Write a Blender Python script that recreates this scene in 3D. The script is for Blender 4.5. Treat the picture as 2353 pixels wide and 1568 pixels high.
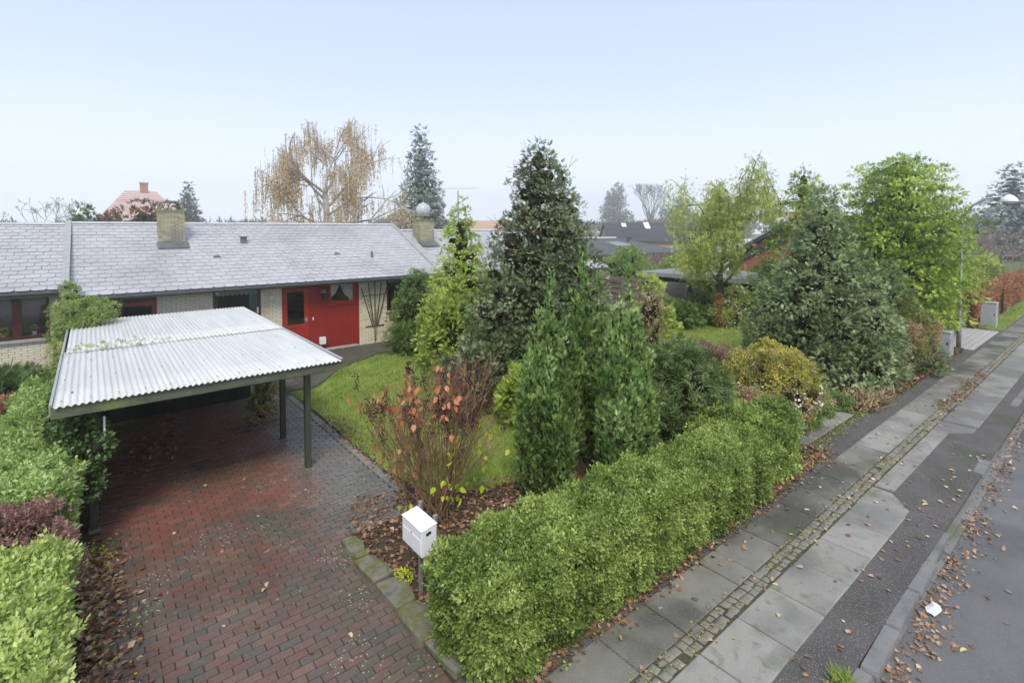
import bpy, math, random
import numpy as np
from mathutils import Vector, Matrix

R = math.radians
SC = bpy.context.scene
COL = SC.collection
for o in list(bpy.data.objects):
    bpy.data.objects.remove(o)
rng = np.random.default_rng(7)
random.seed(7)

# ------------------------------------------------------------------ camera
CAMH = 4.3
HEAD = R(50.7)
TILT = R(2.0)
cam_d = bpy.data.cameras.new('camera')
cam = bpy.data.objects.new('camera', cam_d)
COL.objects.link(cam)
cam.location = (0, 0, CAMH)
cam.rotation_euler = (R(90) - TILT, 0, HEAD - R(90))
cam_d.sensor_width = 36
cam_d.lens = 36 * 1182 / 2352
cam_d.shift_y = -218 / 2352
cam_d.clip_start = 0.05
cam_d.clip_end = 2000
SC.camera = cam

# ------------------------------------------------------------------ sky, sun, exposure
world = bpy.data.worlds.new('World')
SC.world = world
world.use_nodes = True
wn, wl = world.node_tree.nodes, world.node_tree.links
wn.clear()
SUN_EL, SUN_AZ = R(52), R(215)          # azimuth of the sun measured from +Y clockwise
sky = wn.new('ShaderNodeTexSky')
sky.sky_type = 'NISHITA'
sky.sun_disc = False
sky.sun_elevation = SUN_EL
sky.sun_rotation = SUN_AZ
sky.altitude = 0
sky.air_density = 1.0
sky.dust_density = 2.0
sky.ozone_density = 1.0
# thin even overcast veil in front of the blue: thicker towards the horizon
geo = wn.new('ShaderNodeTexCoord')
sep = wn.new('ShaderNodeSeparateXYZ')
wl.new(geo.outputs['Generated'], sep.inputs[0])
mr = wn.new('ShaderNodeMapRange')
mr.interpolation_type = 'SMOOTHSTEP'
mr.inputs['From Min'].default_value = -0.02
mr.inputs['From Max'].default_value = 0.62
mr.inputs['To Min'].default_value = 0.985
mr.inputs['To Max'].default_value = 0.60
wl.new(sep.outputs['Z'], mr.inputs['Value'])
mix = wn.new('ShaderNodeMix')
mix.data_type = 'RGBA'
wl.new(mr.outputs[0], mix.inputs['Factor'])
wl.new(sky.outputs[0], mix.inputs[6])
hz_ = wn.new('ShaderNodeMapRange')
hz_.interpolation_type = 'SMOOTHSTEP'
hz_.inputs['From Min'].default_value = 0.0
hz_.inputs['From Max'].default_value = 0.30
wl.new(sep.outputs['Z'], hz_.inputs['Value'])
veil = wn.new('ShaderNodeMix')
veil.data_type = 'RGBA'
wl.new(hz_.outputs[0], veil.inputs['Factor'])
veil.inputs[6].default_value = (7.7, 8.2, 9.3, 1)
veil.inputs[7].default_value = (5.7, 6.6, 8.4, 1)
wl.new(veil.outputs[2], mix.inputs[7])
bg = wn.new('ShaderNodeBackground')
bg.inputs['Strength'].default_value = 0.079
wl.new(mix.outputs[2], bg.inputs['Color'])
wo = wn.new('ShaderNodeOutputWorld')
wl.new(bg.outputs[0], wo.inputs['Surface'])

sun_d = bpy.data.lights.new('sun', 'SUN')
sun_d.energy = 1.5
sun_d.angle = R(18)
sun_d.color = (1.0, 0.94, 0.84)
sun = bpy.data.objects.new('sun', sun_d)
COL.objects.link(sun)
sd = Vector((math.sin(SUN_AZ) * math.cos(SUN_EL), math.cos(SUN_AZ) * math.cos(SUN_EL), math.sin(SUN_EL)))
sun.rotation_euler = sd.to_track_quat('Z', 'Y').to_euler()
sun.location = (0, -5, 20)

SC.render.engine = 'CYCLES'
SC.view_settings.view_transform = 'Standard'
SC.view_settings.look = 'None'
SC.view_settings.gamma = 1
SC.view_settings.use_curve_mapping = False
SC.view_settings.exposure = 0.88
SC.cycles.max_bounces = 10
SC.cycles.transparent_max_bounces = 12

# ------------------------------------------------------------------ placing helpers
_f = np.array([math.cos(HEAD), math.sin(HEAD), 0.])
_r = np.array([math.sin(HEAD), -math.cos(HEAD), 0.])
_fw = _f * math.cos(TILT) - np.array([0, 0, 1.]) * math.sin(TILT)
_up = _f * math.sin(TILT) + np.array([0, 0, 1.]) * math.cos(TILT)


def pt(u, v, d):
    """world point seen at (u, v) of a 2352 px wide picture at d metres depth (used to read positions off the photo)"""
    return (_fw + (u - 1176) / 1182 * _r + (566 - v) / 1182 * _up) * d + np.array([0, 0, CAMH])


WM = {}


def link(o, parent=None):
    COL.objects.link(o)
    if parent is not None:
        o.parent = parent
        if parent.name in WM:
            o.matrix_parent_inverse = WM[parent.name].inverted()
    return o


def tag(o, label=None, cat=None, group=None, kind=None):
    if label: o['label'] = label
    if cat: o['category'] = cat
    if group: o['group'] = group
    if kind: o['kind'] = kind
    return o


def thing(name, label, cat, loc=(0, 0, 0), group=None):
    o = bpy.data.objects.new(name, None)
    COL.objects.link(o)
    o.location = loc
    o.empty_display_size = 0.2
    WM[o.name] = Matrix.Translation(Vector(loc))
    return tag(o, label, cat, group)


# ------------------------------------------------------------------ materials
MATS = {}


def nodes_of(m):
    m.use_nodes = True
    nt = m.node_tree
    nt.nodes.clear()
    return nt, nt.nodes, nt.links


def ramp(nt, cols, fac_out, pos=None):
    n = nt.nodes.new('ShaderNodeValToRGB')
    el = n.color_ramp.elements
    k = len(cols)
    for i, c in enumerate(cols):
        p = pos[i] if pos else (i / (k - 1) if k > 1 else 0)
        if i < 2:
            e = el[i]; e.position = p
        else:
            e = el.new(p)
        e.color = (*c, 1)
    if fac_out is not None:
        nt.links.new(fac_out, n.inputs['Fac'])
    return n


def surf(name, cols, rough=0.8, nscale=3.0, detail=6, bump=0.2, bscale=None, tint=0.0, spec=0.4, metal=0.0,
         patch=None, rough2=None, coat=0.0, stretch=(1, 1, 1), speck=None, pos=None, moss=None):
    """procedural surface: colours mixed by world space noise and by the piece's own 'tint'; patch=(colour, scale, lo, hi)"""
    m = bpy.data.materials.new(name)
    nt, N, L = nodes_of(m)
    g = N.new('ShaderNodeNewGeometry')
    mp = N.new('ShaderNodeMapping')
    mp.inputs['Scale'].default_value = stretch
    L.new(g.outputs['Position'], mp.inputs['Vector'])
    no = N.new('ShaderNodeTexNoise')
    no.inputs['Scale'].default_value = nscale
    no.inputs['Detail'].default_value = detail
    no.inputs['Roughness'].default_value = 0.62
    L.new(mp.outputs[0], no.inputs['Vector'])
    fac = no.outputs['Fac']
    mr_ = N.new('ShaderNodeMapRange')
    mr_.inputs['From Min'].default_value = 0.3
    mr_.inputs['From Max'].default_value = 0.7
    L.new(fac, mr_.inputs['Value'])
    fac = mr_.outputs[0]
    if tint > 0:
        at_ = N.new('ShaderNodeAttribute')
        at_.attribute_name = 'tint'
        mx = N.new('ShaderNodeMix')
        mx.inputs['Factor'].default_value = tint
        L.new(fac, mx.inputs[2])
        L.new(at_.outputs['Fac'], mx.inputs[3])
        fac = mx.outputs[0]
    rp = ramp(nt, cols, fac, pos)
    col = rp.outputs[0]
    if patch:
        for (pc, ps, lo, hi) in patch:
            n2 = N.new('ShaderNodeTexNoise')
            n2.inputs['Scale'].default_value = ps
            n2.inputs['Detail'].default_value = 5
            L.new(mp.outputs[0], n2.inputs['Vector'])
            m2 = N.new('ShaderNodeMapRange')
            m2.inputs['From Min'].default_value = lo
            m2.inputs['From Max'].default_value = hi
            L.new(n2.outputs['Fac'], m2.inputs['Value'])
            mm = N.new('ShaderNodeMix'); mm.data_type = 'RGBA'
            L.new(m2.outputs[0], mm.inputs['Factor'])
            L.new(col, mm.inputs[6])
            mm.inputs[7].default_value = (*pc, 1)
            col = mm.outputs[2]
    if speck:
        vc, vs, th = speck
        vo = N.new('ShaderNodeTexVoronoi')
        vo.inputs['Scale'].default_value = vs
        L.new(g.outputs['Position'], vo.inputs['Vector'])
        ms = N.new('ShaderNodeMath'); ms.operation = 'LESS_THAN'
        ms.inputs[1].default_value = th
        L.new(vo.outputs['Distance'], ms.inputs[0])
        mm = N.new('ShaderNodeMix'); mm.data_type = 'RGBA'
        L.new(ms.outputs[0], mm.inputs['Factor'])
        L.new(col, mm.inputs[6])
        mm.inputs[7].default_value = (*vc, 1)
        col = mm.outputs[2]
    b = N.new('ShaderNodeBsdfPrincipled')
    L.new(col, b.inputs['Base Color'])
    b.inputs['Roughness'].default_value = rough
    if rough2 is not None:
        n3 = N.new('ShaderNodeTexNoise'); n3.inputs['Scale'].default_value = 0.7
        n3.inputs['Detail'].default_value = 4
        L.new(g.outputs['Position'], n3.inputs['Vector'])
        m3 = N.new('ShaderNodeMapRange')
        m3.inputs['From Min'].default_value = 0.38; m3.inputs['From Max'].default_value = 0.62
        m3.inputs['To Min'].default_value = rough; m3.inputs['To Max'].default_value = rough2
        L.new(n3.outputs['Fac'], m3.inputs['Value'])
        L.new(m3.outputs[0], b.inputs['Roughness'])
    b.inputs['Specular IOR Level'].default_value = spec
    b.inputs['Metallic'].default_value = metal
    b.inputs['Coat Weight'].default_value = coat
    b.inputs['Coat Roughness'].default_value = 0.15
    if bump > 0:
        nb = N.new('ShaderNodeTexNoise')
        nb.inputs['Scale'].default_value = bscale or nscale * 12
        nb.inputs['Detail'].default_value = 4
        L.new(mp.outputs[0], nb.inputs['Vector'])
        bp = N.new('ShaderNodeBump')
        bp.inputs['Strength'].default_value = bump
        bp.inputs['Distance'].default_value = 0.01
        L.new(nb.outputs['Fac'], bp.inputs['Height'])
        L.new(bp.outputs[0], b.inputs['Normal'])
    out = N.new('ShaderNodeOutputMaterial')
    L.new(b.outputs[0], out.inputs['Surface'])
    return m


def leafmat(name, cols, pos=None, rough=0.5, trans=0.25, spec=0.35, nscale=1.3, nz=0.35):
    """leaf colours by each spray's own tint, plus a slow change through the plant"""
    m = bpy.data.materials.new(name)
    nt, N, L = nodes_of(m)
    at_ = N.new('ShaderNodeAttribute'); at_.attribute_name = 'tint'
    g = N.new('ShaderNodeNewGeometry')
    no = N.new('ShaderNodeTexNoise'); no.inputs['Scale'].default_value = nscale; no.inputs['Detail'].default_value = 3
    L.new(g.outputs['Position'], no.inputs['Vector'])
    mr_ = N.new('ShaderNodeMapRange')
    mr_.inputs['From Min'].default_value = 0.3; mr_.inputs['From Max'].default_value = 0.7
    L.new(no.outputs['Fac'], mr_.inputs['Value'])
    mx = N.new('ShaderNodeMix'); mx.inputs['Factor'].default_value = nz
    L.new(at_.outputs['Fac'], mx.inputs[2]); L.new(mr_.outputs[0], mx.inputs[3])
    cols = [tuple(min(c * 1.42, .82) for c in q) for q in cols]
    rp = ramp(nt, cols, mx.outputs[0], pos)
    b = N.new('ShaderNodeBsdfPrincipled')
    L.new(rp.outputs[0], b.inputs['Base Color'])
    b.inputs['Roughness'].default_value = rough
    b.inputs['Specular IOR Level'].default_value = spec
    t = N.new('ShaderNodeBsdfTranslucent')
    L.new(rp.outputs[0], t.inputs['Color'])
    ms = N.new('ShaderNodeMixShader'); ms.inputs['Fac'].default_value = trans
    L.new(b.outputs[0], ms.inputs[1]); L.new(t.outputs[0], ms.inputs[2])
    out = N.new('ShaderNodeOutputMaterial')
    L.new(ms.outputs[0], out.inputs['Surface'])
    return m


def glassmat(name, tintc=(0.9, 0.95, 0.93), refl=0.12):
    m = bpy.data.materials.new(name)
    nt, N, L = nodes_of(m)
    tr = N.new('ShaderNodeBsdfTransparent'); tr.inputs['Color'].default_value = (*tintc, 1)
    gl = N.new('ShaderNodeBsdfGlossy'); gl.inputs['Roughness'].default_value = 0.03
    lw = N.new('ShaderNodeFresnel'); lw.inputs['IOR'].default_value = 1.5
    ad = N.new('ShaderNodeMath'); ad.operation = 'ADD'; ad.inputs[1].default_value = refl - 0.04
    L.new(lw.outputs[0], ad.inputs[0])
    ms = N.new('ShaderNodeMixShader')
    L.new(ad.outputs[0], ms.inputs['Fac']); L.new(tr.outputs[0], ms.inputs[1]); L.new(gl.outputs[0], ms.inputs[2])
    out = N.new('ShaderNodeOutputMaterial')
    L.new(ms.outputs[0], out.inputs['Surface'])
    return m


M_soil = surf('soil', [(0.035, 0.022, 0.014), (0.07, 0.045, 0.028), (0.05, 0.05, 0.02)], rough=0.95, nscale=2.5, bump=0.8, bscale=25)
M_ground = surf('rough_grass', [(0.05, 0.07, 0.02), (0.10, 0.15, 0.03), (0.08, 0.07, 0.035)], rough=0.95, nscale=0.6, bump=0.8, bscale=20)
M_lawn = surf('lawn_soil', [(0.115, 0.155, 0.032), (0.20, 0.265, 0.055), (0.20, 0.17, 0.08)], rough=0.9, nscale=1.2, bump=0.8, bscale=60)
M_asph = surf('wet_asphalt', [(0.105, 0.103, 0.10), (0.16, 0.155, 0.15)], rough=0.34, rough2=0.6, nscale=0.9, bump=0.5, bscale=90, spec=0.5,
              speck=((0.34, 0.33, 0.32), 70, 0.16), patch=[((0.085, 0.08, 0.085), 0.35, 0.5, 0.65)])
M_asph2 = surf('verge_asphalt', [(0.075, 0.07, 0.067), (0.125, 0.115, 0.11)], rough=0.75, nscale=1.4, bump=0.8, bscale=80, spec=0.35,
               speck=((0.42, 0.40, 0.38), 55, 0.2), patch=[((0.07, 0.075, 0.05), 0.8, 0.56, 0.7)])
M_slab = surf('concrete_slab', [(0.17, 0.165, 0.145), (0.27, 0.262, 0.235), (0.35, 0.34, 0.31)], rough=0.62, rough2=0.82, nscale=1.5, tint=0.55, bump=0.5, bscale=90,
              speck=((0.42, 0.41, 0.39), 85, 0.2), patch=[((0.13, 0.125, 0.105), 7, 0.56, 0.8), ((0.15, 0.16, 0.11), 1.6, 0.56, 0.72), ((0.17, 0.165, 0.16), 0.6, 0.5, 0.62)])
M_slabd = surf('old_concrete_slab', [(0.115, 0.112, 0.098), (0.195, 0.19, 0.165), (0.29, 0.28, 0.245)], rough=0.65, rough2=0.85, nscale=1.3, tint=0.45, bump=0.5, bscale=90,
               speck=((0.33, 0.32, 0.30), 85, 0.2), patch=[((0.24, 0.235, 0.20), 5, 0.55, 0.8), ((0.085, 0.10, 0.05), 1.1, 0.52, 0.68), ((0.08, 0.08, 0.07), 0.7, 0.48, 0.6)])
M_cob = surf('cobble', [(0.15, 0.145, 0.125), (0.24, 0.23, 0.20), (0.18, 0.16, 0.135)], rough=0.75, nscale=14, tint=0.6, bump=0.6, bscale=60)
M_kerb = surf('granite_kerb', [(0.10, 0.10, 0.10), (0.19, 0.19, 0.185), (0.25, 0.245, 0.235)], rough=0.75, nscale=3, tint=0.3, bump=0.6, bscale=70,
              patch=[((0.12, 0.14, 0.07), 1.5, 0.56, 0.7)])
M_joint = surf('mossy_joint', [(0.04, 0.036, 0.026), (0.075, 0.068, 0.038), (0.10, 0.11, 0.035)], rough=0.95, nscale=4, bump=1.0, bscale=50)


def brickpaver():
    """clay pavers: red and grey bricks; damp, mossy and darker outside, dry and redder in a wide band (real stain, follows no shadow)"""
    m = bpy.data.materials.new('clay_paver')
    nt, N, L = nodes_of(m)
    at_ = N.new('ShaderNodeAttribute'); at_.attribute_name = 'tint'
    g = N.new('ShaderNodeNewGeometry')
    rp = ramp(nt, [(0.085, 0.078, 0.064), (0.115, 0.10, 0.082), (0.125, 0.088, 0.07), (0.16, 0.085, 0.064), (0.15, 0.108, 0.082), (0.20, 0.115, 0.086)],
              at_.outputs['Fac'], [0, .22, .4, .6, .8, 1])
    no = N.new('ShaderNodeTexNoise'); no.inputs['Scale'].default_value = 0.9; no.inputs['Detail'].default_value = 5
    L.new(g.outputs['Position'], no.inputs['Vector'])
    # second palette: washed grey-black pavers towards the garden side and the back
    rp2 = ramp(nt, [(0.12, 0.115, 0.10), (0.155, 0.148, 0.13), (0.17, 0.165, 0.15), (0.19, 0.155, 0.135), (0.16, 0.16, 0.125), (0.21, 0.185, 0.16)],
               at_.outputs['Fac'], [0, .25, .5, .75, .85, 1])
    sp = N.new('ShaderNodeSeparateXYZ'); L.new(g.outputs['Position'], sp.inputs[0])
    # grey amount grows with x - 1.2 + noise, and past the second post
    a = N.new('ShaderNodeMapRange'); a.inputs['From Min'].default_value = 2.1; a.inputs['From Max'].default_value = 3.3
    L.new(sp.outputs['X'], a.inputs['Value'])
    b_ = N.new('ShaderNodeMapRange'); b_.inputs['From Min'].default_value = 6.3; b_.inputs['From Max'].default_value = 8.2
    L.new(sp.outputs['Y'], b_.inputs['Value'])
    mu = N.new('ShaderNodeMath'); mu.operation = 'MULTIPLY'
    L.new(a.outputs[0], mu.inputs[0]); L.new(b_.outputs[0], mu.inputs[1])
    n1 = N.new('ShaderNodeMapRange'); n1.inputs['From Min'].default_value = 0.3; n1.inputs['From Max'].default_value = 0.7
    n1.inputs['To Min'].default_value = -0.35; n1.inputs['To Max'].default_value = 0.35
    L.new(no.outputs['Fac'], n1.inputs['Value'])
    ad = N.new('ShaderNodeMath'); ad.operation = 'ADD'; ad.use_clamp = True
    L.new(mu.outputs[0], ad.inputs[0]); L.new(n1.outputs[0], ad.inputs[1])
    mx = N.new('ShaderNodeMix'); mx.data_type = 'RGBA'
    L.new(ad.outputs[0], mx.inputs['Factor']); L.new(rp.outputs[0], mx.inputs[6]); L.new(rp2.outputs[0], mx.inputs[7])
    # bricks that stay dry under the roof keep their clean red; rain never washes silt over them
    c_ = N.new('ShaderNodeMapRange'); c_.inputs['From Min'].default_value = 7.6; c_.inputs['From Max'].default_value = 9.0; c_.interpolation_type = 'SMOOTHSTEP'
    ay = N.new('ShaderNodeMath'); ay.operation = 'MULTIPLY_ADD'; ay.inputs[1].default_value = 2.4; L.new(no.outputs['Fac'], ay.inputs[0]); 
    ys = N.new('ShaderNodeMath'); ys.operation = 'SUBTRACT'; ys.inputs[1].default_value = 1.2; L.new(sp.outputs['Y'], ys.inputs[0]); L.new(ys.outputs[0], ay.inputs[2])
    L.new(ay.outputs[0], c_.inputs['Value'])
    d_ = N.new('ShaderNodeMapRange'); d_.inputs['From Min'].default_value = 3.0; d_.inputs['From Max'].default_value = 2.3
    L.new(sp.outputs['X'], d_.inputs['Value'])
    dm = N.new('ShaderNodeMath'); dm.operation = 'MULTIPLY'; L.new(c_.outputs[0], dm.inputs[0]); L.new(d_.outputs[0], dm.inputs[1])
    rp3 = ramp(nt, [(0.11, 0.09, 0.078), (0.15, 0.095, 0.078), (0.205, 0.085, 0.066), (0.245, 0.115, 0.085)], at_.outputs['Fac'], [0, .25, .45, 1])
    mxr = N.new('ShaderNodeMix'); mxr.data_type = 'RGBA'
    L.new(dm.outputs[0], mxr.inputs['Factor']); L.new(mx.outputs[2], mxr.inputs[6]); L.new(rp3.outputs[0], mxr.inputs[7])
    mx = mxr
    # moss film in patches
    n2 = N.new('ShaderNodeTexNoise'); n2.inputs['Scale'].default_value = 0.55; n2.inputs['Detail'].default_value = 6
    L.new(g.outputs['Position'], n2.inputs['Vector'])
    m2 = N.new('ShaderNodeMapRange'); m2.inputs['From Min'].default_value = 0.5; m2.inputs['From Max'].default_value = 0.68
    m2.inputs['To Max'].default_value = 0.6
    L.new(n2.outputs['Fac'], m2.inputs['Value'])
    mm = N.new('ShaderNodeMix'); mm.data_type = 'RGBA'
    L.new(m2.outputs[0], mm.inputs['Factor']); L.new(mx.outputs[2], mm.inputs[6]); mm.inputs[7].default_value = (0.085, 0.085, 0.045, 1)
    # fine grit
    n3 = N.new('ShaderNodeTexNoise'); n3.inputs['Scale'].default_value = 30; n3.inputs['Detail'].default_value = 4
    L.new(g.outputs['Position'], n3.inputs['Vector'])
    m3 = N.new('ShaderNodeMapRange'); m3.inputs['To Min'].default_value = 0.6; m3.inputs['To Max'].default_value = 1.4
    L.new(n3.outputs['Fac'], m3.inputs['Value'])
    vm = N.new('ShaderNodeVectorMath'); vm.operation = 'SCALE'
    L.new(mm.outputs[2], vm.inputs[0]); L.new(m3.outputs[0], vm.inputs['Scale'])
    vo = N.new('ShaderNodeTexVoronoi'); vo.inputs['Scale'].default_value = 22
    L.new(g.outputs['Position'], vo.inputs['Vector'])
    ms = N.new('ShaderNodeMath'); ms.operation = 'LESS_THAN'; ms.inputs[1].default_value = 0.2
    L.new(vo.outputs['Distance'], ms.inputs[0])
    mk = N.new('ShaderNodeMath'); mk.operation = 'GREATER_THAN'; mk.inputs[1].default_value = 0.56
    n4 = N.new('ShaderNodeTexNoise'); n4.inputs['Scale'].default_value = 1.1
    L.new(g.outputs['Position'], n4.inputs['Vector']); L.new(n4.outputs['Fac'], mk.inputs[0])
    mk2 = N.new('ShaderNodeMath'); mk2.operation = 'MULTIPLY'; L.new(ms.outputs[0], mk2.inputs[0]); L.new(mk.outputs[0], mk2.inputs[1])
    m5 = N.new('ShaderNodeMix'); m5.data_type = 'RGBA'
    L.new(mk2.outputs[0], m5.inputs['Factor']); L.new(vm.outputs[0], m5.inputs[6]); m5.inputs[7].default_value = (0.42, 0.41, 0.38, 1)
    b = N.new('ShaderNodeBsdfPrincipled')
    L.new(m5.outputs[2], b.inputs['Base Color'])
    rr = N.new('ShaderNodeMapRange'); rr.inputs['From Min'].default_value = 0.35; rr.inputs['From Max'].default_value = 0.62
    rr.inputs['To Min'].default_value = 0.26; rr.inputs['To Max'].default_value = 0.6
    L.new(n4.outputs['Fac'], rr.inputs['Value']); L.new(rr.outputs[0], b.inputs['Roughness'])
    bp = N.new('ShaderNodeBump'); bp.inputs['Strength'].default_value = 0.5; bp.inputs['Distance'].default_value = 0.005
    L.new(n3.outputs['Fac'], bp.inputs['Height']); L.new(bp.outputs[0], b.inputs['Normal'])
    out = N.new('ShaderNodeOutputMaterial'); L.new(b.outputs[0], out.inputs['Surface'])
    return m


M_paver = brickpaver()
M_ybrick = surf('yellow_brick', [(0.55, 0.46, 0.28), (0.72, 0.65, 0.45), (0.78, 0.73, 0.56), (0.60, 0.48, 0.31)], rough=0.85, nscale=6, tint=0.75, bump=0.4, bscale=60,
                patch=[((0.76, 0.72, 0.60), 0.7, 0.48, 0.65), ((0.36, 0.33, 0.2), 1.2, 0.62, 0.78)])
M_ychim = surf('weathered_yellow_brick', [(0.20, 0.19, 0.13), (0.36, 0.34, 0.22), (0.50, 0.48, 0.30)], rough=0.9, nscale=5, tint=0.6, bump=0.5, bscale=60,
               patch=[((0.22, 0.21, 0.18), 1.5, 0.5, 0.65)])
M_mortar = surf('mortar', [(0.42, 0.39, 0.32), (0.54, 0.51, 0.43)], rough=0.95, nscale=8, bump=0.4)
M_plinth = surf('render_plinth', [(0.42, 0.42, 0.42), (0.55, 0.55, 0.54)], rough=0.9, nscale=4, bump=0.3)
M_slate = surf('slate_tile', [(0.38, 0.38, 0.39), (0.44, 0.44, 0.45), (0.50, 0.50, 0.51)], rough=0.25, rough2=0.40, nscale=2.5, tint=0.4, bump=0.25, bscale=40, spec=0.7,
               patch=[((0.34, 0.34, 0.34), 0.5, 0.52, 0.7)])
M_ridge = surf('ridge_cap', [(0.42, 0.42, 0.44), (0.55, 0.55, 0.57)], rough=0.4, nscale=4, tint=0.4, bump=0.2, spec=0.5)
M_zinc = surf('zinc', [(0.36, 0.37, 0.37), (0.48, 0.49, 0.48)], rough=0.5, metal=0.3, nscale=5, bump=0.1)
M_gutter = surf('gutter_grey', [(0.10, 0.105, 0.11), (0.16, 0.165, 0.17)], rough=0.35, nscale=4, bump=0.1, spec=0.5)
M_lead = surf('lead_flashing', [(0.10, 0.10, 0.11), (0.17, 0.17, 0.18)], rough=0.5, nscale=6, bump=0.3)
M_red = surf('red_paint', [(0.25, 0.022, 0.018), (0.32, 0.028, 0.022)], rough=0.5, nscale=3, tint=0.4, bump=0.15, bscale=40, spec=0.4)
M_redd = surf('door_red_paint', [(0.33, 0.028, 0.017), (0.38, 0.034, 0.02)], rough=0.4, nscale=3, bump=0.1, bscale=40, spec=0.45)
M_maroon = surf('maroon_paint', [(0.07, 0.014, 0.016), (0.11, 0.02, 0.022)], rough=0.45, nscale=3, bump=0.1, spec=0.45)
M_gwood = surf('green_black_wood', [(0.035, 0.042, 0.032), (0.065, 0.075, 0.055)], rough=0.7, nscale=5, bump=0.4, bscale=60, stretch=(1, 1, 0.3),
               patch=[((0.12, 0.14, 0.05), 2.5, 0.56, 0.72)])
M_gwoodf = surf('mossy_fascia_wood', [(0.07, 0.08, 0.055), (0.12, 0.13, 0.09)], rough=0.75, nscale=4, bump=0.4, bscale=60,
                patch=[((0.17, 0.2, 0.06), 1.8, 0.5, 0.68)])
M_bwood = surf('black_wood', [(0.010, 0.011, 0.010), (0.022, 0.024, 0.022)], rough=0.75, nscale=5, tint=0.5, bump=0.4)
M_corr = surf('pale_corrugated_sheet', [(0.50, 0.51, 0.50), (0.66, 0.67, 0.66)], rough=0.5, nscale=9, tint=0.25, bump=0.06, spec=0.4, stretch=(1, .06, 1),
              patch=[((0.55, 0.56, 0.53), 5, 0.56, 0.75)])
M_white = surf('white_paint', [(0.80, 0.80, 0.81), (0.86, 0.86, 0.87)], rough=0.35, nscale=3, bump=0.02, spec=0.5)
M_galv = surf('galvanised_steel', [(0.36, 0.38, 0.39), (0.52, 0.54, 0.55)], rough=0.42, metal=0.6, nscale=9, bump=0.08)
M_dark = surf('dark_plastic', [(0.012, 0.012, 0.013), (0.025, 0.025, 0.027)], rough=0.45, nscale=5, bump=0.05)
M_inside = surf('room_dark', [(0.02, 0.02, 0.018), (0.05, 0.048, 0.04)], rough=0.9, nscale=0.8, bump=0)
M_glass = glassmat('window_glass', (1, 1, 1), .09)
M_glassd = glassmat('door_glass', (0.42, 0.46, 0.45), 0.16)
def globemat():
    m = bpy.data.materials.new('globe_plastic'); nt, N, L = nodes_of(m)
    tr = N.new('ShaderNodeBsdfTransparent'); b = N.new('ShaderNodeBsdfPrincipled'); b.inputs['Base Color'].default_value = (.62, .64, .68, 1); b.inputs['Roughness'].default_value = .25
    ms = N.new('ShaderNodeMixShader'); ms.inputs['Fac'].default_value = .72
    L.new(tr.outputs[0], ms.inputs[1]); L.new(b.outputs[0], ms.inputs[2])
    out = N.new('ShaderNodeOutputMaterial'); L.new(ms.outputs[0], out.inputs['Surface'])
    return m


M_globe = globemat()
M_lace = surf('lace_curtain', [(0.70, 0.68, 0.72), (0.82, 0.80, 0.84)], rough=0.9, nscale=25, bump=0.2, bscale=120)
M_teal = surf('teal_curtain', [(0.10, 0.32, 0.30), (0.22, 0.48, 0.46)], rough=0.9, nscale=6, bump=0.1, stretch=(6, 6, 0.5))
M_val = surf('valance_cloth', [(0.40, 0.42, 0.38), (0.52, 0.54, 0.48)], rough=0.9, nscale=6, bump=0.1)
M_cap = surf('mossy_concrete', [(0.14, 0.16, 0.09), (0.24, 0.25, 0.17), (0.16, 0.19, 0.07)], rough=0.9, nscale=9, bump=0.5)
M_sill = surf('grey_sill', [(0.30, 0.30, 0.30), (0.40, 0.40, 0.39)], rough=0.8, nscale=6, bump=0.2)
M_bark = surf('bark', [(0.05, 0.04, 0.03), (0.11, 0.09, 0.07)], rough=0.95, nscale=8, bump=1.0, bscale=30)
M_birchbark = surf('birch_bark', [(0.10, 0.09, 0.08), (0.46, 0.44, 0.41), (0.58, 0.56, 0.53)], rough=0.85, nscale=5, bump=0.4, stretch=(1, 1, 2.2))
M_twig = surf('brown_twig', [(0.17, 0.10, 0.055), (0.30, 0.19, 0.11)], rough=0.8, nscale=9, bump=0.2)
M_twigg = surf('grey_twig', [(0.16, 0.14, 0.13), (0.24, 0.21, 0.20)], rough=0.9, nscale=5, bump=0)
M_twigp = surf('pinkish_twig', [(0.20, 0.14, 0.13), (0.28, 0.21, 0.19)], rough=0.9, nscale=3, bump=0)
M_inner = surf('dark_plant_core', [(0.020, 0.022, 0.012), (0.04, 0.036, 0.02)], rough=1.0, nscale=6, bump=0.8, spec=0.0)  # filler for plant cores; the shade between leaves is in this colour
M_rbrick = surf('red_brick', [(0.34, 0.12, 0.075), (0.44, 0.17, 0.11), (0.38, 0.17, 0.13)], rough=0.9, nscale=7, tint=0.5, bump=0.4)
M_rtile = surf('red_roof_tile', [(0.44, 0.24, 0.20), (0.58, 0.42, 0.38), (0.52, 0.48, 0.46)], rough=0.7, nscale=3, tint=0.5, bump=0.2)
M_dtile = surf('dark_roof_tile', [(0.045, 0.048, 0.055), (0.08, 0.082, 0.09)], rough=0.6, nscale=3, tint=0.5, bump=0.2)
M_felt = surf('grey_roofing_felt', [(0.075, 0.078, 0.082), (0.12, 0.122, 0.126)], rough=0.8, nscale=0.8, bump=0.1)
M_felt2 = surf('light_roofing_felt', [(0.22, 0.225, 0.23), (0.30, 0.305, 0.31)], rough=0.7, nscale=0.8, bump=0.1)
M_cream = surf('cream_render', [(0.44, 0.36, 0.22), (0.54, 0.46, 0.31)], rough=0.9, nscale=2, bump=0.2)
M_pink = surf('pale_brick_gable', [(0.42, 0.27, 0.20), (0.5, 0.34, 0.26)], rough=0.9, nscale=3, bump=0.1)
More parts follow.
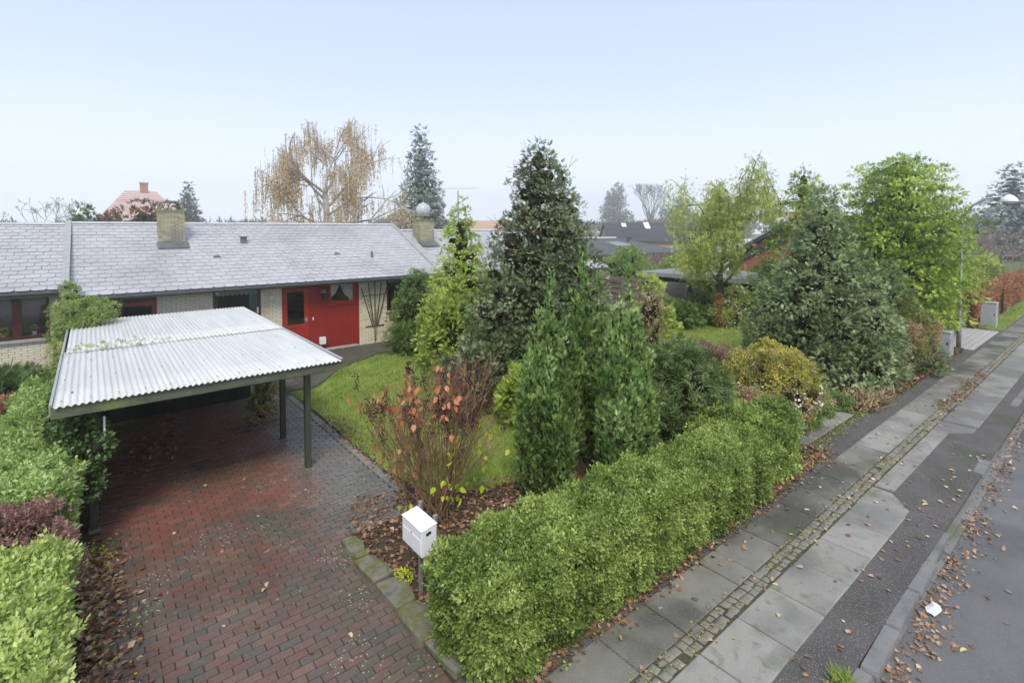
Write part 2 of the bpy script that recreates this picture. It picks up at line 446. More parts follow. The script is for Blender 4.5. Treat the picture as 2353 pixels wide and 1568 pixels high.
M_fence = surf('weathered_board', [(0.13, 0.105, 0.085), (0.24, 0.20, 0.17)], rough=0.9, nscale=5, tint=0.5, bump=0.4, stretch=(1, 1, 4))
M_cabg = surf('cabinet_grey', [(0.34, 0.355, 0.37), (0.42, 0.435, 0.45)], rough=0.5, nscale=2, bump=0.05)
M_cabd = surf('weathered_cabinet_grey', [(0.26, 0.28, 0.28), (0.38, 0.40, 0.40)], rough=0.75, nscale=4, bump=0.2)
M_stone = surf('mossy_stone', [(0.10, 0.095, 0.075), (0.19, 0.18, 0.15), (0.12, 0.13, 0.04), (0.24, 0.23, 0.20)], rough=0.9, nscale=5, tint=0.25, bump=0.8, bscale=25)
M_yellow = surf('yellow_thing', [(0.7, 0.42, 0.03), (0.8, 0.5, 0.05)], rough=0.6, nscale=5, bump=0)
M_soap = surf('soap_yellow', [(0.45, 0.48, 0.16), (0.55, 0.58, 0.22)], rough=0.3, nscale=5, bump=0)
M_mint = surf('green_plastic', [(0.03, 0.26, 0.14), (0.05, 0.32, 0.18)], rough=0.4, nscale=5, bump=0)
M_path = surf('damp_path', [(0.06, 0.06, 0.045), (0.11, 0.105, 0.08)], rough=0.8, nscale=2, bump=0.5, bscale=30)
M_straw = surf('straw', [(0.30, 0.22, 0.12), (0.46, 0.36, 0.22)], rough=0.9, nscale=8, bump=0)
M_paper = surf('wet_paper', [(0.62, 0.62, 0.62), (0.75, 0.75, 0.75)], rough=0.7, nscale=8, bump=0.4)
M_gravel = surf('grey_driveway', [(0.36, 0.35, 0.34), (0.46, 0.45, 0.44)], rough=0.8, nscale=5, tint=0.4, bump=0.3)

# foliage colours (each plant its own palette)
L_privet = leafmat('privet_leaf', [(0.04, 0.07, 0.018), (0.15, 0.215, 0.05), (0.31, 0.385, 0.11), (0.52, 0.55, 0.21)], [0, .38, .75, 1], rough=0.42, trans=0.28)
L_privetY = leafmat('yellow_privet_leaf', [(0.09, 0.14, 0.03), (0.24, 0.32, 0.075), (0.40, 0.47, 0.17), (0.54, 0.56, 0.26)], [0, .35, .75, 1], rough=0.42)
L_lefth = leafmat('left_hedge_leaf', [(0.045, 0.085, 0.02), (0.15, 0.235, 0.06), (0.29, 0.39, 0.13), (0.48, 0.56, 0.26)], [0, .35, .75, 1], rough=0.38, spec=0.5)
L_plum = leafmat('plum_leaf', [(0.10, 0.045, 0.045), (0.22, 0.115, 0.10), (0.34, 0.22, 0.18), (0.3, 0.28, 0.10)], rough=0.6)
L_cyp = leafmat('cypress_spray', [(0.028, 0.055, 0.014), (0.10, 0.175, 0.04), (0.22, 0.325, 0.10), (0.38, 0.49, 0.22)], [0, .4, .75, 1], rough=0.6)
L_cone = leafmat('sawara_spray', [(0.035, 0.055, 0.02), (0.115, 0.16, 0.06), (0.25, 0.315, 0.15), (0.44, 0.51, 0.32)], [0, .38, .72, 1], rough=0.6)
L_gold = leafmat('golden_conifer', [(0.04, 0.075, 0.015), (0.145, 0.235, 0.035), (0.31, 0.41, 0.07), (0.50, 0.58, 0.13)], [0, .35, .7, 1], rough=0.55)
L_lime = leafmat('lime_conifer', [(0.07, 0.11, 0.02), (0.20, 0.28, 0.05), (0.38, 0.46, 0.10), (0.52, 0.58, 0.17)], [0, .3, .7, 1], rough=0.55)
L_dark = leafmat('dark_conifer', [(0.025, 0.04, 0.015), (0.085, 0.12, 0.045), (0.20, 0.25, 0.12), (0.42, 0.47, 0.33)], [0, .4, .75, 1], rough=0.6)
L_seed = leafmat('clematis_seedhead', [(0.28, 0.21, 0.18), (0.42, 0.34, 0.31), (0.5, 0.43, 0.40)], rough=0.9)
L_yew = leafmat('yew_leaf', [(0.05, 0.085, 0.02), (0.11, 0.18, 0.045), (0.20, 0.29, 0.08)], rough=0.6)
L_blue = leafmat('blue_spruce', [(0.11, 0.14, 0.12), (0.20, 0.24, 0.21), (0.38, 0.43, 0.39)], rough=0.7)
L_birch = leafmat('birch_leaf', [(0.42, 0.30, 0.16), (0.56, 0.42, 0.25), (0.64, 0.53, 0.38)], rough=0.8, trans=0.4)
L_willow = leafmat('willow_leaf', [(0.14, 0.17, 0.035), (0.31, 0.35, 0.09), (0.47, 0.51, 0.17)], rough=0.6, trans=0.35)
L_rhodo = leafmat('long_green_leaf', [(0.035, 0.06, 0.02), (0.10, 0.15, 0.045), (0.23, 0.29, 0.12), (0.50, 0.54, 0.36)], [0, .4, .78, 1], rough=0.35, spec=0.5)
L_yel = leafmat('yellow_shrub_leaf', [(0.09, 0.10, 0.03), (0.24, 0.23, 0.05), (0.50, 0.45, 0.10), (0.40, 0.28, 0.10)], rough=0.6)
L_berry = leafmat('snowberry', [(0.72, 0.72, 0.68), (0.82, 0.82, 0.78)], rough=0.5, trans=0.1)
L_brown = leafmat('purple_brown_leaf', [(0.07, 0.045, 0.035), (0.17, 0.11, 0.08), (0.27, 0.19, 0.14)], rough=0.6)
L_mixed = leafmat('berberis_leaf', [(0.08, 0.11, 0.03), (0.20, 0.24, 0.06), (0.33, 0.24, 0.13), (0.40, 0.28, 0.20)], rough=0.6)
L_beech = leafmat('beech_leaf', [(0.17, 0.075, 0.035), (0.30, 0.14, 0.07), (0.38, 0.22, 0.12)], rough=0.6)
L_bushg = leafmat('bright_bush_leaf', [(0.09, 0.15, 0.03), (0.19, 0.28, 0.07), (0.31, 0.40, 0.13)], rough=0.5)
L_grass = leafmat('grass_blade', [(0.09, 0.13, 0.02), (0.21, 0.29, 0.055), (0.36, 0.43, 0.12), (0.40, 0.37, 0.18)], [0, .4, .85, 1], rough=0.5, trans=0.3, nscale=0.9, nz=0.45)
L_litter = leafmat('fallen_leaf', [(0.05, 0.03, 0.02), (0.14, 0.075, 0.042), (0.26, 0.145, 0.08), (0.38, 0.26, 0.16), (0.50, 0.43, 0.22)], [0, .3, .6, .85, 1], rough=0.35, spec=0.6, nz=0.1, trans=0.1)
L_moss = leafmat('moss', [(0.11, 0.12, 0.03), (0.22, 0.24, 0.05), (0.28, 0.22, 0.10)], rough=0.9)
L_ivy = leafmat('ivy_leaf', [(0.03, 0.055, 0.015), (0.075, 0.13, 0.04), (0.16, 0.23, 0.10)], rough=0.35, spec=0.5)
L_climb = leafmat('climber_leaf', [(0.06, 0.10, 0.025), (0.17, 0.24, 0.06), (0.33, 0.38, 0.13), (0.40, 0.31, 0.22)], [0, .45, .85, 1], rough=0.5)
L_orange = leafmat('orange_leaf', [(0.26, 0.075, 0.035), (0.42, 0.16, 0.065), (0.48, 0.27, 0.17)], rough=0.45, nz=0.1)
L_ygreen = leafmat('yellow_green_leaf', [(0.30, 0.42, 0.03), (0.48, 0.52, 0.06), (0.55, 0.40, 0.05)], rough=0.45, nz=0.1, trans=0.4)
L_black = leafmat('withered_panicle', [(0.025, 0.012, 0.014), (0.06, 0.03, 0.03)], rough=0.8, nz=0.1, trans=0.05)
L_heath = leafmat('juniper_green', [(0.05, 0.08, 0.03), (0.11, 0.17, 0.065), (0.21, 0.28, 0.13)], rough=0.7)
L_far = leafmat('far_tree_leaf', [(0.12, 0.10, 0.08), (0.2, 0.17, 0.13)], rough=0.9)
L_fard = leafmat('far_conifer_leaf', [(0.03, 0.05, 0.04), (0.07, 0.10, 0.08)], rough=0.9)
L_rust = leafmat('rusty_shrub_leaf', [(0.10, 0.06, 0.03), (0.2, 0.13, 0.07)], rough=0.9)

# ------------------------------------------------------------------ mesh building
def make_mesh(name, V, F, tint=None, smooth=False):
    """V (n,3) array, F (m,k) array of equal sized faces"""
    me = bpy.data.meshes.new(name)
    V = np.asarray(V, dtype=np.float32); F = np.asarray(F, dtype=np.int32)
    k = F.shape[1]
    me.vertices.add(len(V)); me.vertices.foreach_set('co', V.ravel())
    me.loops.add(F.size); me.loops.foreach_set('vertex_index', F.ravel())
    me.polygons.add(len(F))
    me.polygons.foreach_set('loop_start', np.arange(0, F.size, k, dtype=np.int32))
    me.polygons.foreach_set('use_smooth', np.full(len(F), bool(smooth)))
    if tint is not None:
        a = me.attributes.new('tint', 'FLOAT', 'POINT')
        a.data.foreach_set('value', np.asarray(tint, dtype=np.float32))
    me.update(calc_edges=True)
    return me


class MB:
    """collects boxes, bars, tubes (mixed polygons) -> ONE mesh object"""
    def __init__(s): s.v = []; s.f = []; s.t = []

    def add(s, vs, fs, t=0.5):
        n = len(s.v); s.v += [tuple(map(float, p)) for p in vs]; s.f += [tuple(i + n for i in f) for f in fs]; s.t += [t] * len(vs)
        return s

    def box(s, x0, x1, y0, y1, z0, z1, t=0.5):
        return s.add([(x0, y0, z0), (x1, y0, z0), (x1, y1, z0), (x0, y1, z0), (x0, y0, z1), (x1, y0, z1), (x1, y1, z1), (x0, y1, z1)],
                     [(0, 3, 2, 1), (4, 5, 6, 7), (0, 1, 5, 4), (1, 2, 6, 5), (2, 3, 7, 6), (3, 0, 4, 7)], t)

    def hexa(s, p, t=0.5):
        return s.add(p, [(0, 3, 2, 1), (4, 5, 6, 7), (0, 1, 5, 4), (1, 2, 6, 5), (2, 3, 7, 6), (3, 0, 4, 7)], t)

    def bar(s, a, b, w, h, t=0.5, up=(0, 0, 1)):
        a = Vector(a); b = Vector(b); d = (b - a).normalized(); u = Vector(up)
        if abs(d.dot(u)) > 0.98: u = Vector((0, 1, 0))
        x = d.cross(u).normalized() * w / 2; y = x.cross(d).normalized() * h / 2
        return s.hexa([a - x - y, a + x - y, b + x - y, b - x - y, a - x + y, a + x + y, b + x + y, b - x + y], t)

    def tube(s, pts, rad, n=8, t=0.5, caps=True):
        pts = [Vector(p) for p in pts]; rings = []
        if not isinstance(rad, (list, tuple)): rad = [rad] * len(pts)
        for i, p in enumerate(pts):
            d = (pts[min(i + 1, len(pts) - 1)] - pts[max(i - 1, 0)]).normalized()
            u = Vector((0, 0, 1)) if abs(d.z) < 0.9 else Vector((1, 0, 0))
            x = d.cross(u).normalized(); y = x.cross(d)
            rings.append([p + (x * math.cos(2 * math.pi * k / n) + y * math.sin(2 * math.pi * k / n)) * rad[i] for k in range(n)])
        vs = [q for r_ in rings for q in r_]; fs = []
        for i in range(len(pts) - 1):
            for k in range(n):
                fs.append((i * n + k, i * n + (k + 1) % n, (i + 1) * n + (k + 1) % n, (i + 1) * n + k))
        if caps:
            fs.append(tuple(range(n))[::-1]); fs.append(tuple(range((len(pts) - 1) * n, len(pts) * n)))
        return s.add(vs, fs, t)

    def lathe(s, c, prof, n=16, t=0.5):
        vs = []; fs = []
        for (r_, z) in prof:
            vs += [(c[0] + r_ * math.cos(2 * math.pi * k / n), c[1] + r_ * math.sin(2 * math.pi * k / n), c[2] + z) for k in range(n)]
        for i in range(len(prof) - 1):
            for k in range(n):
                fs.append((i * n + k, i * n + (k + 1) % n, (i + 1) * n + (k + 1) % n, (i + 1) * n + k))
        return s.add(vs, fs, t)

    def prism(s, poly, axis, a, b, t=0.5):
        """poly: list of 2D points; axis 'x','y','z' extruded from a to b"""
        def P(p, h): return {'x': (h, p[0], p[1]), 'y': (p[0], h, p[1]), 'z': (p[0], p[1], h)}[axis]
        n = len(poly)
        vs = [P(p, a) for p in poly] + [P(p, b) for p in poly]
        fs = [tuple(range(n))[::-1], tuple(range(n, 2 * n))] + [(i, (i + 1) % n, n + (i + 1) % n, n + i) for i in range(n)]
        return s.add(vs, fs, t)

    def build(s, name, mat, parent=None, smooth=False, bevel=0):
        me = bpy.data.meshes.new(name)
        me.from_pydata(s.v, [], s.f)
        a = me.attributes.new('tint', 'FLOAT', 'POINT'); a.data.foreach_set('value', np.array(s.t, dtype=np.float32))
        me.materials.append(mat)
        if smooth: me.shade_smooth()
        me.update()
        o = bpy.data.objects.new(name, me)
        link(o, parent)
        if bevel:
            bm = o.modifiers.new('edge', 'BEVEL'); bm.width = bevel; bm.segments = 2; bm.limit_method = 'ANGLE'
        return o


def struct(name, mb, mat, smooth=False):
    o = mb.build(name, mat, None, smooth)
    o['kind'] = 'structure'
    return o


class Acc:
    """numpy accumulator of many small faces of the same size"""
    def __init__(s): s.V = []; s.F = []; s.T = []; s.n = 0

    def add(s, V, F, T):
        s.V.append(V); s.F.append(F + s.n); s.T.append(T); s.n += len(V)

    def build(s, name, mat, parent=None, kind=None):
        me = make_mesh(name, np.concatenate(s.V), np.concatenate(s.F), np.clip(np.concatenate(s.T), 0, 1))
        me.materials.append(mat)
        o = bpy.data.objects.new(name, me)
        link(o, parent)
        if kind: o['kind'] = kind
        return o


def nrm(a): return a / (np.linalg.norm(a, axis=-1, keepdims=True) + 1e-9)


def place(acc, tmpl, P, Fd, Nn, S, T, jit=0.12):
    """copy a small leaf/spray template to many places"""
    tv, tf, lid = tmpl
    N = len(P)
    if N == 0: return
    x = nrm(Fd)
    z = Nn - (Nn * x).sum(1, keepdims=True) * x
    z = nrm(z); y = np.cross(z, x)
    S = np.asarray(S)
    if S.ndim == 1: S = np.repeat(S[:, None], 3, 1)
    V = P[:, None, :] + tv[None, :, 0:1] * (x * S[:, 0:1])[:, None] + tv[None, :, 1:2] * (y * S[:, 1:2])[:, None] + tv[None, :, 2:3] * (z * S[:, 2:3])[:, None]
    Fc = (tf[None] + (np.arange(N) * len(tv))[:, None, None]).reshape(-1, tf.shape[1])
    nl = lid.max() + 1
    lj = (rng.random((N, nl)) - 0.5) * 2 * jit
    TT = T[:, None] + lj[:, lid]
    acc.add(V.reshape(-1, 3), Fc, TT.ravel())


def tmpl_from(leaves):
    """leaves: list of (base, direction, length, width, droop) flat in local space -> rhombic leaf quads"""
    V = []; F = []; I = []
    for i, (b, d, ln, w, cup) in enumerate(leaves):
        b = np.array(b, float); d = nrm(np.array(d, float)); s_ = nrm(np.cross([0, 0, 1.], d))
        n_ = np.cross(d, s_)
        V += [b, b + d * ln * 0.45 + s_ * w / 2 + n_ * cup, b + d * ln, b + d * ln * 0.45 - s_ * w / 2 + n_ * cup]
        F.append([4 * i, 4 * i + 1, 4 * i + 2, 4 * i + 3]); I += [i] * 4
    return np.array(V), np.array(F), np.array(I)


def tri_from(leaves):
    V = []; F = []; I = []
    for i, (b, d, ln, w, cup) in enumerate(leaves):
        b = np.array(b, float); d = nrm(np.array(d, float)); s_ = nrm(np.cross([0, 0, 1.], d))
        V += [b - s_ * w * .6, b + s_ * w * .6 + d * ln * .18, b + d * ln]
        F.append([3 * i, 3 * i + 1, 3 * i + 2]); I += [i] * 3
    return np.array(V), np.array(F), np.array(I)


T_leaf = tmpl_from([((0, 0, 0), (1, 0, 0), 1, 0.55, 0.06)])
T_leafw = tmpl_from([((0, 0, 0), (1, 0, 0), 1, 0.8, 0.10)])
T_sprig = tmpl_from([((0, 0, 0), (0.35, 0.9, 0.25), .42, .27, .03), ((0.05, 0, 0), (0.35, -0.9, -0.1), .42, .27, .03), ((.2, 0, 0), (0.4, 0.1, 0.9), .38, .25, .03),
                     ((.35, 0, 0), (0.6, 0.75, -0.2), .40, .25, .03), ((.5, 0, 0), (0.9, -0.4, 0.35), .42, .25, .03)])
T_long = tmpl_from([((0, 0, 0), (0.6, 0.8, -0.1), .62, .13, .02), ((0.02, 0, 0), (0.55, -0.85, -0.1), .62, .13, .02),
                    ((.12, 0, 0), (0.95, 0.4, 0.05), .7, .14, .02), ((.12, 0, 0), (0.95, -0.45, 0.05), .7, .14, .02), ((.2, 0, 0.03), (1, 0.0, 0.2), .75, .14, .02)])
T_fan = tri_from([((0, 0, 0), (1, 0, 0), 1.0, .13, 0.0), ((.15, 0, 0), (.8, .6, -.05), .55, .13, 0), ((.2, 0, 0), (.8, -.6, -.05), .55, .13, 0),
                   ((.42, 0, 0), (.85, .52, -.03), .42, .12, 0), ((.46, 0, 0), (.85, -.52, -.03), .42, .12, 0), ((.68, 0, 0), (.9, .45, 0), .28, .10, 0), ((.7, 0, 0), (.9, -.45, 0), .28, .10, 0)])
T_fan4 = tri_from([((0, 0, 0), (1, 0, 0), 1.0, .22, 0.0), ((.1, 0, 0), (.8, .6, -.05), .6, .2, 0), ((.15, 0, 0), (.8, -.6, -.05), .6, .2, 0), ((.45, 0, 0), (.88, .45, 0), .4, .16, 0)])
T_tuft = tri_from([((0, 0, 0), (1, 0, 0), 1.0, .10, 0.02), ((0, 0, 0), (.8, .6, .2), .8, .09, 0.02), ((0, 0, 0), (.8, -.5, .3), .8, .09, 0.02), ((0, 0, 0), (.9, .1, -.4), .75, .09, .02)])
T_star = tmpl_from([((0, 0, 0), (math.cos(a), math.sin(a), 0.3 * (k % 2)), .5, .3, .02) for k, a in enumerate(np.linspace(0, 2 * math.pi, 5)[:-1])])
T_blade = (np.array([(0, -.06, 0), (0, .06, 0), (1, 0, 0)]), np.array([[0, 1, 2]]), np.array([0, 0, 0]))
_o = np.array([(1, 0, 0), (0, 1, 0), (-1, 0, 0), (0, -1, 0), (0, 0, 1), (0, 0, -1)], float)
T_octa = (_o, np.array([(0, 1, 4), (1, 2, 4), (2, 3, 4), (3, 0, 4), (1, 0, 5), (2, 1, 5), (3, 2, 5), (0, 3, 5)]), np.zeros(6, int))


def icos(sub=1):
    t = (1 + 5 ** .5) / 2
    v = [(-1, t, 0), (1, t, 0), (-1, -t, 0), (1, -t, 0), (0, -1, t), (0, 1, t), (0, -1, -t), (0, 1, -t), (t, 0, -1), (t, 0, 1), (-t, 0, -1), (-t, 0, 1)]
    f = [(0, 11, 5), (0, 5, 1), (0, 1, 7), (0, 7, 10), (0, 10, 11), (1, 5, 9), (5, 11, 4), (11, 10, 2), (10, 7, 6), (7, 1, 8), (3, 9, 4), (3, 4, 2), (3, 2, 6), (3, 6, 8), (3, 8, 9), (4, 9, 5), (2, 4, 11), (6, 2, 10), (8, 6, 7), (9, 8, 1)]
    v = [list(nrm(np.array(p, float))) for p in v]
    for _ in range(sub):
        c = {}; nf = []
        def mid(a, b):
            k = (min(a, b), max(a, b))
            if k not in c:
                v.append(list(nrm((np.array(v[a]) + np.array(v[b])) / 2))); c[k] = len(v) - 1
            return c[k]
        for a, b, d in f:
            x, y, z = mid(a, b), mid(b, d), mid(d, a)
            nf += [(a, x, z), (b, y, x), (d, z, y), (x, y, z)]
        f = nf
    return np.array(v), np.array(f)


ICO1 = icos(1)
ICO0 = icos(0)


def vnoise(P, s, seed=0):
    """cheap smooth 3D noise in -1..1 from sines"""
    r_ = np.random.default_rng(seed)
    out = 0
    for k in range(5):
        w = r_.normal(size=3) * s * (1.0 + 0.55 * k); ph = r_.random() * 6.28
        out = out + np.sin(P @ w + ph) / (1 + 0.6 * k)
    return out / 2.2


CAMP = np.array([0, 0, CAMH])


def crown(acc, blobs, n, tmpl, size, bias=(0, 0, .3), nw=1.0, rnd=.45, depth=(.8, 1.06), zmin=.03, tvar=.18, up=0.4, cull=.55, jit=.12, sz=(0.75, 1.3), keep=.82, clump=None, ctv=.12, cbias=(0, 0, .3), cst=(1, 1, 1)):
    """sprays spread over the surface of overlapping lobes; blobs rows: cx cy cz rx ry rz tint"""
    B = np.asarray(blobs, float)
    area = (B[:, 3] * B[:, 4] + B[:, 4] * B[:, 5] + B[:, 3] * B[:, 5])
    idx = rng.choice(len(B), size=int(n), p=area / area.sum())
    d = nrm(rng.normal(size=(len(idx), 3)))
    rad = rng.uniform(depth[0], depth[1], len(idx))
    if clump:
        kk, cs = clump
        bank = nrm(rng.normal(size=(len(B), kk, 3)))
        rs_ = cs * rng.uniform(.6, 1.35, (len(B), kk))
        tb = rng.normal(size=(len(B), kk)) * ctv
        j = rng.integers(kk, size=len(idx))
        d0 = bank[idx, j]
        C = B[idx, :3] + d0 * B[idx, 3:6]
        n0 = nrm(d0 / B[idx, 3:6])
        d = nrm(d + n0 * .7 + np.array(cbias))
        sr = rs_[idx, j] * (B[idx, 3] + B[idx, 5]) / 2
        P = C + d * sr[:, None] * np.array(cst)
        nn = d
        ctint = tb[idx, j]
        pl = rng.random(len(idx)) < .42
        dd_ = nrm(rng.normal(size=(len(idx), 3)))
        P = np.where(pl[:, None], B[idx, :3] + dd_ * B[idx, 3:6] * rad[:, None] * .97, P)
        nn = np.where(pl[:, None], nrm(dd_ / B[idx, 3:6]), nn)
    else:
        P = B[idx, :3] + d * B[idx, 3:6] * rad[:, None]
        nn = nrm(d / B[idx, 3:6])
        ctint = np.zeros(len(idx))
    ok = P[:, 2] > zmin
    tocam = nrm(CAMP - P)
    back = (nn * tocam).sum(1) < -0.25
    ok &= ~(back & (rng.random(len(P)) < cull))
    P, nn, idx, rad, ctint = P[ok], nn[ok], idx[ok], rad[ok], ctint[ok]
    if len(B) < 400:
        inside = np.zeros(len(P), bool)
        for k in range(len(B)):
            q = (P - B[k, :3]) / B[k, 3:6]
            inside |= ((q * q).sum(1) < keep * keep) & (idx != k)
        P, nn, idx, ctint = P[~inside], nn[~inside], idx[~inside], ctint[~inside]
    Fd = nn * nw + np.array(bias) + rng.normal(size=P.shape) * rnd
    Nn = nn * (1 - up) + np.array([0, 0, up]) + rng.normal(size=P.shape) * .25
    S = size * rng.uniform(sz[0], sz[1], len(P))
    T = B[idx, 6] + ctint + rng.normal(size=len(P)) * tvar
    place(acc, tmpl, P, Fd, Nn, S, T, jit)


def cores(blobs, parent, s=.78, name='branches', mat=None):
    """solid dark lobes added inside the plant to close gaps and block light"""
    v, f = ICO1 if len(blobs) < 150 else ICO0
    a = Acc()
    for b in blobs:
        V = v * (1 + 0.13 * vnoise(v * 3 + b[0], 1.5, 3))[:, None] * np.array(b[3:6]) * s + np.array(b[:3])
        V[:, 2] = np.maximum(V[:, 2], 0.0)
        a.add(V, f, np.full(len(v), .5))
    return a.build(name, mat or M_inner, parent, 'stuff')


def cone_blobs(x, y, z0, z1, rad, rings=9, per=8, prof=1.0, lobe=.36, flat=.62, droop=0.0, tint=(.35, .7), seed=1, lean=(0, 0), fill=.55, base=.0, irr=.14):
    r_ = np.random.default_rng(seed)
    B = []
    H_ = z1 - z0
    for i in range(rings):
        h = (i + .35) / rings
        z = z0 + H_ * h
        prf = (1 - h) ** prof * (1 - base * max(0, .25 - h) * 4)
        rr = rad * prf
        k = max(3, int(per * (.35 + prf)))
        for j in range(k):
            a = 2 * math.pi * (j + r_.random() * .7 + .5 * (i % 2)) / k
            lr = rad * lobe * (.45 + .75 * prf) * r_.uniform(.75, 1.25)
            d = max(rr - lr * .55, 0) * r_.uniform(1 - irr, 1 + irr * .9)
            B.append((x + lean[0] * h + d * math.cos(a), y + lean[1] * h + d * math.sin(a), z - droop * d + r_.uniform(-.3, .3) * H_ / rings, lr, lr, lr * flat, r_.uniform(*tint)))
        if rr > rad * .2:
            B.append((x + lean[0] * h, y + lean[1] * h, z, rr * fill + .05, rr * fill + .05, H_ / rings * .9, .3))
    B.append((x + lean[0], y + lean[1], z1 - H_ * .05, rad * .12, rad * .12, H_ * .09, r_.uniform(*tint)))
    return B


def ball_blobs(x, y, z0, z1, rx, ry, k=26, lobe=.34, tint=(.2, .8), seed=1, pw=1.0):
    r_ = np.random.default_rng(seed)
    cz = z0 + (z1 - z0) * .42; rz = z1 - cz
    B = [(x, y, cz, rx * .72, ry * .72, rz * .78, .3)]
    for _ in range(k):
        a = r_.random() * 2 * math.pi; e = math.asin(r_.uniform(-.55, 1))
        lr = lobe * r_.uniform(.7, 1.3)
        B.append((x + math.cos(a) * math.cos(e) * rx * (1 - lobe * .7), y + math.sin(a) * math.cos(e) * ry * (1 - lobe * .7), max(cz + math.sin(e) * rz * (1 - lobe * .7), z0 + .1),
                  lr * rx, lr * ry, lr * rz, r_.uniform(*tint)))
    return B


def plant(name, label, cat, x, y, blobs, n, tmpl, size, mat, group=None, trunk=None, core=.78, **kw):
    t = thing(name, label, cat, (x, y, 0), group)
    if 'clump' not in kw and n > 1500 and cat in ('shrub', 'climber', 'conifer'):
        kw['clump'] = (8, .5); core = core and min(core, .54)
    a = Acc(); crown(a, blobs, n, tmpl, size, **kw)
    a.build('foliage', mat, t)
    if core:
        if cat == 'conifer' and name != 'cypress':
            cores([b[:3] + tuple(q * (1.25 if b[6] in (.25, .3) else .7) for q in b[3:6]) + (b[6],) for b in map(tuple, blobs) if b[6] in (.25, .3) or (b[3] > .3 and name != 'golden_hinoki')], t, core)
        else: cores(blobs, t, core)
    if trunk:
        MB().tube([(x, y, -.05), (x, y, trunk[0] * .5), (x, y, trunk[0])], [trunk[1] * 1.25, trunk[1], trunk[1] * .4], 8).build('trunk', M_bark, t, True)
    return t


def grow(base, d, length, r0, levels, rs, split=(2, 3), spread=.5, upb=.15, shrink=.72, segs=4, wob=.12, minr=.004, side=0):
    """recursive branches -> list of (p0,p1,r0,r1), tips list of (point, direction, level)"""
    S = []; tips = []

    def rec(p, d, ln, r_, lv):
        pts = p
        for i in range(segs):
            d = nrm(d + rs.normal(size=3) * wob + np.array([0, 0, upb * .3]))
            q = pts + d * ln / segs
            ra = r_ * (1 - .45 * i / segs); rb = r_ * (1 - .45 * (i + 1) / segs)
            S.append((pts, q, max(ra, minr), max(rb, minr)))
            pts = q
            if lv > 0 and side and i >= 1 and rs.random() < side:
                dd = nrm(d + rs.normal(size=3) * spread * 1.3)
                rec(pts, dd, ln * shrink * rs.uniform(.5, .9), rb * .6, lv - 1)
            if lv <= 1: tips.append((q, d, lv))
        if lv > 0:
            for _ in range(rs.integers(split[0], split[1] + 1)):
                dd = nrm(d + rs.normal(size=3) * spread + np.array([0, 0, upb]))
                rec(pts, dd, ln * shrink * rs.uniform(.75, 1.2), r_ * .58, lv - 1)
    rec(np.array(base, float), nrm(np.array(d, float)), length, r0, levels)
    return S, tips


def segs_mesh(S, name, mat, parent, sides=4):
    p0 = np.array([s[0] for s in S]); p1 = np.array([s[1] for s in S])
    r0 = np.array([s[2] for s in S]); r1 = np.array([s[3] for s in S])
    d = nrm(p1 - p0)
    ref = np.where(np.abs(d[:, 2:3]) < .9, np.array([[0, 0, 1.]]), np.array([[1., 0, 0]]))
    x = nrm(np.cross(d, ref)); y = np.cross(x, d)
    V = []
    for (p, r_) in ((p0, r0), (p1, r1)):
        for k in range(sides):
            a = 2 * math.pi * k / sides
            V.append(p + (x * math.cos(a) + y * math.sin(a)) * r_[:, None])
    V = np.stack(V, 1)
    F = np.array([(k, (k + 1) % sides, sides + (k + 1) % sides, sides + k) for k in range(sides)])
    a = Acc()
    a.add(V.reshape(-1, 3), (F[None] + (np.arange(len(S)) * 2 * sides)[:, None, None]).reshape(-1, 4), np.full(len(S) * 2 * sides, .5))
    return a.build(name, mat, parent)


# ------------------------------------------------------------------ repeated pieces
def chamfer_box(c=.06):
    """unit box (x,y,z in 0..1) with chamfered top edge"""
    v = [(0, 0, 0), (1, 0, 0), (1, 1, 0), (0, 1, 0), (0, 0, .8), (1, 0, .8), (1, 1, .8), (0, 1, .8), (c, c * 2, 1), (1 - c, c * 2, 1), (1 - c, 1 - c * 2, 1), (c, 1 - c * 2, 1)]
    f = [(0, 1, 5, 4), (1, 2, 6, 5), (2, 3, 7, 6), (3, 0, 4, 7), (4, 5, 9, 8), (5, 6, 10, 9), (6, 7, 11, 10), (7, 4, 8, 11), (8, 9, 10, 11)]
    return np.array(v, float), np.array(f)


BOXT = (np.array([(0, 0, 0), (1, 0, 0), (1, 1, 0), (0, 1, 0), (0, 0, 1), (1, 0, 1), (1, 1, 1), (0, 1, 1)], float),
        np.array([(0, 3, 2, 1), (4, 5, 6, 7), (0, 1, 5, 4), (1, 2, 6, 5), (2, 3, 7, 6), (3, 0, 4, 7)]))


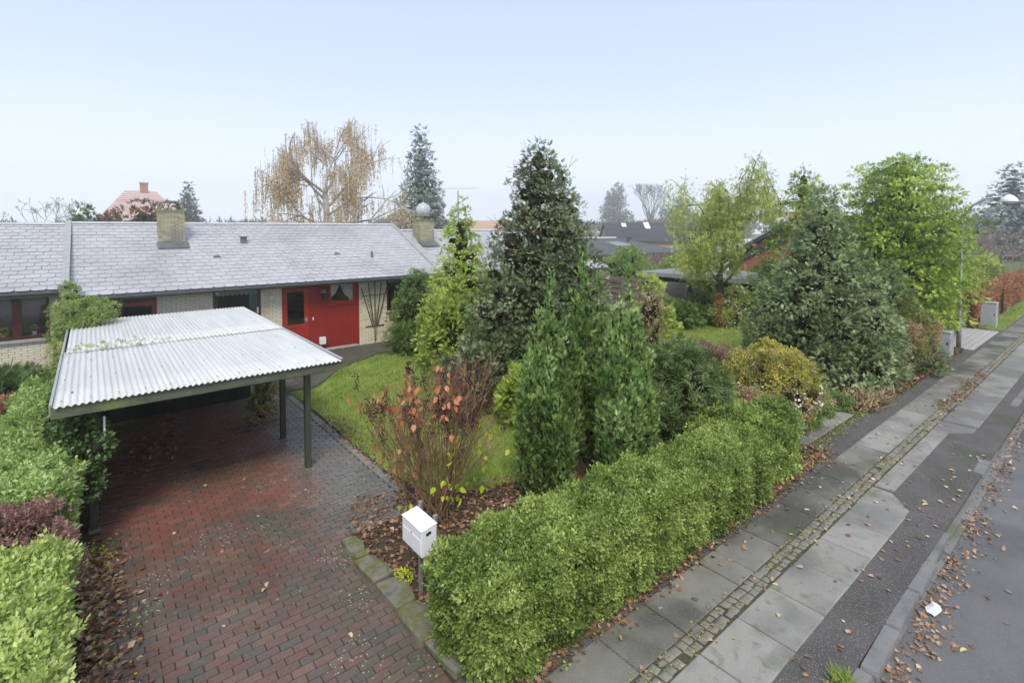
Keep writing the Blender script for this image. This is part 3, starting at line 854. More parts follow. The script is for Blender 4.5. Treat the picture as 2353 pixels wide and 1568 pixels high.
def pieces(name, tm, items, mat, parent, limit=300, restname=None, ntint=8):
    """items: (matrix4x4 as np array, tint). The nearest `limit` become objects sharing mesh data, the rest one 'stuff' mesh"""
    tv, tf = tm
    cen = np.array([(m_ @ np.array([.5, .5, .5, 1]))[:3] for m_, _ in items])
    order = np.argsort(np.linalg.norm(cen - CAMP, axis=1))
    cache = {}
    for i in order[:limit]:
        m_, t = items[i]
        k = int(np.clip(t, 0, .999) * ntint)
        if k not in cache:
            me = make_mesh(name, tv, tf, np.full(len(tv), (k + .5) / ntint)); me.materials.append(mat); cache[k] = me
        o = bpy.data.objects.new(name, cache[k])
        COL.objects.link(o)
        o.parent = parent
        if parent.name in WM: o.matrix_parent_inverse = WM[parent.name].inverted()
        o.matrix_basis = Matrix([list(map(float, r_)) for r_ in m_])
    rest = order[limit:]
    if len(rest):
        Ms = np.array([items[i][0] for i in rest]); Ts = np.array([items[i][1] for i in rest])
        V = np.einsum('nij,vj->nvi', Ms[:, :3, :3], tv) + Ms[:, None, :3, 3]
        a = Acc(); a.add(V.reshape(-1, 3), (tf[None] + (np.arange(len(rest)) * len(tv))[:, None, None]).reshape(-1, tf.shape[1]), np.repeat(Ts, len(tv)))
        a.build(restname or name + 's', mat, parent, 'stuff')


def mtx(x, y, z, sx, sy, sz, rx=0, rz=0, ry=0):
    c, s = math.cos(rz), math.sin(rz)
    Rz = np.array([[c, -s, 0], [s, c, 0], [0, 0, 1.]])
    c, s = math.cos(rx), math.sin(rx)
    Rx = np.array([[1, 0, 0], [0, c, -s], [0, s, c]])
    c, s = math.cos(ry), math.sin(ry)
    Ry = np.array([[c, 0, s], [0, 1, 0], [-s, 0, c]])
    m_ = np.eye(4); m_[:3, :3] = Rz @ Rx @ Ry @ np.diag([sx, sy, sz]); m_[:3, 3] = (x, y, z)
    return m_


# ================================================================== SETTING
g = MB()
g.add([(-250, 3.0, -.03), (400, 3.0, -.03), (400, 500, -.03), (-250, 500, -.03)], [(0, 1, 2, 3)])
struct('ground', g, M_ground)
g = MB(); g.add([(-250, -60, -.135), (400, -60, -.135), (400, 3.0, -.135), (-250, 3.0, -.135)], [(0, 1, 2, 3)])
struct('far_ground', g, M_ground)
g = MB(); g.add([(-60, -6.5, -.115), (160, -6.5, -.115), (160, 1.62, -.115), (-60, 1.62, -.115)], [(0, 1, 2, 3)])
struct('road', g, M_asph)
# verge of asphalt between kerb and slabs, and the strip along the hedge
g = MB(); g.box(-20, 120, 1.66, 4.02, -.12, -.012)
pavement = struct('pavement', g, M_asph2)
# soil beds
g = MB()
g.add([(2.5, 4.02, -.008), (11.0, 4.02, -.008), (11.0, 5.0, -.008), (9.3, 7.5, -.008), (6.0, 6.8, -.008), (4.4, 7.3, -.008), (3.97, 7.9, -.008), (3.3, 7.2, -.008), (2.5, 6.85, -.008)], [tuple(range(9))])
struct('hedge_bed', g, M_soil)
g = MB(); g.add([(-2.0, 3.0, -.012), (0.02, 3.0, -.012), (0.02, 17.9, -.012), (-2.0, 17.9, -.012)], [(0, 1, 2, 3)])
struct('left_bed', g, M_soil)
g = MB(); g.add([(14.0, 4.02, -.008), (23.5, 4.02, -.008), (23.5, 8, -.008), (14.0, 8, -.008)], [(0, 1, 2, 3)])
struct('garden_bed', g, M_soil)
# lawn 1
lawn1 = [(3.98, 8.3), (4.2, 7.2), (5.0, 6.7), (6.4, 6.6), (9.5, 8.2), (10.0, 12.5), (9.2, 15.6), (7.4, 16.25), (5.8, 15.4), (4.7, 14.0), (4.02, 13.4)]
g = MB(); g.add([(a, b, .0) for a, b in lawn1], [tuple(range(len(lawn1)))])
lawn_o = struct('lawn', g, M_lawn)
lawn2 = [(11.5, 8.0), (14.0, 7.2), (19.6, 7.4), (22.4, 9.5), (22.6, 13.0), (20.7, 15.5), (13, 15.5)]
g = MB(); g.add([(a, b, .0) for a, b in lawn2], [tuple(range(len(lawn2)))])
lawn2_o = struct('neighbour_lawn', g, M_lawn)
# damp path before the house
g = MB(); g.add([(3.98, 14.2, -.004), (4.7, 14.2, -.004), (6.0, 15.7, -.004), (7.6, 16.6, -.004), (10.7, 16.2, -.004), (10.7, 18.3, -.004), (3.98, 18.3, -.004)], [tuple(range(7))])
struct('garden_path', g, M_path)
# the neighbour's flagged drive beyond the hedge
g = MB(); g.box(10.9, 13.6, 4.06, 9.0, -.08, -.006)
flag_drive = struct('neighbour_drive', g, M_joint)
its = []
for j in range(9):
    for i in range(4):
        its.append((mtx(10.93 + i * .66, 4.09 + j * .54, -.03, .64, .52, .04), rng.random() * .6 + .3))
pieces('slab', chamfer_box(.02), its, M_slab, flag_drive)
# grey driveway by the lamp
g = MB(); g.box(24.1, 29.3, 3.62, 8.5, -.08, -.008)
gdrive = struct('side_driveway', g, M_joint)
its = []
for i in range(26):
    for j in range(24):
        its.append((mtx(24.12 + i * .2, 3.64 + j * .2, -.02, .19, .19, .018), rng.random()))
pieces('paver', chamfer_box(.05), its, M_gravel, gdrive, 120)
g = MB(); g.add([(29.6, 3.6, -.006), (120, 3.6, -.006), (120, 4.35, -.006), (29.6, 4.35, -.006)], [(0, 1, 2, 3)])
verge = struct('grass_verge', g, M_lawn)

# ---- pavement slabs
its = []; its2 = []
x = 2.36 - .77 * 3
xs = []
while x < 60:
    xs.append(x); x += .772
clipA, clipB = 9.74, 14.2
CB = chamfer_box(.012)
for x in xs:
    dz = rng.normal() * .0015
    narrow = (x > 9.7 and x + .77 < 14.5)
    y0 = 2.45 if narrow else 2.11
    if abs(x - 9.24) < .4 or abs(x - 13.88) < .4:   # the cut corner slabs where the row narrows
        continue
    its.append((mtx(x + .009, y0, -.05, .755, 2.72 - y0, .055 + dz, rz=rng.normal() * .002), np.clip(rng.normal() * .22 + .62, 0, 1)))
pieces('slab', CB, its, M_slab, pavement, 300)
# cut corner slabs
for (xa, xb, yl, yr) in ((9.226, 9.99, 2.12, 2.45), (13.86, 14.62, 2.45, 2.12)):
    if yl < yr: poly = [(xa, 2.12), (xa + .32, 2.12), (xb, 2.45), (xb, 2.72), (xa, 2.72)]
    else: poly = [(xa, 2.45), (xb - .32, 2.12), (xb, 2.12), (xb, 2.72), (xa, 2.72)]
    MB().prism(poly, 'z', -.05, .004, .65).build('slab', M_slab, pavement)
its = []
x = 1.72
while x < 60:
    half = rng.random() < .22
    w = .385 if half else .772
    light = 11.1 < x < 14.2
    t = np.clip(rng.normal() * .2 + (.5 if x < 11 else .75), 0, 1)
    (its if not light else its2).append((mtx(x + .009, 2.955, -.05, w - .018, .56, .053 + rng.normal() * .003, rx=rng.normal() * .006, rz=rng.normal() * .003), t))
    x += w
pieces('slab', CB, its, M_slabd, pavement, 200)
pieces('slab', CB, its2, M_slab, pavement, 50)
# strip of small cobbles between the slab rows
g = MB(); g.add([(0, 2.71, -.004), (60, 2.71, -.004), (60, 2.96, -.004), (0, 2.96, -.004)], [(0, 1, 2, 3)])
mossrow = g.build('mossy_joint', M_joint, pavement)
its = []
x = 3.0
while x < 30:
    for r_ in range(2):
        its.append((mtx(x + rng.normal() * .006, 2.742 + r_ * .103 + rng.normal() * .004, -.05, .103 + rng.normal() * .007, .099, .056 + rng.normal() * .004, rz=rng.normal() * .06), rng.random()))
    x += .113
pieces('cobble', chamfer_box(.14), its, M_cob, pavement, 290)
# ---- kerb
g = MB(); g.box(-20, 120, 1.52, 1.66, -.2, -.10)
kerb = struct('kerb', g, M_kerb)
its = []
x = 2.1
while x < 60:
    w = rng.uniform(.78, 1.02)
    yy = 1.525 + .26 * max(0, min(1, (x - 6) / 11)) - .02
    low = 8.95 < x < 11.8
    its.append((mtx(x + .01, yy + rng.normal() * .008, -.2, w - .02, .15, .185 - (.055 if low else 0) + rng.normal() * .006, rz=.012 + rng.normal() * .008), np.clip(rng.normal() * .2 + .5, 0, 1)))
    x += w
pieces('kerbstone', chamfer_box(.02), its, M_kerb, kerb, 100)

# ---- brick driveway
g = MB(); g.add([(0.0, 3.6, -.013), (3.98, 3.6, -.013), (3.98, 18.2, -.013), (0.0, 18.2, -.013)], [(0, 1, 2, 3)])
drive = struct('driveway', g, M_joint)
its = []
row = 0
y = 3.62
while y < 18.1:
    xx = .02 - (.107 if row % 2 else 0)
    lim = 2.56 if y < 6.9 else 3.785
    if 6.2 < y < 6.9: lim = 2.62
    if y > 14.6: lim = 4.4
    while xx < lim - .03:
        w = min(.207, lim - xx)
        # grey bricks come in clumps, like a mixed delivery
        cl = vnoise(np.array([[xx * 1.3, y * 1.9, 0]]), 1.6, 5)[0]
        t = np.clip(.5 + .2 * cl + rng.normal() * .22, 0, 1)
        its.append((mtx(xx, y, -.059 + .0035 * vnoise(np.array([[xx, y, 0]]), 1.2, 9)[0], w, .101, .062 + rng.normal() * .0018, rx=rng.normal() * .012, rz=rng.normal() * .006), t))
        xx += .2135
    y += .1065; row += 1
pieces('brick', chamfer_box(.015), its, M_paver, drive, 300)
# concrete edging along the lawn
its = [(mtx(3.79, 7.6 + k * .62, -.08, .14, .61, .085, rz=rng.normal() * .004), rng.random()) for k in range(10)]
pieces('edging_stone', chamfer_box(.04), its, M_cob, drive)
# rough stones edging the planted corner
ed = [(2.62, 6.55, .52, .26), (2.60, 6.0, .55, .27), (2.62, 5.42, .56, .28), (2.60, 4.86, .60, .36), (2.66, 4.30, .55, .36)]
for k, (sx, sy, ln, wd) in enumerate(ed):
    t = thing('edging_rock', 'flat mossy stone edging the driveway, ' + ['farthest from the pavement in its row', 'second from the far end of its row', 'middle one of its row of five',
              'wedge shaped one below the letterbox post', 'last one of its row, under the hedge corner'][k], 'stone', (sx, sy, 0), 'mossy stones edging the planted corner')
    mb = MB()
    rr = np.random.default_rng(k + 3)
    w0, w1 = wd * rr.uniform(.55, 1.0), wd * rr.uniform(.55, 1.0)
    poly = [(sx - .06 + rr.normal() * .008, sy - ln * .48), (sx + w0 * .5, sy - ln * .5 + rr.normal() * .02), (sx - .06 + w0, sy - ln * .44), (sx + (w0 + w1) * .45, sy + rr.normal() * .04), (sx - .06 + w1, sy + ln * .42), (sx + w1 * .4, sy + ln * .48), (sx - .07 + rr.normal() * .008, sy + ln * .49), (sx - .075 + rr.normal() * .01, sy + .02)]
    n = 8
    lo = [(p[0], p[1], -.03) for p in poly]; hi = [(p[0] + rr.normal() * .01, p[1], .06 + rr.normal() * .01) for p in poly]
    cx_, cy_ = np.mean([p[0] for p in poly]), np.mean([p[1] for p in poly])
    top = [(cx_ + (p[0] - cx_) * .84, cy_ + (p[1] - cy_) * .84, .08 + rr.normal() * .01) for p in poly]
    mb.add(lo + hi + top, [(i, (i + 1) % n, n + (i + 1) % n, n + i) for i in range(n)] + [(n + i, n + (i + 1) % n, 2 * n + (i + 1) % n, 2 * n + i) for i in range(n)] + [tuple(range(2 * n, 3 * n))], rr.random())
    o = mb.build('rock_face', M_stone, t, bevel=.008)

# ================================================================== HOUSES
BRH = .0667


def brick_rect(x0, x1, z0, z1, y, out, depth=.018, phase=0, seed=0):
    """bricks of a running bond on a wall facing -Y; appended to the item list"""
    rs = np.random.default_rng(int(abs(x0) * 100) + seed)
    n = int(round((z1 - z0) / BRH)); h = (z1 - z0) / n
    for r_ in range(n):
        xx = x0 - (.12 if r_ % 2 else 0)
        while xx < x1 - .01:
            a = max(xx, x0); b = min(xx + .228, x1)
            if b - a > .03:
                out.append((mtx(a + .004, y + rs.normal() * .0015, z0 + r_ * h + .005, b - a - .008, depth, h - .011), rs.random()))
            xx += .24


def frame(name, x0, x1, z0, z1, y, w, d, mat, parent):
    mb = MB()
    mb.box(x0, x1, y - d, y, z0, z0 + w); mb.box(x0, x1, y - d, y, z1 - w, z1)
    mb.box(x0, x0 + w, y - d + .001, y, z0 + w, z1 - w); mb.box(x1 - w, x1, y - d + .001, y, z0 + w, z1 - w)
    return mb.build(name, mat, parent)


def pane(x0, x1, z0, z1, y, parent, mat=None, name='pane'):
    mb = MB(); mb.box(x0, x1, y, y + .006, z0, z1)
    return mb.build(name, mat or M_glass, parent)


def tiles_plane(x0, x1, y0, z0, y1, z1, tw, rows, parent, mat, limit=300, name='tile', shape=None):
    """overlapping slates on a slope that rises from (y0,z0) to (y1,z1)"""
    L_ = math.hypot(y1 - y0, z1 - z0); pit = math.atan2(z1 - z0, y1 - y0); e = L_ / rows
    w = 1.0
    c = .23
    v = [(0, c * .9, 0), (c * .45, c * .25, 0), (c * 1.1, 0, 0), (1 - c * 1.1, 0, 0), (1 - c * .45, c * .25, 0), (1, c * .9, 0), (1, 1.25, 0), (0, 1.25, 0)]
    top = [(p[0], p[1], 1) for p in v]
    V = np.array(v + top, float); n = 8
    fs = [(i, (i + 1) % n, n + (i + 1) % n, n + i) for i in range(n)]
    F = np.array(fs + [(8, 9, 14, 15), (9, 10, 11, 14), (11, 12, 13, 14)])
    V[:, 1] -= 0
    its = []
    for r_ in range(rows):
        xx = x0 - (tw / 2 if r_ % 2 else 0)
        while xx < x1 - .02:
            a = max(xx, x0); b = min(xx + tw, x1)
            s_ = r_ * e
            py = y0 + s_ * math.cos(pit); pz = z0 + s_ * math.sin(pit)
            lift = .020 + rng.normal() * .0012
            m_ = mtx(a + .004, py - math.sin(pit) * lift, pz + math.cos(pit) * lift, b - a - .008, e, .007, rx=pit - .052 + rng.normal() * .004, rz=rng.normal() * .003)
            its.append((m_, rng.random()))
            xx += tw
    pieces(name, (V, F), its, mat, parent, limit, restname='tile_field')


def slope_slab(x0, x1, y0, z0, y1, z1, th, name, mat, parent):
    mb = MB(); mb.prism([(y0, z0), (y1, z1), (y1, z1 - th), (y0, z0 - th)], 'x', x0, x1)
    return mb.build(name, mat, parent)


# ---------------- middle house (the one with the red panel)
WY = 18.15
hA = thing('row_house', 'yellow brick row house with slate roof, red front door and red boarded panel', 'house', (5, WY, 0))
segsW = [(-.5, .53, 0.0, 2.5), (1.45, 2.89, 0.0, 2.5), (2.89, 4.25, 0.0, .95), (4.25, 4.91, 0.0, 2.5), (7.58, 8.69, 0.0, 2.5), (8.69, 9.95, 0, 1.12), (9.95, 10.74, 0, 2.5)]
for grp in ((segsW[0],), segsW[1:4]):
    mb = MB()
    for (a, b, c, d) in grp: mb.box(a, b, WY + .012, WY + .25, c - .1, d)
    if grp[0][0] < 0: mb.box(-.5, -.3, WY + .25, 25.2, -.1, 2.4)
    w_ = mb.build('wall', M_mortar, hA)
    its = []
    for (a, b, c, d) in grp: brick_rect(a, b, c, d, WY, its)
    pieces('brick', BOXT, its, M_ybrick, w_, 120)
mb = MB()
for (a, b, c, d) in segsW[4:]: mb.box(a, b, WY + .012, WY + .25, c - .1, d)
mb.box(10.5, 10.74, WY + .25, 25.2, -.1, 2.5)
mb.prism([(WY + .25, 2.5), (21.9, 4.38), (25.5, 2.75), (25.5, 2.5)], 'x', 10.50, 10.74)
wallA = mb.build('wall', M_mortar, hA)
its = []
for (a, b, c, d) in segsW[4:]: brick_rect(a, b, c, d, WY, its)
pieces('brick', BOXT, its, M_ybrick, wallA, 60)
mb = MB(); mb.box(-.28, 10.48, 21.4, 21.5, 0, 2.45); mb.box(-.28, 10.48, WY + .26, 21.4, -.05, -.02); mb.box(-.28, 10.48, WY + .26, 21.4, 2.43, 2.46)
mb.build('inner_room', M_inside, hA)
mb = MB(); mb.box(4.91, 7.58, WY + .02, WY + .24, -.1, .07)
mb.build('plinth', M_plinth, hA)
# roof: slope, back slope, tiles, ridge
ry0, rz0, ry1, rz1 = 17.66, 2.50, 21.9, 4.47
mb = MB(); mb.prism([(ry0, rz0), (ry1, rz1), (26.0, 2.5), (26.0, 2.4), (ry1, rz1 - .12), (ry0, rz0 - .07)], 'x', -.46, 10.78)
roofA = mb.build('roof', M_gutter, hA)
tiles_plane(-.46, 10.74, ry0 - .03, rz0, ry1 - .02, rz1, .30, 20, roofA, M_slate)
its = []
for k in range(12):
    its.append((mtx(-.46 + k * .94, ry1 - .13, rz1 - .012, .96, .145, .012, rx=R(24.0)), rng.random()))
    its.append((mtx(-.46 + k * .94, ry1 + .0, rz1 + .048, .96, .145, .012, rx=R(-24.0)), rng.random()))
pieces('ridge_cap', BOXT, its, M_ridge, roofA)
mb = MB(); mb.prism([(ry0 - .06, rz0 + .02), (ry1, rz1 + .045), (ry1, rz1 + .09), (ry0 - .06, rz0 + .065)], 'x', 10.72, 10.80)
mb.prism([(ry0 - .06, rz0 - .12), (ry1, rz1 - .10), (ry1, rz1 + .04), (ry0 - .06, rz0 + .015)], 'x', 10.785, 10.81)
mb.build('verge_strip', M_zinc, roofA)
# gutter: half round
mb = MB()
prof = [(17.66 - .065 - .055 * math.cos(a), 2.455 - .055 * math.sin(a)) for a in np.linspace(0, math.pi, 8)]
prof2 = [(17.66 - .065 - .046 * math.cos(a), 2.455 - .046 * math.sin(a)) for a in np.linspace(math.pi, 0, 8)]
mb.prism(prof + prof2, 'x', -.46, 10.76)
mb.build('gutter', M_gutter, hA)
mb = MB()
for k in range(9): mb.tube([(.1 + k * 1.3, 17.535, 2.462), (.1 + k * 1.3, 17.66, 2.462)], .008, 5)
mb.box(-.46, 10.76, 17.70, 17.72, 2.36, 2.5)
mb.box(-.46, 10.76, 17.72, WY + .02, 2.44, 2.455)
mb.build('eaves_board', M_gutter, hA)
# roof vents
mb = MB(); mb.box(4.14, 4.33, 20.30, 20.42, 3.72, 3.99); mb.box(4.11, 4.38, 20.26, 20.46, 3.99, 4.02)
mb.build('roof_vent', M_lead, roofA)
for (vx, vy) in ((3.24, 19.37), (7.25, 19.33)):
    z = rz0 + (vy - ry0) * (rz1 - rz0) / (ry1 - ry0) + .03
    mb = MB()
    n = 10
    arc = [(vx + .13 * math.cos(a), z + .055 * math.sin(a)) for a in np.linspace(0, math.pi, n)]
    vs = [(p[0], vy, p[1]) for p in arc] + [(vx + (p[0] - vx) * .5, vy + .2, z + .085) for p in arc]
    mb.add(vs, [(i, i + 1, n + i + 1, n + i) for i in range(n - 1)] + [tuple(range(n))])
    mb.build('cowl_vent', M_lead, roofA)
mb = MB(); mb.tube([(8.5, 19.04, 3.1), (8.5, 19.04, 3.40)], .045, 10).build('vent_pipe', M_lead, roofA)


def chimney(x0, x1, y0, y1, zb, zt, parent, cap):
    mb = MB(); mb.box(x0 + .012, x1 - .012, y0 + .012, y1 - .012, zb, zt)
    c = mb.build('chimney', M_mortar, parent)
    its = []
    n = int((zt - zb) / .06)
    for r_ in range(n):
        z = zb + r_ * .06
        for side in range(2):
            if side == 0:
                xx = x0 - (.1 if r_ % 2 else 0)
                while xx < x1 - .01:
                    a, b = max(xx, x0), min(xx + .19, x1)
                    if b - a > .03: its.append((mtx(a + .004, y0 + rng.normal() * .003, z + .004, b - a - .008, .02, .05), rng.random()))
                    xx += .2
            else:
                yy = y0 - (.1 if r_ % 2 == 0 else 0)
                while yy < y1 - .01:
                    a, b = max(yy, y0), min(yy + .19, y1)
                    if b - a > .03:
                        its.append((mtx(x0 + rng.normal() * .003, a + .004, z + .004, .02, b - a - .008, .05), rng.random()))
                        its.append((mtx(x1 - .02 + rng.normal() * .003, a + .004, z + .004, .02, b - a - .008, .05), rng.random()))
                    yy += .2
    pieces('brick', BOXT, its, M_ychim, c, 300)
    mb = MB(); mb.box(x0 - .03, x1 + .03, y0 - .03, y1 + .03, zb - .12, zb + .07)
    mb.add([(x0 - .08, y0 - .45, zb - .14), (x1 + .08, y0 - .45, zb - .14), (x1 + .08, y0 + .0, zb + .065), (x0 - .08, y0 + .0, zb + .065)], [(0, 1, 2, 3)])
    mb.build('flashing', M_lead, c)
    if cap == 'arch':
        mb = MB(); mb.box(x0 - .04, x1 + .04, y0 - .04, y1 + .04, zt, zt + .05)
        xm = (x0 + x1) / 2; hw = (x1 - x0) / 2 - .02
        for yy in (y0 + .02, y1 - .08):
            pts = [(xm - hw, zt + .05), (xm - hw + .08, zt + .26), (xm - hw * .35, zt + .32), (xm + hw * .35, zt + .32), (xm + hw - .08, zt + .26), (xm + hw, zt + .05)]
            for i in range(5):
                mb.bar((pts[i][0], yy + .03, pts[i][1]), (pts[i + 1][0], yy + .03, pts[i + 1][1]), .06, .05)
        n = 8
        mb.prism([(xm - hw * .9, zt + .27), (xm - hw * .35, zt + .325), (xm + hw * .35, zt + .325), (xm + hw * .9, zt + .27), (xm + hw * .9, zt + .29), (xm + hw * .35, zt + .35), (xm - hw * .35, zt + .35), (xm - hw * .9, zt + .29)], 'y', y0 + .02, y1 - .02)
        mb.build('chimney_cap', M_cap, c)
    else:
        mb = MB(); mb.box(x0 - .04, x1 + .04, y0 - .04, y1 + .04, zt, zt + .04)
        for (a, b) in ((x0 + .06, y0 + .06), (x1 - .06, y0 + .06), (x0 + .06, y1 - .06), (x1 - .06, y1 - .06), ((x0 + x1) / 2, y0 + .06)):
            xa = (x0 + x1) / 2; ya = (y0 + y1) / 2
            mb.bar((a, b, zt + .03), (a + (xa - a) * .35, b + (ya - b) * .35, zt + .2), .05, .05)
        mb.lathe(((x0 + x1) / 2, (y0 + y1) / 2, zt + .18), [(.36, 0), (.38, .03), (.2, .06), (.0, .065)], 16)
        mb.build('chimney_cap', M_cap, c)
        mb = MB(); mb.lathe(((x0 + x1) / 2, (y0 + y1) / 2, zt + .27), [(.20, -.03), (.30, .08), (.34, .22), (.30, .38), (.18, .50), (.05, .56), (.0, .57)], 20)
        o = mb.build('spherical_cowl', M_globe, c, True)
        mb = MB(); mb.tube([((x0 + x1) / 2, (y0 + y1) / 2, zt + .2), ((x0 + x1) / 2, (y0 + y1) / 2, zt + .95)], .015, 6)
        mb.tube([((x0 + x1) / 2, (y0 + y1) / 2, zt + .22), ((x0 + x1) / 2, (y0 + y1) / 2, zt + .42)], .1, 10)
        mb.build('cowl_shaft', M_galv, c)
    return c


chimney(1.74, 2.47, 20.44, 21.15, 3.80, 4.87, roofA, 'arch')

# red panel with tongue and groove boards
mb = MB(); mb.box(4.91, 7.58, WY + .05, WY + .2, .07, 1.60); mb.box(5.86, 6.46, WY + .05, WY + .2, 1.60, 2.43); mb.box(7.46, 7.58, WY + .05, WY + .2, 1.6, 2.43)
panel = mb.build('panel', M_red, hA)
its = []
x = 5.86
while x < 7.50:
    top = 2.43 if (x + .07 < 6.50 or x > 7.42) else 1.64
    its.append((mtx(x + .003, WY + .032, .07, .066, .02, top - .07), rng.random()))
    x += .072
x = 4.95
pieces('board', BOXT, its, M_red, panel)
its = [(mtx(5.0 + k * .072 + .003, WY + .032, 2.30, .066, .02, .13), rng.random()) for k in range(12)]
pieces('board', BOXT, its, M_red, panel)
mb = MB(); mb.box(7.51, 7.585, WY - .005, WY + .03, .07, 2.44); mb.box(4.9, 4.97, WY - .005, WY + .03, .07, 2.44); mb.box(5.80, 5.86, WY, WY + .03, .07, 2.30)
mb.box(4.97, 5.80, WY, WY + .03, 2.24, 2.30)
mb.build('trim', M_red, panel)
# front door
mb = MB(); mb.box(4.975, 5.075, WY + .012, WY + .05, .09, 2.235); mb.box(5.625, 5.795, WY + .012, WY + .05, .09, 2.235)
mb.box(5.075, 5.625, WY + .012, WY + .05, 2.15, 2.235); mb.box(5.075, 5.625, WY + .012, WY + .05, .90, 1.02); mb.box(5.075, 5.625, WY + .012, WY + .05, .09, .25)
mb.box(5.075, 5.625, WY + .028, WY + .048, .25, .90)
door = mb.build('door', M_redd, hA, bevel=.004)
pane(5.075, 5.625, 1.02, 2.15, WY + .035, door, M_glassd)
mb = MB(); mb.box(5.66, 5.73, WY - .001, WY + .012, 1.08, 1.24); mb.tube([(5.70, WY - .0, 1.17), (5.70, WY - .045, 1.17), (5.59, WY - .05, 1.17)], .01, 8)
mb.build('handle', M_galv, door)
mb = MB(); mb.box(5.905, 5.95, WY + .012, WY + .032, 1.12, 1.22); mb.build('doorbell', M_white, panel, bevel=.004)
# kitchen window in the panel
win = frame('window', 6.47, 7.44, 1.64, 2.44, WY + .035, .07, .045, M_redd, hA)
pane(6.54, 7.37, 1.71, 2.37, WY + .02, win)
mb = MB(); mb.prism([(WY - .02, 1.60), (WY + .03, 1.63), (WY + .03, 1.575), (WY - .02, 1.575)], 'x', 6.42, 7.46); mb.build('sill', M_redd, win)


def curtain(pts, y, name, mat, parent, folds=26, amp=.012):
    """pts: list of (x, ztop, zbottom)"""
    mb = MB(); n = folds * 2 + 1
    xs_ = np.linspace(pts[0][0], pts[-1][0], n)
    zt_ = np.interp(xs_, [p[0] for p in pts], [p[1] for p in pts]); zb_ = np.interp(xs_, [p[0] for p in pts], [p[2] for p in pts])
    vs = []
    for i in range(n): vs += [(xs_[i], y + amp * (1 if i % 2 else -1), zt_[i]), (xs_[i], y + amp * (1 if i % 2 else -1), zb_[i])]
    mb.add(vs, [(2 * i, 2 * i + 1, 2 * i + 3, 2 * i + 2) for i in range(n - 1)])
    return mb.build(name, mat, parent)


curtain([(6.54, 2.37, 1.86), (6.66, 2.37, 1.90), (6.76, 2.37, 2.02), (6.84, 2.37, 2.18), (6.89, 2.37, 2.30)], WY + .07, 'curtain', M_lace, win, 12)
curtain([(6.89, 2.37, 2.30), (6.97, 2.37, 2.14), (7.05, 2.37, 1.95), (7.15, 2.37, 1.84), (7.22, 2.37, 1.80), (7.23, 2.37, 1.71), (7.37, 2.37, 1.71)], WY + .072, 'curtain', M_lace, win, 18)
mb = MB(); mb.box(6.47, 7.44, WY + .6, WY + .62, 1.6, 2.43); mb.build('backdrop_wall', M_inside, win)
# window behind the carport (teal curtain)
win = frame('window', 2.89, 4.25, .95, 2.44, WY + .06, .075, .07, M_maroon, hA)
mb = MB(); mb.box(4.13, 4.175, WY - .015, WY + .0, 1.55, 1.75); mb.build('handle', M_white, win)
pane(2.965, 4.175, 1.025, 2.365, WY + .04, win)


def valance(x0, x1, zt, zb, y, parent, n=9):
    mb = MB(); s_ = (x1 - x0) / n
    for i in range(n):
        a = x0 + i * s_
        k = 7
        vs = [(a + s_ * j / (k - 1), y, zt) for j in range(k)] + [(a + s_ * j / (k - 1), y - .003, zb - .05 * math.sin(math.pi * j / (k - 1))) for j in range(k)]
        mb.add(vs, [(j, j + 1, k + j + 1, k + j) for j in range(k - 1)])
    return mb.build('valance', M_val, parent)


valance(2.97, 4.17, 2.365, 2.22, WY + .07, win)
curtain([(3.92, 2.2, 1.03), (4.17, 2.2, 1.03)], WY + .10, 'curtain', M_teal, win, 7, .02)
curtain([(2.97, 2.2, 1.03), (3.04, 2.2, 1.03)], WY + .10, 'curtain', M_teal, win, 3, .02)
mb = MB(); mb.box(2.85, 4.3, WY - .05, WY + .1, .90, .95); mb.build('sill', M_sill, win)
# narrow side door behind the carport
mb = MB(); mb.box(.535, .64, WY + .0, WY + .06, -.05, 2.18); mb.box(1.34, 1.445, WY + .0, WY + .06, -.05, 2.18); mb.box(.64, 1.34, WY + .0, WY + .06, 2.08, 2.18); mb.box(.64, 1.34, WY + .0, WY + .06, .0, .9)
d2 = mb.build('side_door', M_redd, hA)
its = [(mtx(.54 + k * .0905, WY + .03, 2.18, .084, .03, .27), rng.random()) for k in range(10)]
pieces('board', BOXT, its, M_maroon, d2)
frame('glazing_frame', .64, 1.34, .9, 2.08, WY + .055, .035, .05, M_dark, d2)
pane(.675, 1.305, .93, 2.045, WY + .035, d2, M_glassd)
mb = MB(); mb.box(.575, .60, WY - .03, WY, 1.92, 2.02); mb.build('hinge', M_galv, d2)
# right window with sill, valance
win = frame('window', 8.69, 9.95, 1.18, 2.44, WY + .06, .07, .07, M_maroon, hA)
pane(8.76, 9.88, 1.25, 2.37, WY + .04, win)
valance(8.76, 9.88, 2.37, 2.24, WY + .07, win, 9)
mb = MB(); mb.prism([(WY - .06, 1.10), (WY - .06, 1.145), (WY + .08, 1.178), (WY + .08, 1.12)], 'x', 8.62, 10.0); mb.build('sill', M_sill, win)
bt = thing('soap_bottle', 'yellow green soap bottle standing inside the right hand window of the middle house', 'bottle', (8.93, WY + .12, 1.25))
mb = MB(); mb.lathe((8.93, WY + .12, 1.25), [(.035, 0), (.036, .13), (.03, .15), (.012, .17), (.012, .19)], 12); mb.build('bottle_body', M_soap, bt, True)
mb = MB(); mb.tube([(8.93, WY + .12, 1.43), (8.93, WY + .12, 1.48), (8.90, WY + .12, 1.48)], .006, 6); mb.build('pump', M_galv, bt)
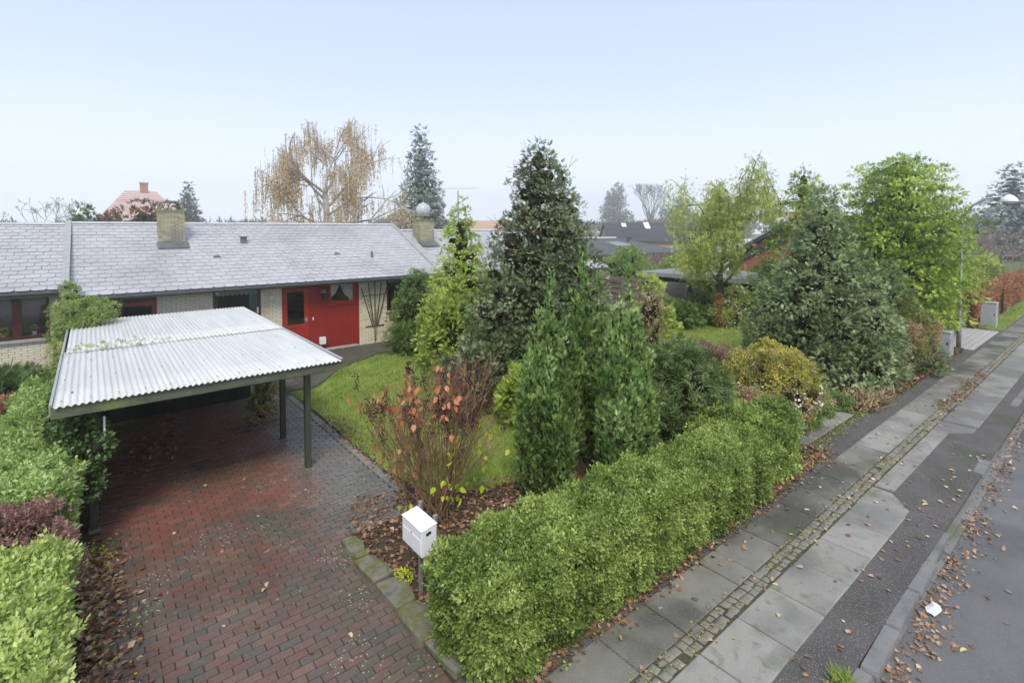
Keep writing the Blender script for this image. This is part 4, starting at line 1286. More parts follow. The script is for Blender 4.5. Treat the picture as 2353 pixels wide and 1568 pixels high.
# house number disc
mb = MB(); mb.tube([(4.59, WY - .02, 2.02), (4.59, WY - .002, 2.02)], .075, 24); npl = mb.build('number_disc', M_white, hA, bevel=.003)
mb = MB()
ring = [(4.59 + .066 * math.cos(a), WY - .0225, 2.02 + .066 * math.sin(a)) for a in np.linspace(0, 2 * math.pi, 25)]
for i in range(24): mb.bar(ring[i], ring[i + 1], .006, .006)
mb.tube([(4.583, WY - .0235, 2.045), (4.572, WY - .0235, 2.02), (4.578, WY - .0235, 1.998), (4.598, WY - .0235, 1.998), (4.604, WY - .0235, 2.014), (4.59, WY - .0235, 2.026), (4.576, WY - .0235, 2.016)], .004, 5)
mb.build('number_mark', M_gutter, npl)
# carriage lamp
lt = thing('wall_lantern', 'black carriage lantern with cone roof on the red panel beside the door', 'lamp', (6.25, WY, 2.1))
mb = MB(); mb.tube([(6.17, WY + .03, 2.25), (6.17, WY - .06, 2.26), (6.2, WY - .12, 2.24), (6.25, WY - .14, 2.17)], .014, 8); mb.tube([(6.17, WY + .035, 2.25), (6.17, WY + .0, 2.25)], .05, 12); mb.build('bracket', M_dark, lt)
mb = MB(); mb.lathe((6.25, WY - .14, 2.06), [(.125, 0), (.06, .06), (.025, .11), (.0, .12)], 12); mb.build('lantern_roof', M_cap, lt)
mb = MB()
for k in range(8):
    a = 2 * math.pi * k / 8
    mb.bar((6.25 + .085 * math.cos(a), WY - .14 + .085 * math.sin(a), 1.86), (6.25 + .085 * math.cos(a), WY - .14 + .085 * math.sin(a), 2.06), .012, .012)
for z in (1.86, 1.93, 1.99, 2.05): mb.lathe((6.25, WY - .14, z), [(.09, 0), (.09, .012), (.08, .012), (.08, 0)], 12)
mb.build('lantern_cage', M_dark, lt)
mb = MB(); mb.lathe((6.25, WY - .14, 1.86), [(.0, 0), (.07, 0), (.07, .2)], 12); mb.build('lantern_glass', M_glassd, lt)
# meter box
mbx = thing('meter_box', 'small white meter box on a pipe at the foot of the red panel', 'box', (6.22, WY - .05, 0))
mb = MB(); mb.box(6.12, 6.33, WY - .10, WY + .02, .24, .49); mb.build('cover', M_white, mbx, bevel=.01)
mb = MB(); mb.tube([(6.165, WY - .05, -.02), (6.165, WY - .05, .24)], .02, 8); mb.build('pipe', M_galv, mbx)
# trellis
tr = thing('fan_trellis', 'dark fan shaped wooden trellis with dry stems on the yellow brick wall', 'trellis', (8.18, WY, .66))
for (xt, zt) in ((7.66, 2.10), (7.93, 2.28), (8.19, 2.42), (8.45, 2.28), (8.67, 2.10)):
    mb = MB(); mb.bar((8.18 + (xt - 8.18) * .18, WY - .045, .66), (xt, WY - .045, zt), .028, .02, up=(0, 1, 0)); mb.build('trellis_bar', M_gwood, tr)
mb = MB(); mb.bar((7.68, WY - .02, 1.80), (8.64, WY - .02, 1.84), .02, .026, up=(0, 1, 0)); mb.build('crossbar', M_gwood, tr)
mb = MB(); mb.bar((7.82, WY - .02, .655), (8.56, WY - .02, .66), .02, .03, up=(0, 1, 0)); mb.build('crossbar', M_gwood, tr)
a = Acc(); P = np.stack([rng.uniform(7.9, 8.2, 60), rng.uniform(WY - .12, WY - .03, 60), rng.uniform(.1, 1.7, 60)], 1); P[:, 0] = 8.17 - (P[:, 2] - .5).clip(0) * .24 + rng.normal(size=60) * .03
place(a, T_leaf, P, rng.normal(size=P.shape), rng.normal(size=P.shape), np.full(60, .06), rng.random(60)); a.build('dry_leaf', L_brown, tr, 'stuff')
segs_mesh([((8.18, WY - .04, 0), (8.17, WY - .05, .5), .01, .009), ((8.17, WY - .05, .5), (8.02, WY - .06, 1.1), .009, .007), ((8.02, WY - .06, 1.1), (7.9, WY - .06, 1.7), .007, .004), ((8.2, WY - .04, .1), (8.24, WY - .05, 1.3), .012, .008)], 'stem', M_twig, tr)

# ---------------- left neighbour
hB = thing('row_house', 'yellow brick row house cut off by the left edge, with dark red window frames', 'house', (-4, WY, 0))
segsB = [(-.89, -.5, 0, 2.66), (-5.5, -.89, 0, 1.42), (-8, -5.5, 0, 2.66)]
mb = MB()
for (a_, b_, c_, d_) in segsB: mb.box(a_, b_, WY + .012, WY + .25, c_ - .1, d_)
wallB = mb.build('wall', M_mortar, hB)
its = []
for (a_, b_, c_, d_) in segsB:
    if a_ > -7: brick_rect(max(a_, -4.2), b_, c_, d_, WY, its, seed=4)
pieces('brick', BOXT, its, M_ybrick, wallB, 300)
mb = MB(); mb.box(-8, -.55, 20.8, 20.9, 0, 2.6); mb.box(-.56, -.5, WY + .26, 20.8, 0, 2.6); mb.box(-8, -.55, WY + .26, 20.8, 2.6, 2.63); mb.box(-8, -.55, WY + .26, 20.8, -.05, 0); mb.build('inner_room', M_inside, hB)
ly0, lz0, lz1 = 17.62, 2.72, 4.43
mb = MB(); mb.prism([(ly0, lz0), (21.9, lz1), (26, 2.6), (26, 2.5), (21.9, lz1 - .12), (ly0, lz0 - .07)], 'x', -8, -.62)
roofB = mb.build('roof', M_gutter, hB)
tiles_plane(-3.6, -.62, ly0 - .03, lz0, 21.88, lz1, .30, 19, roofB, M_slate, 280)
its = []
for k in range(4):
    its.append((mtx(-.62 - (k + 1) * .94, 21.77, lz1 - .01, .93, .145, .012, rx=R(22.0)), rng.random()))
    its.append((mtx(-.62 - (k + 1) * .94, 21.9, lz1 + .045, .93, .145, .012, rx=R(-22.0)), rng.random()))
pieces('ridge_cap', BOXT, its, M_ridge, roofB)
mb = MB(); mb.prism([(17.5, 2.50), (21.9, 4.45), (21.9, 4.56), (17.5, 2.80)], 'x', -.62, -.47); mb.build('party_verge', M_zinc, roofB)
mb = MB(); mb.prism([(17.62 - .065 - .055 * math.cos(a), 2.68 - .055 * math.sin(a)) for a in np.linspace(0, math.pi, 8)], 'x', -8, -.66); mb.box(-8, -.62, 17.66, 17.68, 2.56, 2.7); mb.box(-8, -.62, 17.68, WY + .02, 2.63, 2.65)
mb.build('gutter', M_gutter, hB)
win = frame('window', -5.5, -.89, 1.47, 2.62, WY + .06, .06, .07, M_maroon, hB)
mb = MB(); mb.box(-1.60, -1.42, WY - .009, WY + .059, 1.53, 2.56); mb.build('mullion', M_maroon, win)
mb = MB(); mb.box(-3.2, -3.05, WY - .009, WY + .059, 1.53, 2.56); mb.build('mullion', M_maroon, win)
pane(-5.44, -3.2, 1.53, 2.56, WY + .03, win); pane(-3.05, -1.60, 1.53, 2.56, WY + .03, win); pane(-1.42, -.95, 1.53, 2.56, WY + .03, win)
mb = MB(); mb.prism([(WY - .07, 1.37), (WY - .07, 1.42), (WY + .08, 1.465), (WY + .08, 1.40)], 'x', -5.55, -.84); mb.build('sill', M_sill, win)
mb = MB(); mb.box(-5.4, -.9, WY + .1, WY + .3, 1.49, 1.52); mb.build('window_board', M_sill, win)
pp = thing('flower_pot', 'white pot with pale flowers behind the left window of the neighbouring house', 'plant', (-1.2, WY + .2, 1.52))
mb = MB(); mb.lathe((-1.2, WY + .2, 1.52), [(.0, 0), (.045, 0), (.055, .09), (.05, .09)], 12); mb.build('pot', M_white, pp)
a = Acc(); crown(a, [(-1.2, WY + .2, 1.68, .08, .08, .06, .5)], 60, T_leaf, .05, cull=0); a.build('foliage', L_dark, pp)
a = Acc(); crown(a, [(-1.2, WY + .2, 1.71, .09, .08, .05, .5)], 22, T_leafw, .04, cull=0); a.build('flowers', L_berry, pp)
pp = thing('flower_pot', 'pot of orange yellow flowers in the window at the left edge of the photo', 'plant', (-1.78, WY + .2, 1.52))
mb = MB(); mb.lathe((-1.78, WY + .2, 1.52), [(.0, 0), (.05, 0), (.06, .07), (.05, .07)], 12); mb.build('pot', M_soap, pp)
a = Acc(); crown(a, [(-1.78, WY + .2, 1.66, .09, .08, .07, .5)], 90, T_leafw, .05, cull=0); a.build('flowers', M_yellow, pp)

# ---------------- right neighbour (continues the row, set a little lower)
hC = thing('row_house', 'slate roofed row house set lower, with a glass globe on its chimney', 'house', (15, 18.2, 0))
mb = MB(); mb.box(10.82, 21, 18.3, 18.5, -.1, 2.2); wallC = mb.build('wall', M_mortar, hC)
its = []; brick_rect(10.82, 13.0, 0, 2.2, 18.285, its); pieces('brick', BOXT, its, M_ybrick, wallC, 120)
mb = MB(); mb.prism([(17.66, 2.26), (21.9, 4.20), (26, 2.3), (26, 2.2), (21.9, 4.1), (17.66, 2.19)], 'x', 10.82, 21)
roofC = mb.build('roof', M_gutter, hC)
tiles_plane(10.82, 21, 17.63, 2.26, 21.88, 4.20, .30, 20, roofC, M_slate, 300)
its = []
for k in range(11):
    its.append((mtx(10.82 + k * .93, 21.77, 4.19, .93, .145, .012, rx=R(24.0)), rng.random()))
    its.append((mtx(10.82 + k * .93, 21.9, 4.25, .93, .145, .012, rx=R(-24.0)), rng.random()))
pieces('ridge_cap', BOXT, its, M_ridge, roofC)
mb = MB(); mb.prism([(17.62 - .065 - .055 * math.cos(a), 2.2 - .055 * math.sin(a)) for a in np.linspace(0, math.pi, 8)], 'x', 10.83, 21); mb.build('gutter', M_gutter, hC)
chimney(11.5, 12.24, 20.62, 21.3, 3.66, 4.66, roofC, 'globe')

# ================================================================== CARPORT
cp = thing('carport', 'flat carport with white corrugated roof sheets on dark green posts over the driveway', 'carport', (1.5, 9.4, 0))


def sheet(x0, x1, y0, z0, y1, z1, t):
    pitch = .0765; nx = int(round((x1 - x0) / pitch * 8)); xs_ = np.linspace(x0, x1, nx + 1)
    w = .0125 * np.sin(2 * np.pi * xs_ / pitch)
    ny = 4
    V = []
    for j in range(ny + 1):
        f = j / ny
        V.append(np.stack([xs_, np.full_like(xs_, y0 + (y1 - y0) * f), z0 + (z1 - z0) * f + w], 1))
    V = np.concatenate(V); n = nx + 1
    F = [(j * n + i, j * n + i + 1, (j + 1) * n + i + 1, (j + 1) * n + i) for j in range(ny) for i in range(nx)]
    V2 = V.copy(); V2[:, 2] -= .006
    F2 = [(a + len(V), d + len(V), c + len(V), b + len(V)) for a, b, c, d in F]
    E = [(i + 1, i, i + len(V), i + 1 + len(V)) for i in range(nx)]
    me = make_mesh('roof_sheet', np.concatenate([V, V2]), np.array(F + F2 + E), np.full(2 * len(V), t), True)
    me.materials.append(M_corr)
    return link(bpy.data.objects.new('roof_sheet', me), cp)


for (a, b, t) in ((-.43, .87, .3), (.862, 2.03, .7), (2.022, 3.37, .5)):
    sheet(a, b, 8.86 + .0, 1.975 + (.002 if t == .7 else 0), 12.65, 1.995 + (.002 if t == .7 else 0), t)
for (a, b, t) in ((-.40, 1.35, .6), (1.342, 3.37, .35)):
    sheet(a, b, 12.45, 2.012 + (.002 if t == .35 else 0), 16.4, 2.04 + (.002 if t == .35 else 0), t)
its = [(mtx(-.36 + i * .3060 + .0, y_, 1.995 + (y_ > 12.5) * .026, .012, .012, .014), .5) for i in range(12) for y_ in (9.05, 10.3, 11.6, 12.75, 14.3, 16.1)]
pieces('roof_screw', BOXT, its, M_lead, cp)
mb = MB(); mb.box(-.46, 3.40, 8.90, 8.945, 1.815, 1.958); mb.build('fascia', M_gwoodf, cp, bevel=.004)
mb = MB(); mb.box(-.475, -.43, 8.946, 16.4, 1.85, 1.99); mb.build('side_board', M_sill, cp)
mb = MB(); mb.box(3.375, 3.405, 8.946, 16.4, 1.88, 1.985); mb.build('side_board', M_gwoodf, cp)
mb = MB(); mb.box(-.47, -.44, 8.88, 16.4, 1.991, 2.015); mb.build('edge_trim', M_zinc, cp)
mb = MB(); mb.box(3.36, 3.41, 8.88, 16.4, 1.986 + .012, 2.012); mb.build('edge_trim', M_zinc, cp)
for y in (9.36, 11.0, 12.6, 14.25, 16.2):
    mb = MB(); mb.box(-.15, 3.28, y - .035, y + .035, 1.69, 1.83); mb.build('beam', M_gwood, cp)
for k in range(6):
    x = -.2 + k * .66; mb = MB(); mb.box(x - .025, x + .025, 8.95, 16.35, 1.832, 1.955); mb.build('rafter', M_gwood, cp)
for (x, y) in ((2.93, 9.36), (2.955, 11.0), (-.05, 9.36), (-.05, 11.6), (-.05, 14.0)):
    mb = MB(); mb.box(x - .05, x + .05, y - .05, y + .05, -.03, 1.689)
    p_ = mb.build('post', M_gwood, cp, bevel=.006)
    mb = MB(); mb.box(x - .065, x + .065, y - .065, y + .065, -.02, .02); mb.build('post_foot', M_cap, p_)
# shed at the back of the carport with vertical black boards
sh = thing('shed', 'low black boarded shed closing the back of the carport', 'shed', (1.5, 14.4, 0))
mb = MB(); mb.box(0, 3.05, 14.30, 16.0, -.03, 1.66); wallS = mb.build('wall', M_bwood, sh)
its = [(mtx(.0 + k * .1, 14.27, 0.0, .092, .025, 1.66), rng.random()) for k in range(30)]
its += [(mtx(3.052, 14.3 + k * .1, 0.0, .022, .092, 1.66), rng.random()) for k in range(17)]
pieces('board', BOXT, its, M_bwood, wallS)
# gauge on the left post
gg = thing('rain_gauge', 'white tube with green base hanging on the left front carport post', 'gauge', (.09, 9.12, 1.4))
mb = MB(); mb.tube([(.09, 9.12, 1.42), (.09, 9.12, 1.68)], .013, 10); mb.build('tube', M_white, gg)
mb = MB(); mb.tube([(.09, 9.12, 1.34), (.09, 9.12, 1.42)], .02, 10); mb.build('collar', M_galv, gg)
mb = MB(); mb.tube([(.09, 9.12, 1.29), (.09, 9.12, 1.34)], .027, 10); mb.build('cup', M_mint, gg)

# ================================================================== LETTERBOX
lb = thing('letterbox', 'white letterbox with sloping lid on galvanised posts at the hedge corner', 'letterbox', (2.88, 5.37, 0))
mb = MB(); mb.add([(2.72, 4.88, .70), (2.91, 4.88, .70), (2.91, 5.33, .70), (2.72, 5.33, .70), (2.72, 4.88, .99), (2.91, 4.88, 1.025), (2.91, 5.33, 1.025), (2.72, 5.33, .99)],
                  [(0, 3, 2, 1), (4, 5, 6, 7), (0, 1, 5, 4), (1, 2, 6, 5), (2, 3, 7, 6), (3, 0, 4, 7)])
mb.build('box_body', M_white, lb, bevel=.006)
mb = MB(); mb.add([(2.713, 4.874, .984), (2.915, 4.874, 1.021), (2.915, 5.336, 1.021), (2.713, 5.336, .984), (2.713, 4.874, .994), (2.915, 4.874, 1.031), (2.915, 5.336, 1.031), (2.713, 5.336, .994)],
                  [(0, 3, 2, 1), (4, 5, 6, 7), (0, 1, 5, 4), (1, 2, 6, 5), (2, 3, 7, 6), (3, 0, 4, 7)]); mb.build('lid', M_white, lb, bevel=.003)
mb = MB(); mb.box(2.716, 2.722, 4.90, 5.31, .74, .885); mb.build('door', M_white, lb)
mb = MB(); mb.tube([(2.712, 5.10, .90), (2.722, 5.10, .90)], .010, 10); mb.build('lock', M_galv, lb)
mb = MB(); mb.box(2.775, 2.805, 4.872, 4.881, .93, .955, .5); mb.box(2.80, 2.835, 4.872, 4.881, .94, .965, .5); mb.build('mark', M_dark, lb)
for (x, y, zt) in ((2.94, 5.30, 1.09), (2.95, 4.98, 1.06)):
    mb = MB(); mb.box(x - .02, x + .02, y - .02, y + .02, -.02, zt); mb.build('post', M_galv, lb, bevel=.004)
mb = MB(); mb.box(2.911, 2.919, 4.9, 5.35, .80, .84); mb.box(2.911, 2.919, 4.9, 5.35, .94, .98); mb.build('bracket', M_galv, lb)

# ================================================================== STREET FURNITURE
sl = thing('street_lamp', 'grey street lamp with curved arm and white shade over the pavement', 'street lamp', (24.1, 4.05, 0))
mb = MB(); mb.tube([(24.1, 4.05, -.02), (24.1, 4.05, 1.1), (24.1, 4.05, 1.15), (24.1, 4.05, 4.3), (24.1, 4.0, 4.75), (24.1, 3.78, 5.12), (24.1, 3.45, 5.33), (24.1, 3.05, 5.40)], [.075, .07, .05, .045, .04, .036, .032, .03], 10); mb.build('pole', M_galv, sl, True)
mb = MB(); mb.lathe((24.1, 2.86, 5.20), [(.24, 0), (.25, .02), (.20, .12), (.12, .20), (.05, .24), (.0, .25)], 18); mb.build('lamp_shade', M_white, sl, True)
mb = MB(); mb.lathe((24.1, 2.86, 5.16), [(.0, 0), (.08, .0), (.1, .05), (.05, .08)], 12); mb.build('bulb', M_white, sl, True)
sp = thing('sign_post', 'thin galvanised post standing just beyond the street lamp', 'post', (28.1, 4.75, 0))
mb = MB(); mb.tube([(28.1, 4.75, -.02), (28.1, 4.75, 2.6)], .04, 10); mb.build('tube', M_galv, sp)


def cabinet(x, y, w, d, h, label, mat, rot=0):
    t = thing('utility_cabinet', label, 'cabinet', (x, y, 0))
    mb = MB(); mb.box(x - w / 2, x + w / 2, y - d / 2, y + d / 2, .0, h); mb.build('housing', mat, t, bevel=.02)
    mb = MB(); mb.prism([(y - d / 2 - .02, h + .001), (y + d / 2 + .02, h + .001), (y + d / 2 - .03, h + .05), (y - d / 2 + .03, h + .05)], 'x', x - w / 2 - .02, x + w / 2 + .02); mb.build('lid', mat, t, bevel=.01)
    mb = MB(); mb.box(x - w / 2 - .008, x - w / 2 - .001, y - d / 2 + .03, y + d / 2 - .03, .1, h - .08); dd = mb.build('door', mat, t)
    mb = MB(); mb.box(x - w / 2 - .02, x - w / 2 - .009, y - d / 2 + .06, y - d / 2 + .09, h * .5, h * .5 + .1); mb.build('lock', M_dark, dd)


cabinet(22.35, 4.08, .55, .32, .80, 'weathered grey utility cabinet half sunk in the bushes at the foot of the street lamp', M_cabd)
cabinet(30.35, 4.12, .40, .55, 1.05, 'clean light grey utility cabinet in front of the russet beech hedge', M_cabg)
# bin store
bs = thing('bin_store', 'black slatted bin store with wire gate beside the beech hedge', 'bin store', (28.3, 5.4, 0))
mb = MB(); mb.box(28.9, 29.25, 4.9, 5.0, 0, 1.15); mb.box(27.2, 27.3, 4.9, 5.0, 0, 1.15); mb.build('frame', M_dark, bs)
mb = MB(); mb.box(27.1, 28.5, 4.8, 5.9, 1.16, 1.22); mb.build('lid', M_galv, bs)
for k in range(9):
    mb = MB(); mb.bar((27.35 + k * .18, 4.95, .05), (27.35 + k * .18, 4.95, 1.1), .012, .012); mb.build('wire', M_galv, bs)
for k in range(6):
    mb = MB(); mb.bar((27.3, 4.945, .1 + k * .19), (28.9, 4.945, .1 + k * .19), .012, .012); mb.build('wire', M_galv, bs)
for k in range(8):
    mb = MB(); mb.box(27.3, 29.2, 5.9, 5.93, .05 + k * .14, .16 + k * .14); mb.build('slat', M_dark, bs)
wb = thing('wheelie_bin', 'black wheeled bin standing inside the wire gated store', 'bin', (27.7, 5.5, 0))
mb = MB(); mb.hexa([(27.45, 5.2, .08), (27.95, 5.2, .08), (27.95, 5.7, .08), (27.45, 5.7, .08), (27.4, 5.12, .98), (28.0, 5.12, .98), (28.0, 5.78, .98), (27.4, 5.78, .98)]); mb.build('bin_body', M_dark, wb)
mb = MB(); mb.prism([(5.08, .985), (5.8, .985), (5.8, 1.06), (5.4, 1.09), (5.08, 1.03)], 'x', 27.38, 28.02); mb.build('lid', M_dark, wb)

# timber pieces at the bed edge
tb = thing('timber_edging', 'stack of pale weathered boards edging the bed below the big grey green conifer', 'boards', (14.2, 4.5, 0))
for k in range(4):
    mb = MB(); mb.bar((13.55 + .05 * k, 5.2 - .02 * k, .03 + .045 * k), (14.35, 4.35 + .03 * k, .03 + .045 * k), .10, .035, rng.random()); mb.build('board', M_fence, tb)

# ================================================================== BACKGROUND BUILDINGS
# fence between the gardens (woven boards)
fn = thing('board_fence', 'grey brown woven board fence at the end of the neighbour lawn', 'fence', (20.6, 15, 0))
FX = 20.8
for p in range(5):
    y0 = 12.95 + p * 1.82
    mb = MB(); mb.box(FX - .05, FX + .05, y0 - .05, y0 + .05, 0, 1.84); mb.build('post', M_fence, fn)
    for k in range(13):
        mb = MB(); n = 8; vs = []; fs = []
        z0 = .06 + k * .137; t = rng.random()
        for i in range(n + 1):
            yy = y0 + .05 + (1.72) * i / n; off = .022 * math.sin(i / n * 2 * math.pi + (math.pi if k % 2 else 0))
            vs += [(FX + off - .006, yy, z0), (FX + off + .006, yy, z0), (FX + off + .006, yy, z0 + .128), (FX + off - .006, yy, z0 + .128)]
        for i in range(n):
            a = 4 * i; b = a + 4
            fs += [(a, b, b + 3, a + 3), (a + 3, b + 3, b + 2, a + 2), (a + 1, a + 2, b + 2, b + 1), (a, a + 1, b + 1, b)]
        mb.add(vs, fs, t); mb.build('slat', M_fence, fn)
# neighbour's dark carport with flat roof
nc = thing('garage', 'dark timber garage with flat grey roof edge behind the twisted willow', 'garage', (25, 13, 0))
mb = MB(); mb.box(23.35, 28.3, 9.2, 17.6, 1.78, 1.93); mb.build('flat_roof', M_felt2, nc)
mb = MB(); mb.box(23.33, 23.349, 9.18, 17.62, 1.74, 1.95); mb.build('roof_edge', M_zinc, nc)
mb = MB(); mb.box(23.7, 28.2, 9.4, 17.5, 0, 1.78); wl_ = mb.build('wall', M_bwood, nc)
its = [(mtx(23.67, 9.4 + k * .16, 0, .03, .15, 1.77), rng.random()) for k in range(50)]
pieces('board', BOXT, its, M_bwood, wl_)
# red brick house
rh = thing('brick_house', 'red brick house with dark roof edge and chimney behind the willow', 'house', (30, 12, 0))
GX = 29.0
mb = MB(); mb.prism([(15.3, 0), (15.3, 2.45), (11.2, 4.75), (7.1, 2.45), (7.1, 0)], 'x', GX + .02, GX + 9)
rw = mb.build('wall', M_rbrick, rh)
its = []
nrow = int(4.6 / .0667)
for r_ in range(nrow):
    z = r_ * .0667
    if z < 1.5: continue
    ylo, yhi = 7.1, 15.3
    if z > 2.45: d_ = (z - 2.45) / (4.75 - 2.45) * 4.1; ylo += d_; yhi -= d_
    yy = yhi + (.12 if r_ % 2 else 0)
    while yy > max(ylo, 9.5) + .05:
        a, b = max(yy - .232, ylo), min(yy, yhi)
        if b - a > .05 and not (11.2 < (a + b) / 2 < 13.2 and 1.75 < z < 2.45):
            its.append((mtx(GX, a, z + .005, .02, b - a - .01, .056), rng.random()))
        yy -= .24
pieces('brick', BOXT, its, M_rbrick, rw, 300)
mb = MB(); mb.hexa([(GX - .3, 15.8, 2.28), (GX + 9, 15.8, 2.28), (GX + 9, 11.2, 4.86), (GX - .3, 11.2, 4.86), (GX - .3, 15.8, 2.5), (GX + 9, 15.8, 2.5), (GX + 9, 11.2, 5.08), (GX - .3, 11.2, 5.08)])
mb.hexa([(GX - .3, 11.2, 4.86), (GX + 9, 11.2, 4.86), (GX + 9, 6.6, 2.28), (GX - .3, 6.6, 2.28), (GX - .3, 11.2, 5.08), (GX + 9, 11.2, 5.08), (GX + 9, 6.6, 2.5), (GX - .3, 6.6, 2.5)])
rf = mb.build('roof', M_dtile, rh)
mb = MB(); mb.bar((GX - .33, 15.8, 2.52), (GX - .33, 11.2, 5.10), .06, .05); mb.build('verge_flashing', M_zinc, rf)
mb = MB(); mb.bar((GX - .06, 15.2, 2.26), (GX - .06, 11.5, 4.05), .10, .26); mb.build('lower_verge', M_dtile, rf)
mb = MB(); mb.box(GX + 2.0, GX + 2.8, 12.0, 12.8, 4.0, 5.25); mb.build('chimney', M_rbrick, rf)
w_ = MB(); w_.box(GX - .035, GX - .001, 11.2, 13.25, 1.70, 2.48); ww = w_.build('window', M_dark, rh)
mb = MB(); mb.box(GX - .045, GX - .036, 11.3, 13.15, 1.78, 2.40); mb.build('pane', M_glassd, ww)
mb = MB(); mb.box(GX - .06, GX - .046, 11.3, 13.15, 2.25, 2.36); mb.build('blind', M_white, ww)

# cream house with hipped grey roof
def hip_house(name, label, x0, x1, y0, y1, ze, zr, hip, mw, mr_, over=.5):
    t = thing(name, label, 'house', ((x0 + x1) / 2, y0, 0))
    mb = MB(); mb.box(x0 + over, x1 - over, y0 + over, y1 - over, 0, ze); w = mb.build('wall', mw, t)
    ym = (y0 + y1) / 2
    mb = MB(); mb.add([(x0, y0, ze), (x1, y0, ze), (x1, y1, ze), (x0, y1, ze), (x0 + hip, ym, zr), (x1 - hip, ym, zr), (x0, y0, ze - .15), (x1, y0, ze - .15), (x1, y1, ze - .15), (x0, y1, ze - .15)],
                      [(0, 1, 5, 4), (1, 2, 5), (2, 3, 4, 5), (3, 0, 4), (6, 7, 1, 0), (7, 8, 2, 1), (8, 9, 3, 2), (9, 6, 0, 3), (9, 8, 7, 6)])
    r_ = mb.build('roof', mr_, t)
    return t, w, r_


yh, w, r_ = hip_house('bungalow', 'cream bungalow with wide low grey hipped roof behind the round green bush', 30.0, 40.9, 25.6, 36.5, 2.3, 3.45, 3.0, M_cream, M_felt)
mb = MB(); mb.box(33.0, 37.9, 30.95, 31.15, 3.43, 3.52); mb.build('ridge_cap', M_white, r_)
mb = MB(); mb.add([(34.6, 28.0, 2.815), (37.2, 28.0, 2.815), (36.4, 29.6, 3.15), (34.8, 29.6, 3.15)], [(0, 1, 2, 3)]); mb.build('skylight_panel', M_felt2, r_)
mb = MB(); mb.box(37.6, 37.9, 29.2, 29.5, 2.9, 3.5); mb.box(37.5, 38.0, 29.1, 29.6, 3.5, 3.55); mb.build('roof_vent', M_lead, r_)
mb = MB(); mb.box(34.75, 36.0, 26.05, 26.09, .5, 1.95); wd = mb.build('window', M_maroon, yh)
mb = MB(); mb.box(34.85, 35.9, 26.03, 26.049, .6, 1.85); mb.build('pane', M_glassd, wd)
mb = MB(); mb.box(38.4, 40.3, 26.05, 26.09, .3, 1.95); wd = mb.build('window', M_maroon, yh)
mb = MB(); mb.box(38.5, 40.2, 26.03, 26.049, .4, 1.85); mb.build('pane', M_glassd, wd)


def gable_house(name, label, c, w, d, ze, zr, rz, mw, mr_, axis='x', cat='house', tiles=0, chim=None, sky=()):
    """gabled house, ridge along local x, turned rz about its centre"""
    t = thing(name, label, cat, (c[0], c[1], 0))
    cr, sr = math.cos(rz), math.sin(rz)

    def W(p): return (c[0] + p[0] * cr - p[1] * sr, c[1] + p[0] * sr + p[1] * cr, p[2])

    def put(mb, n_, m_, par): mb.v = [W(p) for p in mb.v]; return mb.build(n_, m_, par)
    mb = MB(); mb.prism([(-d / 2 + .3, 0), (-d / 2 + .3, ze), (0, zr - .15), (d / 2 - .3, ze), (d / 2 - .3, 0)], 'x', -w / 2 + .25, w / 2 - .25); wal = put(mb, 'wall', mw, t)
    mb = MB()
    mb.prism([(-d / 2 - .1, ze - .1), (0, zr - .05), (0, zr + .12), (-d / 2 - .1, ze + .07)], 'x', -w / 2, w / 2)
    mb.prism([(0, zr - .05), (d / 2 + .1, ze - .1), (d / 2 + .1, ze + .07), (0, zr + .12)], 'x', -w / 2, w / 2)
    rf = put(mb, 'roof', mr_, t)
    if tiles:
        for k in range(tiles):
            f0 = k / tiles; f1 = (k + 1) / tiles
            ya, za = -d / 2 - .1 + (d / 2 + .1) * f0, ze + .08 + (zr + .04 - ze) * f0
            yb, zb = -d / 2 - .1 + (d / 2 + .1) * f1, ze + .08 + (zr + .04 - ze) * f1
            mb = MB(); mb.prism([(ya, za), (yb, zb), (yb, zb + .01), (ya, za + .05)], 'x', -w / 2, w / 2, rng.random()); put(mb, 'tile_course', mr_, rf)
    for (sx, f0, f1, wd_) in sky:
        ya, za = -d / 2 + d / 2 * f0, ze + .2 + (zr - ze) * f0; yb, zb = -d / 2 + d / 2 * f1, ze + .2 + (zr - ze) * f1
        mb = MB(); mb.prism([(ya, za), (yb, zb), (yb, zb + .08), (ya, za + .08)], 'x', sx, sx + wd_); put(mb, 'skylight', M_white, rf)
    if chim:
        mb = MB(); mb.box(chim[0], chim[0] + chim[2], -chim[2] / 2, chim[2] / 2, zr - .5, chim[1]); ch = put(mb, 'chimney', M_rbrick, rf)
        mb = MB(); mb.box(chim[0] - .1, chim[0] + chim[2] + .1, -chim[2] / 2 - .1, chim[2] / 2 + .1, chim[1] + .001, chim[1] + .25); put(mb, 'chimney_cap', M_plinth, ch)
    return t


